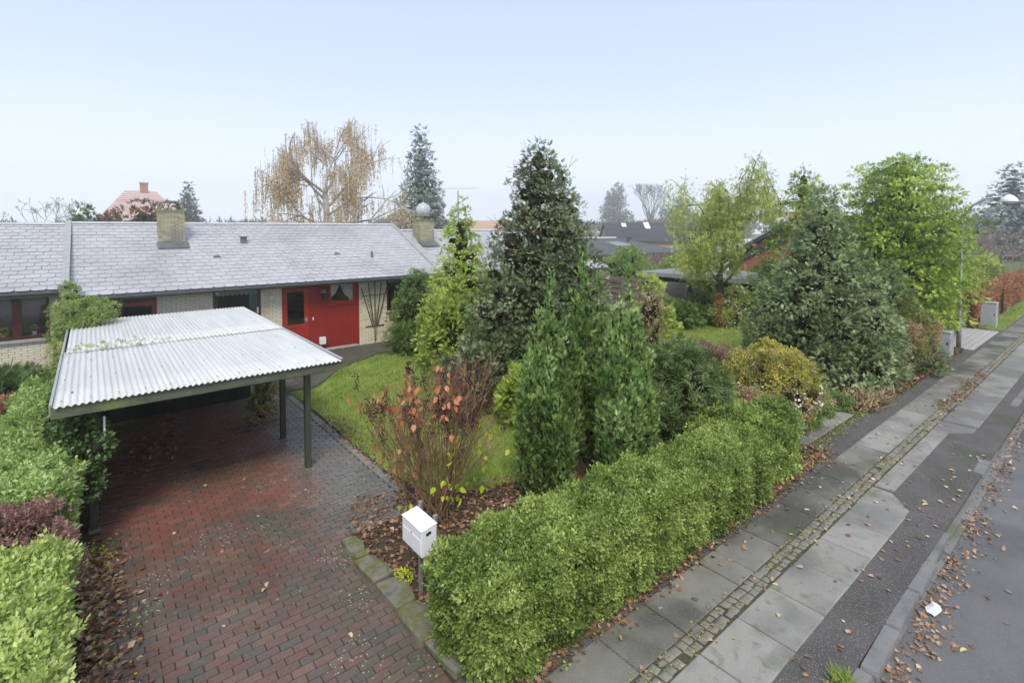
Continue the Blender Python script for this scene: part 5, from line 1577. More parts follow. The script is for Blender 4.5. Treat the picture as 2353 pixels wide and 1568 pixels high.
gable_house('far_house', 'far house with dark tiled roof, skylights and pale gable beyond the cream bungalow', (64.3, 49.0), 9.6, 9.0, 2.4, 5.1, R(-39), M_pink, M_dtile, tiles=14, sky=((-2.2, .72, .9, .7), (1.2, .62, .95, .8)))
rhh, w, r_ = hip_house('far_house', 'pale red tiled hipped house with chimney standing behind the left roof ridge', .5, 14.3, 113, 124, 5.2, 11.3, 4.6, M_rbrick, M_rtile)
for k in range(16):
    f0, f1 = k / 16, (k + 1) / 16
    mb = MB(); xa, xb = .5 + 4.6 * f0, 14.3 - 4.6 * f0; ya, za = 113 + 5.5 * f0, 5.2 + 6.1 * f0; yb, zb = 113 + 5.5 * f1, 5.2 + 6.1 * f1
    mb.add([(xa, ya - .12, za + .16), (xb, ya - .12, za + .16), (xb - .28, yb - .05, zb + .05), (xa + .28, yb - .05, zb + .05), (xa, ya - .12, za), (xb, ya - .12, za)], [(0, 1, 2, 3), (4, 5, 1, 0)], rng.random()); mb.build('tile_course', M_rtile, r_)
c = pt(331, 450, 118); c = c * 118.5 / c[1]; mb = MB(); mb.box(c[0] - .6, c[0] + .6, 117.9, 119.1, 10.5, 12.7); ch = mb.build('chimney', M_rbrick, r_)
mb = MB(); mb.box(c[0] - .75, c[0] + .75, 117.7, 119.3, 12.701, 12.9); mb.build('chimney_cap', M_plinth, ch)
gable_house('white_garage', 'white gabled outbuilding just right of the cream bungalow', (52, 25.5), 6, 7, 1.6, 3.1, R(-130), M_white, M_white, cat='outbuilding')
gable_house('far_house', 'hazy grey roofed house behind the thin antenna pole', (38, 70.5), 8, 9, 3.2, 6.3, R(-60), M_pink, M_felt, tiles=0)
gable_house('far_house', 'hazy pinkish roofed house between the spruce and the tall dark conifer', (48, 66), 8, 8, 3.0, 5.4, R(-39), M_pink, M_pink, tiles=0)
gable_house('white_shelter', 'white pitched canopy roof showing between the fence and the tall dark conifer', (21.5, 23.0), 3.4, 3.2, 1.75, 2.35, R(20), M_white, M_white, cat='shelter')
gable_house('far_house', 'low brown roof glimpsed under the orange birch', (19, 60), 9, 8, 3.0, 5.0, R(10), M_pink, M_pink, tiles=0)
an = thing('antenna', 'thin antenna mast with crossbars rising behind the row house roofs', 'antenna', (22, 40, 0))
ax = pt(1052, 437, 50); mb = MB(); mb.tube([(ax[0], ax[1], 0), (ax[0], ax[1], ax[2])], [.06, .045], 6); mb.build('mast', M_lead, an)
mb = MB(); mb.bar((ax[0] - 1.6, ax[1] + .6, ax[2] + .1), (ax[0] + 1.9, ax[1] - .8, ax[2] + .25), .03, .03)
for k in range(7):
    q = -1.3 + k * .45; mb.bar((ax[0] + q - .1, ax[1] - q * .4 - .3, ax[2] + .15), (ax[0] + q + .1, ax[1] - q * .4 + .3, ax[2] + .15), .015, .015)
mb.build('aerial', M_galv, an)

# ================================================================== PLANTS
# ---- clipped hedges: leaves over a lumpy box
def hedge(name, label, x0, x1, y0, y1, z, n, tmpl, size, mat, faces='LTFRB', amp=.09, taper=.18, bias=(0, 0, .35), seed=1, tint=.5, group=None, cat='hedge', zfun=None, jit=.12, tv=.15, rnd=.55, inner=.10, sc=3.0):
    t = thing(name, label, cat, ((x0 + x1) / 2, (y0 + y1) / 2, 0), group)
    a = Acc()
    lx, ly = x1 - x0, y1 - y0
    ar = {'T': lx * ly, 'F': lx * z * .9, 'B': lx * z * .35, 'L': ly * z * .9, 'R': ly * z * .9}
    tot = sum(ar[f] for f in faces)
    for f in faces:
        m = int(n * ar[f] / tot)
        u = rng.random(m); v = rng.random(m)
        if f == 'T': P = np.stack([x0 + u * lx, y0 + v * ly, np.full(m, z)], 1); nn = np.tile([0, 0, 1.], (m, 1))
        if f in 'FB':
            s_ = -1 if f == 'F' else 1
            P = np.stack([x0 + u * lx, np.full(m, y0 if f == 'F' else y1), v * z], 1); P[:, 1] -= s_ * taper * (1 - v) ** 1.3; nn = np.tile([0, s_ * 1., .15], (m, 1))
        if f in 'LR':
            s_ = -1 if f == 'L' else 1
            P = np.stack([np.full(m, x0 if f == 'L' else x1), y0 + u * ly, v * z], 1); P[:, 0] -= s_ * taper * (1 - v) ** 1.3; nn = np.tile([s_ * 1., 0, .15], (m, 1))
        # round the corners
        cx = np.clip(P[:, 0], x0 + .18, x1 - .18); cy = np.clip(P[:, 1], y0 + .18, y1 - .18); cz = np.minimum(P[:, 2], z - .16)
        q = P - np.stack([cx, cy, cz], 1); ln = np.linalg.norm(q, axis=1, keepdims=True)
        P = np.where(ln > .18, np.stack([cx, cy, cz], 1) + q / (ln + 1e-9) * .18, P)
        lump = vnoise(P, sc, seed) * amp + vnoise(P, sc * 3.3, seed + 1) * amp * .55
        P = P + nn * (lump - rng.random(m) ** 1.5 * inner + .02)[:, None]
        if zfun is not None: P[:, 2] *= zfun(P)
        P[:, 2] = np.maximum(P[:, 2], .02)
        Fd = nn * .8 + np.array(bias) + rng.normal(size=P.shape) * rnd
        Nn = nn + rng.normal(size=P.shape) * .5
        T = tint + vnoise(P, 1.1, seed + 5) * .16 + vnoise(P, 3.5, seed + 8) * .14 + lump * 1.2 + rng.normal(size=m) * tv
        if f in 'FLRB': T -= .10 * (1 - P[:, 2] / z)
        place(a, tmpl, P, Fd, Nn, size * rng.uniform(.7, 1.25, m), T, jit)
    a.build('foliage', mat, t)
    if n > 10000:
        sel = rng.random(len(P)) < .05
        b_ = Acc(); place(b_, T_sprig, P[sel], Fd[sel], Nn[sel], size * rng.uniform(.7, 1.1, sel.sum()), rng.random(sel.sum())); b_.build('dry_leaves', L_brown, t, 'stuff')
    # solid dark body added behind the leaves to darken the gaps
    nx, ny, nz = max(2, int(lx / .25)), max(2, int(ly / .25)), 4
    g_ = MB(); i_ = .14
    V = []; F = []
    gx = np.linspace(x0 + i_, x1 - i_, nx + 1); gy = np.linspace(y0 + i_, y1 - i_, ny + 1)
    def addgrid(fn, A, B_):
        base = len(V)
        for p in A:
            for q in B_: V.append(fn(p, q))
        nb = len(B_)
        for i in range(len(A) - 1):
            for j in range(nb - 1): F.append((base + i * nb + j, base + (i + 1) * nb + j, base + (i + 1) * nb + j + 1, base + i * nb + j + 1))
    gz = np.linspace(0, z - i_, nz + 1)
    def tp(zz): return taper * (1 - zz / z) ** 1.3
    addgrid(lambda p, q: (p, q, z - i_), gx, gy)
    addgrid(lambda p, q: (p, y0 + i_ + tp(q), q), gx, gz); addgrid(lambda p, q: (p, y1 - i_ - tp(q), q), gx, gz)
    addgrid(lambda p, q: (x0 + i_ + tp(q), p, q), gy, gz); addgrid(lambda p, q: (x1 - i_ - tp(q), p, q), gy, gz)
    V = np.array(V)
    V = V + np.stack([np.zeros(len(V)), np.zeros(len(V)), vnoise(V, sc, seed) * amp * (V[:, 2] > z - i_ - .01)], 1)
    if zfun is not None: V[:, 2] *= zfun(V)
    me = make_mesh('branches', V, np.array(F), np.full(len(V), .5)); me.materials.append(M_inner)  # the dark filler body, no modelled twigs
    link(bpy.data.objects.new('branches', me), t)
    # visible stems near the foot
    S = []
    for k in range(int(lx * 7)):
        xx = rng.uniform(x0 + .2, x1 - .2); yy = y0 + taper + rng.uniform(0, .1)
        p = np.array([xx, yy, 0]); q = p + np.array([rng.normal() * .1, -rng.random() * .1, rng.uniform(.3, .6)])
        S.append((p, q, .008, .005))
    segs_mesh(S, 'stem', M_twig, t, 3)['kind'] = 'stuff'
    return t


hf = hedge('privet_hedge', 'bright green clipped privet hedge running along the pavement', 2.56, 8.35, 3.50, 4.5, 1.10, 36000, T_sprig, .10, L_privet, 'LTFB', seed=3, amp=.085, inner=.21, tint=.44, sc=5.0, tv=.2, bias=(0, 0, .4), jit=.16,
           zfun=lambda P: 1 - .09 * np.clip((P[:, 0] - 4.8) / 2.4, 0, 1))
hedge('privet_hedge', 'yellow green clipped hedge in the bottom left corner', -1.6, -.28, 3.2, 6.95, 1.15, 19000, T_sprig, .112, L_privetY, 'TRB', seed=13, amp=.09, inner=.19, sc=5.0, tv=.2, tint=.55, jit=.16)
hedge('mixed_hedge', 'long pale green hedge between the driveway and the left garden', -1.12, -.3, 8.15, 14.6, 1.16, 23500, T_sprig, .13, L_lefth, 'LTRF', seed=23, amp=.11, inner=.19, sc=4.0, tv=.2, tint=.52, jit=.16)
# plum coloured shrub between the two
B = ball_blobs(-.90, 7.65, 0, 1.25, .62, .62, 30, seed=4)
plant('plum_shrub', 'low purple brown shrub set between the two left hedges', 'shrub', -.90, 7.65, B, 11000, T_sprig, .09, L_plum, bias=(0, 0, .3))
# ivy on the left front post and around the carport side
B = [(-.12 + rng.normal() * .05, 9.2 + rng.normal() * .12, z, .15, .18, .2, .5) for z in np.linspace(.62, 1.62, 7)] + [(-.25, 9.6 + k * .5, 1.3 + rng.normal() * .1, .2, .32, .35, .45) for k in range(8)]
plant('ivy', 'dark ivy climbing the left front post of the carport', 'climber', -.1, 9.3, B, 6500, T_leafw, .065, L_ivy, core=.7, bias=(.2, -.3, -.2))
# climber beside the party wall, spilling over the roof
B = []
rr = np.random.default_rng(5)
for k in range(34):
    f = rr.random(); B.append((-.40 + rr.normal() * .12, 14.4 + f * 3.3, .75 + f * 1.1 + rr.normal() * .2, .2, .3, .24, rr.uniform(.3, .7)))
for k in range(7): B.append((-.46 + rr.normal() * .06, 17.45 + rr.normal() * .06, 2.0 + k * .13, .10, .12, .12, .7))
plant('climbing_shrub', 'leafy green climber rising to the eaves where the two roofs meet', 'climber', -.5, 16, B, 17000, T_sprig, .10, L_climb, core=.52, bias=(0, -.1, .1), clump=(6, .7), rnd=.8, ctv=.25)
B = [(-.15 + rr.uniform(-.3, .38), 15.9 + rr.uniform(-.5, .5), 2.15 + rr.uniform(-.1, .3), .17, .2, .15, rr.uniform(.35, .9)) for k in range(16)]
plant('climbing_rose', 'pale green shoots with pinkish tips lying over the corner of the carport roof', 'climber', .1, 15.9, B, 5200, T_sprig, .10, L_climb, core=.52, zmin=2.02, bias=(.1, -.2, .2), clump=(5, .9), rnd=.8)
B = [(.0 + rr.uniform(-.35, .4), 17.85 + rr.uniform(-.1, .1), 2.15 + rr.uniform(-.45, .2), .2, .16, .2, rr.uniform(.3, .6)) for k in range(14)]
plant('ivy', 'dark ivy clump tucked under the eaves beside the side door', 'climber', .0, 17.95, B, 4200, T_leafw, .085, L_ivy, core=.7, bias=(0, -.4, -.3), zmin=1.2)
# twigs lying across the carport roof
a = Acc(); P = np.stack([rng.uniform(-.4, 1.3, 90), rng.uniform(12.2, 13.2, 90), np.full(90, 2.03)], 1); P = P[rng.random(90) < np.clip(1.2 - P[:, 0], .15, 1)]
place(a, T_sprig, P, rng.normal(size=P.shape) * np.array([1, 1, .2]), np.tile([0, 0, 1.], (len(P), 1)), np.full(len(P), .12), rng.random(len(P)) * .5 + .3)
tag(a.build('fallen_sprigs', L_climb), 'green sprigs scattered over the corrugated carport roof', 'leaves', kind='stuff')
# juniper and rust shrub in the left garden
B = [(-1.9 + rr.uniform(-1.3, .7), 16.8 + rr.uniform(-.9, .9), rr.uniform(.2, .65), .42, .42, .26, rr.uniform(.25, .7)) for k in range(24)]
plant('juniper', 'low spreading dark juniper under the left window', 'shrub', -1.9, 16.8, B, 7000, T_fan, .24, L_heath, bias=(.4, -.3, .2))
B = ball_blobs(-1.65, 14.4, 0, .75, .6, .7, 14, seed=9)
plant('rust_shrub', 'small rust brown shrub in front of the juniper', 'shrub', -1.65, 14.4, B, 2600, T_sprig, .13, L_beech)
B = ball_blobs(-2.0, 12.0, 0, .8, .35, .5, 10, seed=19)
plant('green_tussock', 'small bright green bush at the left edge beside the hedge', 'shrub', -2.0, 12.0, B, 2200, T_sprig, .11, L_bushg)

# ---- columnar cypress group
rr = np.random.default_rng(11)
B = []
c0 = (6.75, 6.35)


def flame(x, y, z0, z1, r_, n, t0, seed):
    q = np.random.default_rng(seed); out = []
    H_ = z1 - z0
    for i in range(n):
        h = i / (n - 1) if n > 1 else 0
        pr = (math.sin(math.pi * min(1, .16 + h * .86)) ** .7)
        rad = r_ * max(pr, .12)
        k = max(2, int(6 * pr + 1))
        for j in range(k):
            a = 2 * math.pi * (j + q.random()) / k
            lr = rad * .48 * q.uniform(.75, 1.2)
            out.append((x + math.cos(a) * (rad - lr * .6), y + math.sin(a) * (rad - lr * .6), z0 + H_ * h + q.uniform(-.1, .1), lr * .8, lr * .8, lr * 1.75 + .05, t0 + q.uniform(-.15, .2)))
    out.append((x, y, z1 - .05, r_ * .16, r_ * .16, .24, t0 + .1))
    return out


for (u, v0, d, w) in ((1340, 600, 9.5, .30), (1300, 690, 9.0, .24), (1262, 645, 9.1, .24), (1232, 740, 8.5, .25), (1218, 850, 8.2, .20), (1262, 845, 8.1, .20), (1290, 800, 8.4, .24), (1378, 655, 9.6, .24),
                      (1443, 622, 9.2, .27), (1408, 735, 8.8, .25), (1465, 740, 9.2, .26), (1440, 800, 8.4, .25), (1405, 820, 8.2, .22), (1418, 900, 8.05, .2), (1475, 870, 8.7, .22), (1285, 930, 7.95, .17)):
    top = pt(u, v0, d)
    B += flame(top[0], top[1], .10, top[2], w, 9, .5, int(u))
plant('cypress', 'dense green columnar cypress clump with several pointed tops behind the hedge', 'conifer', 6.75, 6.3, B, 64000, T_fan, .09, L_cyp, core=.55, bias=(0, 0, 1.2), nw=.85, rnd=.35, up=0.0, tvar=.12, keep=.75, clump=(9, .42), ctv=.32, cbias=(0, 0, .6), cst=(.75, .75, 2.2))

# ---- long leaved evergreen shrub
c = pt(1545, 850, 10.4)
B = ball_blobs(c[0], c[1], 0, 1.68, 1.02, 1.0, 34, seed=6)
plant('bamboo_leaved_shrub', 'glossy dark shrub with long narrow drooping leaves right of the cypress', 'shrub', c[0], c[1], B, 14500, T_long, .21, L_rhodo, core=.75, bias=(0, 0, -.15), rnd=.5)
# purple brown seed shrub with yellow juniper tips behind it
c = pt(1488, 760, 13.0)
B = ball_blobs(c[0], c[1], 0, 2.75, .42, .42, 24, seed=16, tint=(.3, .9))
t = plant('seedhead_shrub', 'mauve brown shrub full of fluffy seed heads behind the cypress', 'shrub', c[0], c[1], B, 3600, T_sprig, .10, L_mixed, core=.7, tvar=.3)
a = Acc(); crown(a, B, 1300, T_star, .075, depth=(1.0, 1.15)); a.build('seed_heads', L_seed, t, 'stuff')
c = pt(1494, 700, 13.4)
B = [(c[0] + q * .6, c[1] - q * .4, zz - .3, .2, .2, .16, .55) for q, zz in ((-.2, 3.2), (.1, 3.0), (0, 2.6), (.45, 2.3), (.8, 2.0), (-.3, 2.4), (.9, 1.6), (.3, 1.7))]
plant('juniper', 'yellow green juniper with arching tips beside the seed head shrub', 'shrub', c[0], c[1], B, 2400, T_fan, .13, L_lime, core=.4, bias=(.6, -.4, .4))
# dark brown low shrub
c = pt(1640, 830, 12.2)
B = ball_blobs(c[0], c[1], 0, 1.45, 1.1, .8, 24, seed=26)
plant('brown_shrub', 'dark purple brown shrub between the long leaved shrub and the yellow one', 'shrub', c[0], c[1], B, 9500, T_sprig, .13, L_brown, core=.75)
# yellow shrub with white berries
c = pt(1765, 880, 11.3)
B = ball_blobs(c[0], c[1], 0, 1.52, 1.2, .9, 54, lobe=.27, seed=36, tint=(.05, .95))
t = thing('snowberry', 'autumn yellow shrub dotted with white berries beside the flagged drive', 'shrub', (c[0], c[1], 0))
a = Acc(); crown(a, [b for b in B if b[2] > .85], 9000, T_sprig, .12, tvar=.25, clump=(9, .5)); a.build('foliage', L_yel, t)
a = Acc(); crown(a, B, 7500, T_sprig, .12, clump=(9, .5)); a.build('green_foliage', L_mixed, t)
a = Acc(); crown(a, B, 1900, T_octa, .026, depth=(1.0, 1.12), sz=(.7, 1.4)); a.build('berries', L_berry, t, 'stuff')
cores(B, t, .6)
# green shrub carrying on from the privet hedge
B = ball_blobs(9.05, 4.5, 0, 1.02, 1.1, .75, 28, seed=46)
t = plant('hedge_shrub', 'loose green shrub ending the front hedge, with longer drooping leaves', 'shrub', 9.3, 4.35, B, 15000, T_sprig, .135, L_privet, core=.78, bias=(0, -.1, .1), tvar=.12)
B = ball_blobs(10.15, 4.7, 0, .92, .62, .5, 18, seed=47)
plant('hedge_shrub', 'mixed green and reddish shrub at the corner of the flagged drive', 'shrub', 10.4, 4.75, B, 8000, T_sprig, .12, L_mixed, core=.78)

# ---- tall dark conifer
cD = pt(1238, 700, 13.9)
B = cone_blobs(cD[0], cD[1], .2, 6.4, 2.0, rings=13, per=9, prof=.72, lobe=.27, flat=.8, droop=.12, tint=(.25, .8), seed=5, base=.25, irr=.30)
q = pt(1290, 370, 13.9); B += cone_blobs(q[0], q[1], 3.6, 5.9, .8, rings=5, per=6, prof=.8, lobe=.36, seed=15, tint=(.3, .6))
t = thing('tall_conifer', 'tall dark conifer overgrown with clematis seed heads in the middle of the garden', 'conifer', (cD[0], cD[1], 0))
a = Acc(); crown(a, B, 58000, T_fan, .14, bias=(0, 0, -.1), tvar=.13, up=.5, clump=(12, .45), ctv=.18); a.build('foliage', L_dark, t)
cores(B, t, .52)
Bs = [b for b in B if b[2] > 3.6 and b[5] < .9] + [b for b in B[::6] if b[2] < 3.6 and b[5] < .9]
a = Acc(); crown(a, Bs, 5200, T_star, .075, depth=(1.0, 1.14), cull=.8); a.build('seed_heads', L_seed, t, 'stuff')
S = []
for k in range(60):
    b = Bs[int(rng.integers(len(Bs)))]; p = np.array(b[:3]) + nrm(rng.normal(size=3)) * np.array(b[3:6]); S += grow(p, rng.normal(size=3) + np.array([0, 0, .5]), .5, .008, 1, rng, segs=3)[0]
segs_mesh(S, 'vines', M_twigg, t, 3)
MB().tube([(cD[0], cD[1], 0), (cD[0], cD[1], 5.5)], [.16, .04], 8).build('trunk', M_bark, t, True)
# protruding twigs with leaves at the top
# ---- lime conifer to its left
cL = pt(1060, 700, 16.3)
B = cone_blobs(cL[0], cL[1], .3, 5.0, 1.15, rings=11, per=7, prof=.62, lobe=.36, flat=.7, droop=.1, tint=(.35, .8), seed=7)
plant('golden_cypress', 'yellow green leaning conifer in front of the house corner', 'conifer', cL[0], cL[1], B, 26000, T_fan, .14, L_lime, core=.52, trunk=(3, .09), bias=(0, 0, -.2), up=.6, clump=(10, .42), ctv=.16)
B = ball_blobs(cL[0] - .5, cL[1] - .6, 0, 2.5, .95, .9, 24, seed=8)
plant('golden_cypress', 'low lime green bush at the foot of the leaning conifer', 'conifer', cL[0] - .5, cL[1] - .6, B, 12000, T_fan, .14, L_lime, core=.52, up=.6, clump=(12, .4), ctv=.16)
cY = pt(958, 720, 19.0)
B = cone_blobs(cY[0], cY[1], .1, 2.55, .85, rings=7, per=8, prof=.4, lobe=.4, flat=1.1, seed=17)
plant('yew', 'dark green upright yew before the right hand window of the house', 'shrub', cY[0], cY[1], B, 12000, T_sprig, .13, L_yew, core=.8, bias=(0, 0, .4))
c = pt(945, 790, 17.9)
B = ball_blobs(c[0], c[1], 0, .85, .65, .6, 14, seed=27)
plant('low_juniper', 'small feathery green juniper beside the house path', 'shrub', c[0], c[1], B, 2600, T_fan, .2, L_yew, core=.6)
# dark brown twiggy shrub behind the red-leaved one
c = pt(1085, 830, 12.0)
S = []
for k in range(60):
    S += grow((c[0] + rng.normal() * .55, c[1] + rng.normal() * .35, 0), (rng.normal() * .25, rng.normal() * .25, 1), .5, .010, 3, rng, (2, 2), .35, .2, .7, 2)[0]
t = thing('brown_twig_shrub', 'dark bare twiggy shrub at the foot of the tall conifer', 'shrub', (c[0], c[1], 0)); segs_mesh(S, 'branches', M_twig, t, 3)
a = Acc(); pp_ = np.array([s[1] for s in S]); pp_ = pp_[rng.random(len(pp_)) < .55]; place(a, T_leaf, pp_, rng.normal(size=pp_.shape), rng.normal(size=pp_.shape), np.full(len(pp_), .06), rng.random(len(pp_)) * .6); a.build('foliage', L_brown, t)
# bright fern like juniper low between the conifers
c = pt(1185, 880, 11.3)
B = ball_blobs(c[0], c[1], 0, 1.15, .45, .4, 12, seed=29)
plant('low_juniper', 'feathery yellow green juniper between the tall conifer and the cypress clump', 'shrub', c[0], c[1], B, 2400, T_fan, .17, L_lime, core=.6)
B = ball_blobs(7.6, 10.2, 0, 1.5, 1.2, .8, 16, seed=30)
plant('dark_undershrub', 'low dark evergreen under the tall conifer', 'shrub', 7.6, 10.2, B, 6000, T_fan, .16, L_dark, core=.8)

# ---- big grey green cone on the right
cR = pt(1885, 700, 15.3)
B = cone_blobs(cR[0], cR[1], .15, 5.35, 2.35, rings=13, per=12, prof=.92, lobe=.20, flat=.75, droop=.1, tint=(.35, .8), seed=51, base=.15, fill=.7)
plant('sawara_cypress', 'broad grey green cone shaped conifer at the pavement corner', 'conifer', cR[0], cR[1], B, 78000, T_fan, .13, L_cone, core=.52, trunk=(4, .12), bias=(0, 0, -.05), up=.45, clump=(12, .36), ctv=.16)
c = pt(2035, 760, 16.3)
B = cone_blobs(c[0], c[1], .1, 3.25, 1.35, rings=8, per=9, prof=.75, lobe=.26, flat=.8, tint=(.2, .5), seed=52)
plant('sawara_cypress', 'lower darker green conifer leaning on the right of the grey green cone', 'conifer', c[0], c[1], B, 24000, T_fan, .12, L_cone, core=.52, bias=(0, 0, .2), clump=(12, .36), ctv=.16)
c = pt(2082, 790, 15.8)
B = ball_blobs(c[0], c[1], 0, 1.8, .95, .55, 30, seed=53, tint=(.1, .95))
plant('barberry', 'reddish and green mixed shrub between the conifers and the cabinet', 'shrub', c[0], c[1], B, 15000, T_sprig, .15, L_mixed, core=.76)
c = pt(2140, 735, 20.6)
B = ball_blobs(c[0], c[1], 0, 1.5, .9, .7, 22, seed=54)
t = plant('snowberry', 'dark shrub dotted with white berries behind the street lamp', 'shrub', c[0], c[1], B, 8000, T_sprig, .14, L_mixed, core=.76)
a = Acc(); crown(a, B, 420, T_octa, .03, depth=(1.0, 1.12)); a.build('berries', L_berry, t, 'stuff')
c = pt(2160, 735, 21.6)
B = ball_blobs(c[0], c[1], .1, .95, .35, .35, 8, seed=55)
plant('beech_bush', 'small russet beech bush at the foot of the lamp post', 'shrub', c[0], c[1], B, 1500, T_leafw, .09, L_beech, core=.7)
# ---- big yellow green conifer behind
cG = pt(2066, 560, 19.6)
rr = np.random.default_rng(61)
B = []
for i in range(16):
    h = i / 15; z = 1.0 + 5.6 * h
    rad = 2.05 * (1 + .12 * math.sin(i * 2.3)) * (math.sin(math.pi * (.30 + .60 * h)) ** .75)
    k = int(11 * rad / 2.4) + 2
    for j in range(k):
        a_ = 2 * math.pi * (j + rr.random()) / k; lr = rr.uniform(.42, .68)
        dd = max(rad - lr * .55, 0) * rr.uniform(.7, 1.15)
        B.append((cG[0] + dd * math.cos(a_), cG[1] + dd * math.sin(a_), z + rr.uniform(-.2, .2), lr, lr, lr * .38, rr.uniform(.35, .85)))
    B.append((cG[0], cG[1], z, rad * .62, rad * .62, .35, .25))
    for _ in range(2):
        a_ = rr.random() * 6.28; q_ = rad * rr.uniform(1.0, 1.17); l_ = rr.uniform(.25, .4)
        B.append((cG[0] + q_ * math.cos(a_), cG[1] + q_ * math.sin(a_), z + rr.uniform(-.1, .35), l_, l_, l_ * .5, rr.uniform(.5, .9)))
plant('golden_hinoki', 'huge rounded yellow green conifer beside the street lamp', 'conifer', cG[0], cG[1], B, 52000, T_fan, .165, L_gold, core=.52, keep=.7, trunk=(3, .16), bias=(0, 0, -.15), up=.7, clump=(12, .42), ctv=.16, cst=(1.2, 1.2, .7))
cg2 = pt(1842, 600, 22.5)
B = cone_blobs(cg2[0], cg2[1], .3, 6.7, 2.0, rings=12, per=8, prof=.55, lobe=.30, flat=.6, droop=.15, tint=(.25, .7), seed=62)
plant('golden_hinoki', 'sparser golden green conifer half hidden behind the grey green cone', 'conifer', cg2[0], cg2[1], B, 26000, T_fan, .19, L_gold, core=.42, trunk=(4, .12), bias=(0, 0, -.2), up=.7, clump=(10, .42), ctv=.16, cst=(1.2, 1.2, .7))
c = pt(2245, 640, 25); c[1] += 1.7
B = ball_blobs(c[0], c[1], 0, 2.9, 1.2, 1.2, 24, seed=63)
plant('green_conifer', 'soft green conifer behind the beech hedge end', 'conifer', c[0], c[1], B, 9000, T_fan, .25, L_cyp, core=.75)

# ---- white flowered bush, clipped box and others by the second lawn
c = pt(1688, 710, 23.0)
B = ball_blobs(c[0], c[1], 0, 1.6, 1.15, .85, 26, seed=71)
t = plant('white_flowering_shrub', 'green shrub speckled with white flowers at the edge of the far lawn', 'shrub', c[0], c[1], B, 8000, T_sprig, .16, L_willow, core=.75)
a = Acc(); crown(a, B, 3600, T_leafw, .085, depth=(1.0, 1.15)); a.build('flowers', L_berry, t, 'stuff')
c = pt(1556, 712, 22.8)
B = [(c[0] + rr.uniform(-.9, .9), c[1] + rr.uniform(-.8, .8), rr.uniform(.3, .7), .4, .4, .28, rr.uniform(.2, .6)) for _ in range(20)]
plant('low_conifer', 'flat topped dark spreading conifer before the board fence', 'shrub', c[0], c[1], B, 5200, T_fan, .24, L_yew, core=.75)
c = pt(1612, 700, 23.2)
B = ball_blobs(c[0], c[1], 0, 1.5, .55, .5, 14, seed=73)
plant('holly', 'dark upright shrub against the garage below the willow', 'shrub', c[0], c[1], B, 3800, T_sprig, .16, L_dark, core=.75)
c = pt(1652, 712, 22.3)
B = [(c[0] + .05 * math.sin(z * 9), c[1], z, .13, .13, .2, .5) for z in np.linspace(.1, 1.3, 9)]
plant('red_climber', 'rust red climber around the foot of the willow trunk', 'climber', c[0], c[1], B, 1300, T_leafw, .07, L_orange, core=0)
c = pt(1442, 610, 31)
B = ball_blobs(c[0], c[1], .3, 2.95, 1.3, 1.3, 26, seed=74)
plant('round_bush', 'large round bright green bush behind the board fence', 'shrub', c[0], c[1], B, 11000, T_sprig, .17, L_bushg, core=.72)
c = pt(1555, 610, 34)
B = ball_blobs(c[0], c[1], .2, 2.3, 1.2, 1.2, 18, seed=75)
plant('round_bush', 'green bush with reddish top in front of the cream bungalow', 'shrub', c[0], c[1], B, 5500, T_sprig, .26, L_climb, core=.72)
c = pt(1515, 575, 38)
S = []
for k in range(60): S += grow((c[0] + rng.normal() * 1.3, c[1] + rng.normal() * .5, .8), (rng.normal() * .4, rng.normal() * .4, 1), .8, .02, 2, rng, (2, 3), .5, .1, .7, 2, minr=.012)[0]
t = thing('bare_climber', 'reddish bare twigs against the eaves of the cream bungalow', 'climber', (c[0], c[1], 0)); segs_mesh(S, 'branches', M_twigp, t, 3)

# ---- twisted willow
cW = pt(1655, 680, 22.6)
rs = np.random.default_rng(81)
S = []; tips = []
MBt = []
trunk = [np.array([cW[0], cW[1], 0]), np.array([cW[0] + .02, cW[1], 1.2]), np.array([cW[0] - .03, cW[1] + .05, 2.3])]
S += [(trunk[0], trunk[1], .22, .17), (trunk[1], trunk[2], .17, .14)]
rt = np.array([_r[0], _r[1], 0])
for (dx, up, ln, lv) in ((-.18, 1, 2.0, 3), (.42, 1, 2.4, 3), (.15, 1, 2.2, 3), (-.75, .7, 1.5, 2), (.8, .8, 1.5, 2), (-.45, 1, 1.6, 2), (.0, 1, 1.8, 3)):
    dr = rt * dx + np.array([0, 0, up]) + rs.normal(size=3) * .12
    s_, tp_ = grow(trunk[2] if lv == 3 else trunk[1] + np.array([0, 0, .6]), dr, ln, .075, lv, rs, (2, 3), .42, .12, .66, 5, .22, .008)
    S += s_; tips += tp_
_w = lambda p: not (((p - np.array([cW[0], cW[1], 0])) @ rt) > .55 and p[2] < 5.0 and p[2] > 2.4)
S = S[:2] + [q_ for q_ in S[2:] if _w(q_[1]) or q_[2] > .05]; tips = [q_ for q_ in tips if _w(q_[0])]
t = thing('willow', 'twisted willow with yellow green hanging leaves in the middle distance', 'tree', (cW[0], cW[1], 0))
segs_mesh(S[:2], 'trunk', M_bark, t, 8)
segs_mesh(S[2:], 'branches', M_bark, t, 4)
a = Acc()
TP = np.array([p for p, d, l in tips])
nS = 30
for k in range(nS):
    sel = TP[rs.random(len(TP)) < .8]
    off = rs.normal(size=sel.shape) * np.array([.22, .22, .12]); ph = rs.random((len(sel), 1)) * 1.3
    P = sel + off - np.concatenate([np.zeros((len(sel), 2)), ph], 1)
    lr_ = (P - np.array([cW[0], cW[1], 0])) @ rt; P = P[~((lr_ > .45) & (P[:, 2] < 4.6))]
    place(a, T_tuft, P, np.tile([0, 0, -1.], (len(P), 1)) + rs.normal(size=P.shape) * .45, rs.normal(size=P.shape), rs.uniform(.14, .28, len(P)), .55 + .25 * vnoise(P, 1.2, 31) + rs.normal(size=len(P)) * .2)
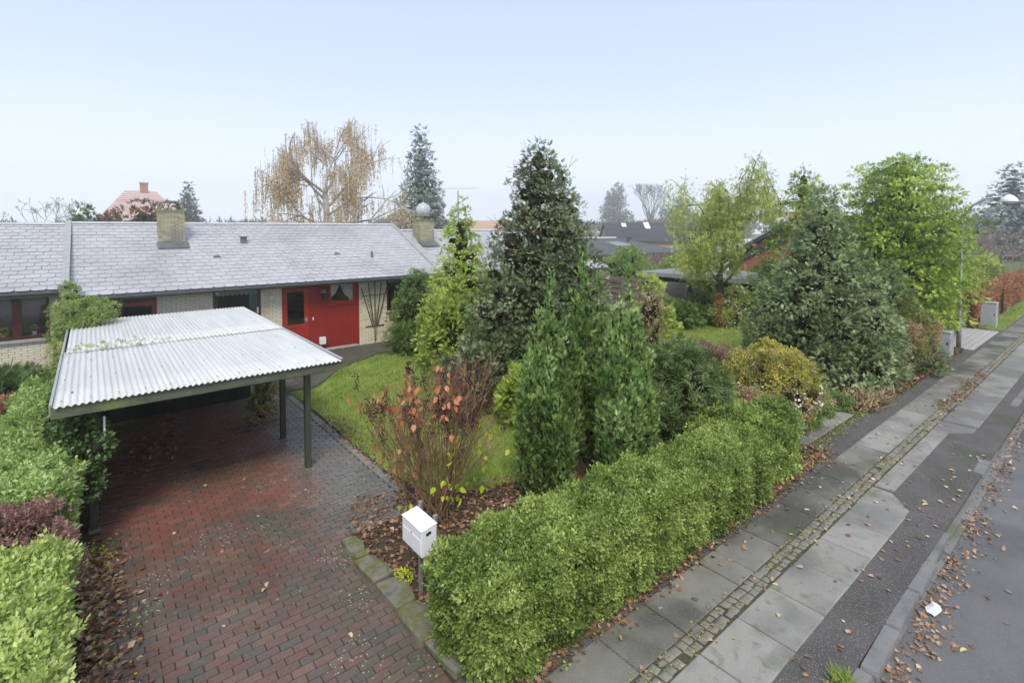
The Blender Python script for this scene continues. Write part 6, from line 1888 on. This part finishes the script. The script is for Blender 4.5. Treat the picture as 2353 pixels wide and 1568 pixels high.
a.build('foliage', L_willow, t)

# ---- birch
cB = pt(752, 500, 40)
rs = np.random.default_rng(92)
S = []; tips = []
b0 = np.array([cB[0], cB[1], 0.])
S += [(b0, b0 + [0, 0, 4.5], .34, .27), (b0 + [0, 0, 4.5], b0 + [-.15, 0, 7.0], .27, .22)]
top = b0 + [-.15, 0, 7.0]
for (p0, dx, up, ln, lv) in ((top, -.4, 1, 2.5, 3), (top, .15, 1, 2.5, 3), (top, .75, .9, 2.8, 3), (b0 + [0, 0, 5.2], 1.1, .75, 3.2, 3), (b0 + [0, 0, 5.6], -1.0, .6, 2.6, 3), (b0 + [0, 0, 6.3], -.9, .9, 2.4, 3), (b0 + [0, 0, 6.0], .8, .8, 2.6, 3), (b0 + [0, 0, 4.6], 1.4, .5, 3.2, 2), (b0 + [0, 0, 4.2], -1.3, .35, 2.6, 2), (b0 + [0, 0, 3.8], .5, .6, 2.2, 2), (b0 + [0, 0, 3.6], -.6, .5, 2.2, 2)):
    dr = rt * dx + np.array([0, 0, up]) + rs.normal(size=3) * .25
    s_, tp_ = grow(p0, dr, ln, .12, lv, rs, (2, 3), .45, .05, .68, 4, .10, .013, side=.3)
    s_ = [q_ for q_ in s_ if q_[1][2] < 12.5]; tp_ = [q_ for q_ in tp_ if q_[0][2] < 12.5]
    S += s_; tips += tp_
t = thing('birch', 'large orange leaved weeping birch behind the house roof', 'tree', (cB[0], cB[1], 0))
segs_mesh(S[:2], 'trunk', M_birchbark, t, 8); segs_mesh(S[2:], 'branches', M_birchbark, t, 4)
TP = np.array([p for p, d, l in tips])
# hanging strands with leaves
st = []; a = Acc()
for p in TP:
    if rs.random() < .45: continue
    for k in range(rs.integers(1, 4)):
        ln = rs.uniform(.4, 2.0); q = p + rs.normal(size=3) * np.array([.3, .3, .1])
        st.append((q, q + np.array([rs.normal() * .06, rs.normal() * .06, -ln]), .009, .006))
        m = int(ln * rs.choice([3, 8, 20], p=[.30, .35, .35]))
        if m:
            zz = rs.random(m) * ln; P = q + np.stack([rs.normal(size=m) * .05, rs.normal(size=m) * .05, -zz], 1)
            place(a, T_leafw, P, np.tile([0, 0, -1.], (m, 1)) + rs.normal(size=(m, 3)) * .5, rs.normal(size=(m, 3)), rs.uniform(.08, .14, m), np.full(m, rs.random() * .7 + .1) + rs.normal(size=m) * .1)
a.build('foliage', L_birch, t); segs_mesh(st, 'hanging_twigs', M_twigg, t, 3)

# ---- spruces
def spruce(u, v0, d, rad, label, mat, n, size, name='spruce', z0=.3, seed=1, prof=.85, rings=15):
    c = pt(u, v0, d)
    B = cone_blobs(c[0], c[1], z0, c[2], rad, rings=rings, per=9, prof=prof, lobe=.27, flat=.42, droop=.18, tint=(.3, .8), seed=seed, fill=.5)
    return plant(name, label, 'conifer', c[0], c[1], B, n, T_fan4, size, mat, core=.6, trunk=(c[2] * .8, rad * .07), bias=(0, 0, -.25), up=.7, depth=(.8, 1.25), cull=.8)


spruce(966, 306, 60, 4.1, 'tall blue grey spruce rising behind the glass globe chimney', L_blue, 17000, .56, seed=91, rings=17)
spruce(432, 422, 110, 3.7, 'hazy slim spruce beside the mossy chimney', L_fard, 4000, .9, seed=92)
spruce(2330, 388, 72, 6.8, 'broad blue grey fir at the right edge behind the lamp', L_blue, 13000, .70, seed=93)
# brown shrubs behind the left roof
for i, (u, v, d, w, lb_) in enumerate(((310, 478, 36, 2.2, 'dark rusty conifer bush against the red tiled house'), (372, 478, 37, 1.6, 'dark rusty conifer bush directly left of the mossy chimney'), (192, 492, 34, .9, 'small olive bush just above the party wall ridge'), (245, 503, 35, .8, 'lowest dark bush peeping over the slate ridge'))):
    c = pt(u, v, d); B = ball_blobs(c[0], c[1], 1.2, c[2], w, w, 20, seed=100 + i)
    plant('rusty_conifer', lb_, 'shrub', c[0], c[1], B, 3200, T_fan4, .34, L_rust if i != 2 else L_heath, core=.7, cull=.85)


def bare_tree(u, v0, d, spread, label, n, mat, seed, levels=4, wide=.42, name='bare_tree', leaf=None, minr=.012, base_z=0):
    c = pt(u, v0, d); H_ = c[2]
    rs = np.random.default_rng(seed); S = []; T_ = []
    L0 = H_ * .33
    t = thing(name, label, 'tree', (c[0], c[1], 0))
    S.append((np.array([c[0], c[1], 0]), np.array([c[0], c[1], H_ * .3]), H_ * .018, H_ * .014))
    for k in range(n):
        dr = np.array([rs.normal() * spread, rs.normal() * spread, 1.])
        s_, tp_ = grow((c[0], c[1], H_ * rs.uniform(.2, .38)), dr, L0, H_ * .010, levels, rs, (2, 3), wide, .12, .62, 3, .12, minr)
        S += s_; T_ += tp_
    P = np.array([s[1] for s in S]); k_ = P[:, 2] < H_ * 1.02
    S = [s for s, b in zip(S, k_) if b]
    segs_mesh(S[:1], 'trunk', M_bark, t, 6); segs_mesh(S[1:], 'branches', mat, t, 3)
    if leaf:
        a = Acc(); TP = np.array([p for p, d_, l in T_ if p[2] < H_ * 1.02])
        for _ in range(leaf[1]):
            P = TP + rs.normal(size=TP.shape) * .25
            place(a, T_leafw, P, rs.normal(size=P.shape), rs.normal(size=P.shape), np.full(len(P), leaf[2]), rs.random(len(P)))
        a.build('foliage', leaf[0], t)
    return t


bare_tree(88, 455, 48, .75, 'bare grey crown showing over the far left roof ridge', 7, M_twigg, 201, 4, .55, minr=.016)
def misty(u, v0, d, w, label, mat, n, seed, sz=.45):
    c = pt(u, v0, d); H_ = c[2]; rs = np.random.default_rng(seed)
    B = []
    for k in range(26):
        h = rs.uniform(.25, .93); r_ = w * (math.sin(math.pi * min(1, .12 + h * .85)) ** .6)
        a_ = rs.random() * 6.28; q = rs.uniform(.2, .85) * r_
        B.append((c[0] + q * math.cos(a_), c[1] + q * math.sin(a_), H_ * h, w * .30, w * .30, w * .36, rs.random()))
    B.append((c[0], c[1], H_ * .95, w * .16, w * .16, H_ * .05, .5))
    t = thing('misty_tree', label, 'tree', (c[0], c[1], 0))
    a = Acc(); crown(a, B, n, T_fan4, sz, depth=(.5, 1.1), cull=.7, keep=.4, nw=.5, bias=(0, 0, .6)); a.build('foliage', mat, t)
    S = [(np.array([c[0], c[1], 0]), np.array([c[0], c[1], H_ * .8]), .5, .15)]
    for k in range(9):
        S += grow((c[0], c[1], H_ * rs.uniform(.2, .6)), (rs.normal() * .5, rs.normal() * .5, 1), H_ * .25, .1, 2, rs, (2, 3), .4, .1, .65, 3, minr=.04)[0]
    segs_mesh(S, 'branches', M_twigg, t, 4)


misty(1425, 430, 220, 8.6, 'misty tree with fine brown crown above the cream bungalow', L_far, 5200, 202, .95)
bare_tree(1495, 425, 210, .3, 'misty bare tree with upright branches right of the brown crowned one', 16, M_twigg, 203, 4, .34, minr=.06)
misty(1560, 462, 200, 7.5, 'misty tree partly hidden behind the willow', L_fard, 4200, 204, .9)
c = pt(1600, 500, 150); B = ball_blobs(c[0], c[1], .5, c[2], 8, 8, 22, seed=205)
plant('misty_bush', 'misty dark clump of evergreens behind the willow crown', 'trees', c[0], c[1], B, 3500, T_fan4, 1.2, L_fard, core=.75, cull=.9)
c = pt(1500, 508, 170); B = ball_blobs(c[0], c[1], .5, c[2], 9, 9, 20, seed=206)
plant('misty_bush', 'misty olive clump left of the dark evergreens in the far distance', 'trees', c[0], c[1], B, 3500, T_fan4, 1.2, L_far, core=.7, cull=.9)
# brown twiggy wood at the right edge
S = []
rs = np.random.default_rng(207)
t = tag(bpy.data.objects.new('thicket', None), 'mauve brown thicket of bare trees at the right edge behind the beech hedge', 'trees'); COL.objects.link(t)
for k in range(34):
    c = pt(rs.uniform(2215, 2400), 600, rs.uniform(30, 48))
    s_, _ = grow((c[0], c[1] + rs.uniform(0, 3), 0), (rs.normal() * .3, rs.normal() * .3, 1), rs.uniform(1.5, 2.1), .05, 4, rs, (2, 3), .5, .05, .68, 2, .15, .010)
    S += s_
segs_mesh(S, 'branches', M_twigp, t, 3)
for i, (u, v, d) in enumerate(((2300, 620, 30), (2350, 640, 34), (2270, 640, 32))):
    c = pt(u, v, d); c[1] += 1.9; B = ball_blobs(c[0], c[1], 0, max(c[2], 1.9), 1.3, 1.2, 14, seed=210 + i)
    plant('verge_bush', ['olive bush behind the beech hedge, nearest the lamp', 'olive bush behind the beech hedge, at the right edge', 'olive bush directly behind the end of the beech hedge'][i], 'shrub', c[0], c[1], B, 2600, T_sprig, .3, L_willow, core=.7)
# far hazy tree belt
t = Acc(); rs = np.random.default_rng(300)
B = []
for k in range(110):
    a_ = rs.uniform(-8, 98); d = rs.uniform(205, 240); B.append((d * math.cos(R(a_)), d * math.sin(R(a_)), rs.uniform(1, 3), rs.uniform(7, 12), rs.uniform(7, 12), rs.uniform(2.2, 4.0), .5))
crown(t, B, 14000, T_fan4, 3.2, cull=.95)
tag(t.build('far_wood', L_far), 'misty belt of distant trees along the horizon', 'wood', kind='stuff')

# ---- beech hedge
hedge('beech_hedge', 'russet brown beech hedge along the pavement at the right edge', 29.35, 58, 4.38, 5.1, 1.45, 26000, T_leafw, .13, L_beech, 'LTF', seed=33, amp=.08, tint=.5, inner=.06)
fp = thing('fence_post', 'thin dark post standing in front of the beech hedge', 'post', (35.2, 4.3, 0)); mb = MB(); mb.box(35.15, 35.25, 4.25, 4.35, -.02, 1.3); mb.build('stake', M_bwood, fp)

# ---- red leaved hydrangea like shrub by the letterbox
rs = np.random.default_rng(401)
hs = thing('tall_bare_shrub', 'tall brown stemmed shrub with drooping orange red leaves beside the letterbox', 'shrub', (3.85, 6.5, 0))
S = []; tips = []
for k in range(58):
    bx, by = 3.82 + rs.normal() * .17, 6.55 + rs.normal() * .14
    lat_ = rs.normal() * .46
    dr = rt * lat_ + _f * rs.normal() * .25 + np.array([0, 0, 1.])
    s_, tp_ = grow((bx, by, 0), dr, rs.uniform(.70, .98), rs.uniform(.008, .014), 3, rs, (2, 2), .27, .18, .66, 4, .07, .0035, side=.25)
    keep_ = [(p, q, r0, r1) for (p, q, r0, r1) in s_ if q[2] < 2.48]
    S += keep_; tips += [x_ for x_ in tp_ if x_[0][2] < 2.5]
segs_mesh(S, 'branches', M_twig, hs, 4)
TPs = np.array([x_[0] for x_ in tips]); lat = TPs @ rt
lv, lf = T_leafw[0].copy(), T_leafw[1]


def big_leaf():
    """cupped heart shaped leaf, 4 quads"""
    V = np.array([(0, 0, 0), (.22, .30, .10), (.55, .30, .06), (1.0, 0, -.12), (.55, -.30, .06), (.22, -.30, .10), (.3, 0, -.02), (.62, 0, -.04)], float)
    F = np.array([(0, 1, 6, 6), (1, 2, 7, 6), (2, 3, 7, 7), (3, 4, 7, 7), (4, 5, 6, 7), (5, 0, 6, 6)])
    F = np.array([(0, 6, 1), (1, 6, 7), (1, 7, 2), (2, 7, 3), (7, 4, 3), (5, 7, 6), (5, 4, 7), (0, 5, 6)])
    return V, F


BL = big_leaf()
top_tips = TPs[TPs[:, 2] > np.quantile(TPs[:, 2], .80)]


def orient(p, fd, nn_, s_):
    x = nrm(fd); z = nn_ - (nn_ @ x) * x; z = nrm(z); y = np.cross(z, x)
    m_ = np.eye(4); m_[:3, 0] = x * s_; m_[:3, 1] = y * s_; m_[:3, 2] = z * s_; m_[:3, 3] = p
    return m_


its = []
lc = (top_tips @ rt)
order = np.argsort(lc)
left_top = top_tips[order[: int(len(order) * .75)]]
for k in range(175):
    p = left_top[rs.integers(len(left_top))] + rs.normal(size=3) * .03
    its.append((orient(p, np.array([rs.normal() * .5, rs.normal() * .5, -1.0]), rs.normal(size=3), rs.uniform(.075, .125)), rs.random()))
for k in range(25):
    p = TPs[rs.integers(len(TPs))]
    its.append((orient(p, np.array([rs.normal() * .5, rs.normal() * .5, -1.0]), rs.normal(size=3), rs.uniform(.06, .11)), rs.random()))
low_left = TPs[(lat < np.quantile(lat, .35)) & (TPs[:, 2] < 1.5)]
for k in range(40):
    p = low_left[rs.integers(len(low_left))] * np.array([1, 1, rs.uniform(.55, 1)])
    its.append((orient(p, np.array([rs.normal() * .5, rs.normal() * .5, -1.0]), rs.normal(size=3), rs.uniform(.07, .12)), rs.random() * .6))
pieces('leaf', BL, its, L_orange, hs)
its = []
low_right = TPs[(lat > np.quantile(lat, .45)) & (TPs[:, 2] < 1.55)]
for k in range(80):
    p = low_right[rs.integers(len(low_right))] * np.array([1, 1, rs.uniform(.5, .9)])
    its.append((orient(p, np.array([rs.normal() * .5, rs.normal() * .5, -.9]), rs.normal(size=3), rs.uniform(.06, .12)), rs.random() * .8))
for k in range(10):
    its.append((orient(np.array([3.35, 6.35, .35]) + rs.normal(size=3) * np.array([.12, .12, .15]), np.array([rs.normal() * .4, rs.normal() * .4, -1.0]), rs.normal(size=3), rs.uniform(.09, .14)), rs.random() * .6))
pieces('leaf', BL, its, L_ygreen, hs)
# withered dark flower heads
a = Acc()
mid_t = TPs[(TPs[:, 2] > 1.35)]
for k in range(80):
    p = mid_t[rs.integers(len(mid_t))]
    m = 46; h = rs.random(m) * .24; P = p + np.stack([rs.normal(size=m) * .02, rs.normal(size=m) * .02, h], 1) + nrm(rs.normal(size=(m, 3))) * .035 * (1 - h[:, None] / .22)
    place(a, T_leafw, P, rs.normal(size=(m, 3)) + np.array([0, 0, .6]), rs.normal(size=(m, 3)), np.full(m, .034), rs.random(m))
a.build('withered_flowers', L_black, hs)

# ---- ivy column by the shed and its neighbours
B = [(2.98 + rng.normal() * .03, 12.45, z, .17, .17, .2, .5) for z in np.linspace(.2, 1.6, 8)] + [(2.95, 12.5, .12, .3, .3, .15, .8)]
plant('withered_climber', 'brown withered climber wrapped round the rear carport post', 'climber', 2.98, 12.45, B, 3800, T_leafw, .075, L_mixed, core=.7, bias=(0, 0, -.5))
# lime little plant by the letterbox post
B = ball_blobs(2.86, 5.55, 0, .16, .11, .1, 6, seed=77)
plant('feverfew', 'small lime green plant at the foot of the letterbox post', 'plant', 2.75, 5.55, B, 260, T_leafw, .035, L_ygreen, core=0)
# weeds
# ================================================================== GRASS, LITTER, MOSS
def inpoly(P, poly):
    x, y = P[:, 0], P[:, 1]; c = np.zeros(len(P), bool); j = len(poly) - 1
    for i in range(len(poly)):
        xi, yi = poly[i]; xj, yj = poly[j]
        c ^= ((yi > y) != (yj > y)) & (x < (xj - xi) * (y - yi) / (yj - yi + 1e-12) + xi); j = i
    return c


def grass(poly, n, size, label, name, mat=L_grass, parent=None):
    xs_ = [p[0] for p in poly]; ys_ = [p[1] for p in poly]
    P = np.stack([rng.uniform(min(xs_) - .1, max(xs_) + .1, n), rng.uniform(min(ys_) - .1, max(ys_) + .1, n), np.zeros(n)], 1)
    Q = P + np.stack([vnoise(P, 3, 8) * .08, vnoise(P, 3, 9) * .08, np.zeros(n)], 1)
    P = P[inpoly(Q, poly)]
    a = Acc(); Fd = rng.normal(size=P.shape) * .6; Fd[:, 2] = .8
    place(a, T_blade, P, Fd, rng.normal(size=P.shape), size * rng.uniform(.5, 1.6, len(P)) * (1 + .5 * vnoise(P, 5.0, 3)), .45 + .16 * vnoise(P, 1.0, 4) + .16 * vnoise(P, 6.0, 14) + rng.normal(size=len(P)) * .22, .05)
    return tag(a.build(name, mat), label, 'grass', kind='stuff')


grass(lawn1, 130000, .065, 'short mossy grass of the front lawn', 'grass')
grass(lawn2, 60000, .075, 'short grass of the lawn beyond the shrubs', 'grass')
grass([(29.6, 3.6), (60, 3.6), (60, 4.3), (29.6, 4.3)], 12000, .12, 'grass verge along the beech hedge', 'grass')


def litter(pts_fn, n, size, mat, label, name, z=.012, tint=(0, 1), cat='leaves'):
    P = pts_fn(n); a = Acc()
    P[:, 2] += rng.random(len(P)) * z * 2
    Fd = rng.normal(size=P.shape); Fd[:, 2] *= .25
    Nn = rng.normal(size=P.shape) * .45 + np.array([0, 0, 1.])
    place(a, T_leafw, P, Fd, Nn, size * rng.uniform(.6, 1.35, len(P)), rng.uniform(tint[0], tint[1], len(P)), .05)
    return tag(a.build(name, mat), label, cat, kind='stuff')


def band(x0, x1, yf, w, z0=0.0, dens=None):
    def fn(n):
        x = rng.uniform(x0, x1, n); y = yf(x) + rng.normal(size=n) * w
        P = np.stack([x, y, np.full(n, z0)], 1)
        keep_ = rng.random(n) < np.clip(.55 + .7 * vnoise(P, 1.7, 12), .08, 1)
        return P[keep_]
    return fn


litter(band(3.0, 11, lambda x: 3.62 + .02 * x, .13, .0), 3400, .06, L_litter, 'brown fallen leaves along the foot of the front hedge', 'leaf_litter', tint=(0, .75))
litter(band(2.9, 11, lambda x: 3.62 + .02 * x, .12, .0), 1100, .035, L_privet, 'small green leaves dropped along the hedge foot', 'leaf_litter', tint=(.4, 1))
litter(lambda n: (lambda y: np.stack([-.16 + np.abs(rng.normal(size=n)) * .17, y, np.full(n, 0.0)], 1))(rng.uniform(3.7, 8.6, n)), 2300, .07, L_litter, 'brown leaves piled between the left hedge and the driveway', 'leaf_litter', tint=(0, .9))
litter(lambda n: (lambda y: np.stack([-.14 + np.abs(rng.normal(size=n)) * .16, y, np.full(n, 0.0)], 1))(rng.uniform(3.7, 9.0, n)), 600, .04, L_ygreen, 'yellow green leaf scraps beside the left hedge', 'leaf_litter')
litter(band(3.5, 30, lambda x: 1.36 + .26 * np.clip((x - 6) / 11, 0, 1) + .03,   .10, -.112), 7000, .055, L_litter, 'fallen leaves gathered in the gutter along the kerb', 'leaf_litter', tint=(.2, .9))
litter(lambda n: np.stack([.75 + rng.normal(size=n) * .28, 11.9 + rng.normal(size=n) * .5, np.full(n, .0)], 1), 320, .08, L_litter, 'heap of dead leaves on the bricks under the carport', 'leaf_litter', tint=(.1, .6))
litter(lambda n: (lambda P: P[inpoly(P, [(2.62, 4.3), (4.3, 4.5), (6.6, 5.2), (6.5, 6.7), (4.6, 7.0), (3.2, 7.9), (2.7, 6.9)])])(np.stack([rng.uniform(2.6, 6.6, n), rng.uniform(4.2, 8, n), np.full(n, .0)], 1)), 5200, .065, L_litter, 'wet brown leaves covering the bed under the bare shrub', 'leaf_litter', tint=(0, .7))
litter(lambda n: (lambda y: np.stack([3.95 + np.abs(rng.normal(size=n)) * .25 - .1, y, np.full(n, .01)], 1))(rng.uniform(7.5, 11.5, n)), 380, .065, L_litter, 'leaves along the lawn edge by the driveway', 'leaf_litter', tint=(0, .8))
litter(lambda n: (lambda P: P[inpoly(P, lawn1)])(np.stack([rng.uniform(4, 10, n), rng.uniform(6.5, 16, n), np.full(n, .03)], 1)), 520, .06, L_litter, 'dark leaves dotted over the front lawn', 'leaf_litter', tint=(0, .6))
litter(lambda n: np.stack([rng.uniform(14, 24, n), 3.85 + np.abs(rng.normal(size=n)) * .3, np.full(n, .0)], 1), 2600, .08, L_litter, 'reddish leaf litter under the conifers by the pavement', 'leaf_litter', tint=(.1, .6))
# moss and leaves in the cobble strip
litter(band(3.0, 30, lambda x: 2.845 + 0 * x, .075, .004), 3200, .032, L_moss, 'moss growing between the cobbles of the pavement strip', 'moss', z=.01, cat='moss')
litter(band(3.0, 26, lambda x: 2.845 + 0 * x, .08, .008), 520, .045, L_litter, 'leaf scraps caught in the cobble strip', 'leaf_litter', tint=(.3, 1))
litter(band(15.5, 21, lambda x: 2.845 + 0 * x, .11, .008), 900, .06, L_litter, 'reddish leaves covering the far part of the cobble strip', 'leaf_litter', tint=(.2, .55))
litter(lambda n: np.stack([rng.uniform(11, 22, n), 4.0 + rng.normal(size=n) * .12, np.full(n, -.005)], 1), 1800, .04, L_moss, 'moss along the edge of the asphalt strip', 'moss', cat='moss')

# single fallen leaves one could pick up, on paving and road
rs = np.random.default_rng(500)
specs = []
for k in range(84): specs.append((rs.uniform(3.4, 16), rs.uniform(2.1, 3.5), .006, 'pav'))
for k in range(52): specs.append((rs.uniform(5, 13), rs.uniform(1.72, 2.1), -.008, 'verge'))
for k in range(70): specs.append((rs.uniform(5.6, 17), rs.uniform(.2, 1.45), -.112, 'road'))
for k in range(60): specs.append((rs.uniform(.3, 3.6), rs.uniform(4.2, 10.5), .0, 'brick'))
lab = {'pav': 'fallen leaf lying on the concrete slabs of the pavement', 'verge': 'fallen leaf lying on the dark asphalt strip beside the kerb', 'road': 'fallen leaf lying on the wet road', 'brick': 'fallen leaf lying on the brick driveway'}
cache = {}
for (x, y, z, w) in specs:
    if w == 'brick' and y < 6.8 and x > 2.5: continue
    k = int(rs.integers(10))
    if k not in cache:
        me = make_mesh('leaf', BL[0] * np.array([1, 1, rs.uniform(-1.5, 1.5)]), BL[1], np.full(8, [.2, .35, .5, .6, .7, .8, .9, 1.0, 1.0, .3][k])); me.materials.append(L_litter); cache[k] = me
    o = bpy.data.objects.new('fallen_leaf', cache[k]); COL.objects.link(o)
    o.location = (x, y, z + .012); s_ = rs.uniform(.05, .095); o.scale = (s_, s_ * rs.uniform(.8, 1.2), s_)
    o.rotation_euler = (rs.normal() * .12, rs.normal() * .12, rs.random() * 6.28)
    tag(o, ['dark brown ', 'brown ', 'brown ', 'orange brown ', 'orange brown ', 'tan ', 'tan ', 'pale yellow ', 'pale yellow ', 'dark brown '][k] + lab[w], 'leaf', {'pav': 'leaves on the pavement slabs', 'verge': 'leaves on the asphalt strip', 'road': 'leaves on the road', 'brick': 'leaves on the driveway'}[w])
# crumpled paper in the gutter
mb = MB(); n = 10; vs = [(7.45 + .17 * math.cos(a_) * rs.uniform(.7, 1.1), 1.40 + .07 * math.sin(a_) * rs.uniform(.7, 1.1), -.105 + rs.random() * .03) for a_ in np.linspace(0, 6.28, n + 1)[:-1]] + [(7.45, 1.40, -.06)]
mb.add(vs, [(i, (i + 1) % n, n) for i in range(n)]); tag(mb.build('crumpled_paper', M_paper), 'crumpled white paper among leaves in the gutter', 'paper')
# grass tuft at the kerb
a = Acc(); P = np.stack([5.45 + rng.normal(size=90) * .06, 1.70 + rng.normal(size=90) * .04, np.full(90, -.02)], 1); Fd = rng.normal(size=P.shape) * .6; Fd[:, 2] = 1
place(a, T_blade, P, Fd, rng.normal(size=P.shape), rng.uniform(.08, .2, 90), rng.random(90)); tag(a.build('grass_tuft', L_grass), 'tuft of grass growing out of the kerb joint', 'grass', kind='stuff')
# dry grasses by the boards
a = Acc(); P = np.stack([14.9 + rng.normal(size=500) * .45, 4.3 + rng.normal(size=500) * .2, np.zeros(500)], 1); Fd = rng.normal(size=P.shape) * .8; Fd[:, 2] = .7; Fd[:, 1] -= .4
place(a, T_blade, P, Fd, rng.normal(size=P.shape), rng.uniform(.2, .5, 500), rng.random(500)); tag(a.build('dry_grass', M_straw), 'dry straw coloured grass beside the pale boards', 'grass', kind='stuff')
B = [(13.0 + rng.uniform(-1.1, 1.3), 5.0 + rng.uniform(-.5, .4), .12, .35, .3, .18, rng.random()) for _ in range(14)]
plant('ground_cover', 'low creeping green plants below the grey green cone', 'plants', 13, 5, B, 4500, T_sprig, .12, L_yew, core=.7)

# ================================================================== HAZE
mb = MB(); mb.box(-60, 265, -60, 265, -1.2, 25.0)
hz = mb.build('haze', M_soil)
hm = bpy.data.materials.new('haze_air'); nt, N, L = nodes_of(hm)
pv = N.new('ShaderNodeVolumePrincipled'); pv.inputs['Density'].default_value = .0024; pv.inputs['Color'].default_value = (1, 1, 1, 1); pv.inputs['Anisotropy'].default_value = 0.8
out = N.new('ShaderNodeOutputMaterial'); L.new(pv.outputs[0], out.inputs['Volume'])
hz.data.materials.clear(); hz.data.materials.append(hm)
hz['kind'] = 'stuff'; hz['label'] = 'thin pale mist over the gardens'; hz['category'] = 'haze'
SC.cycles.volume_bounces = 8
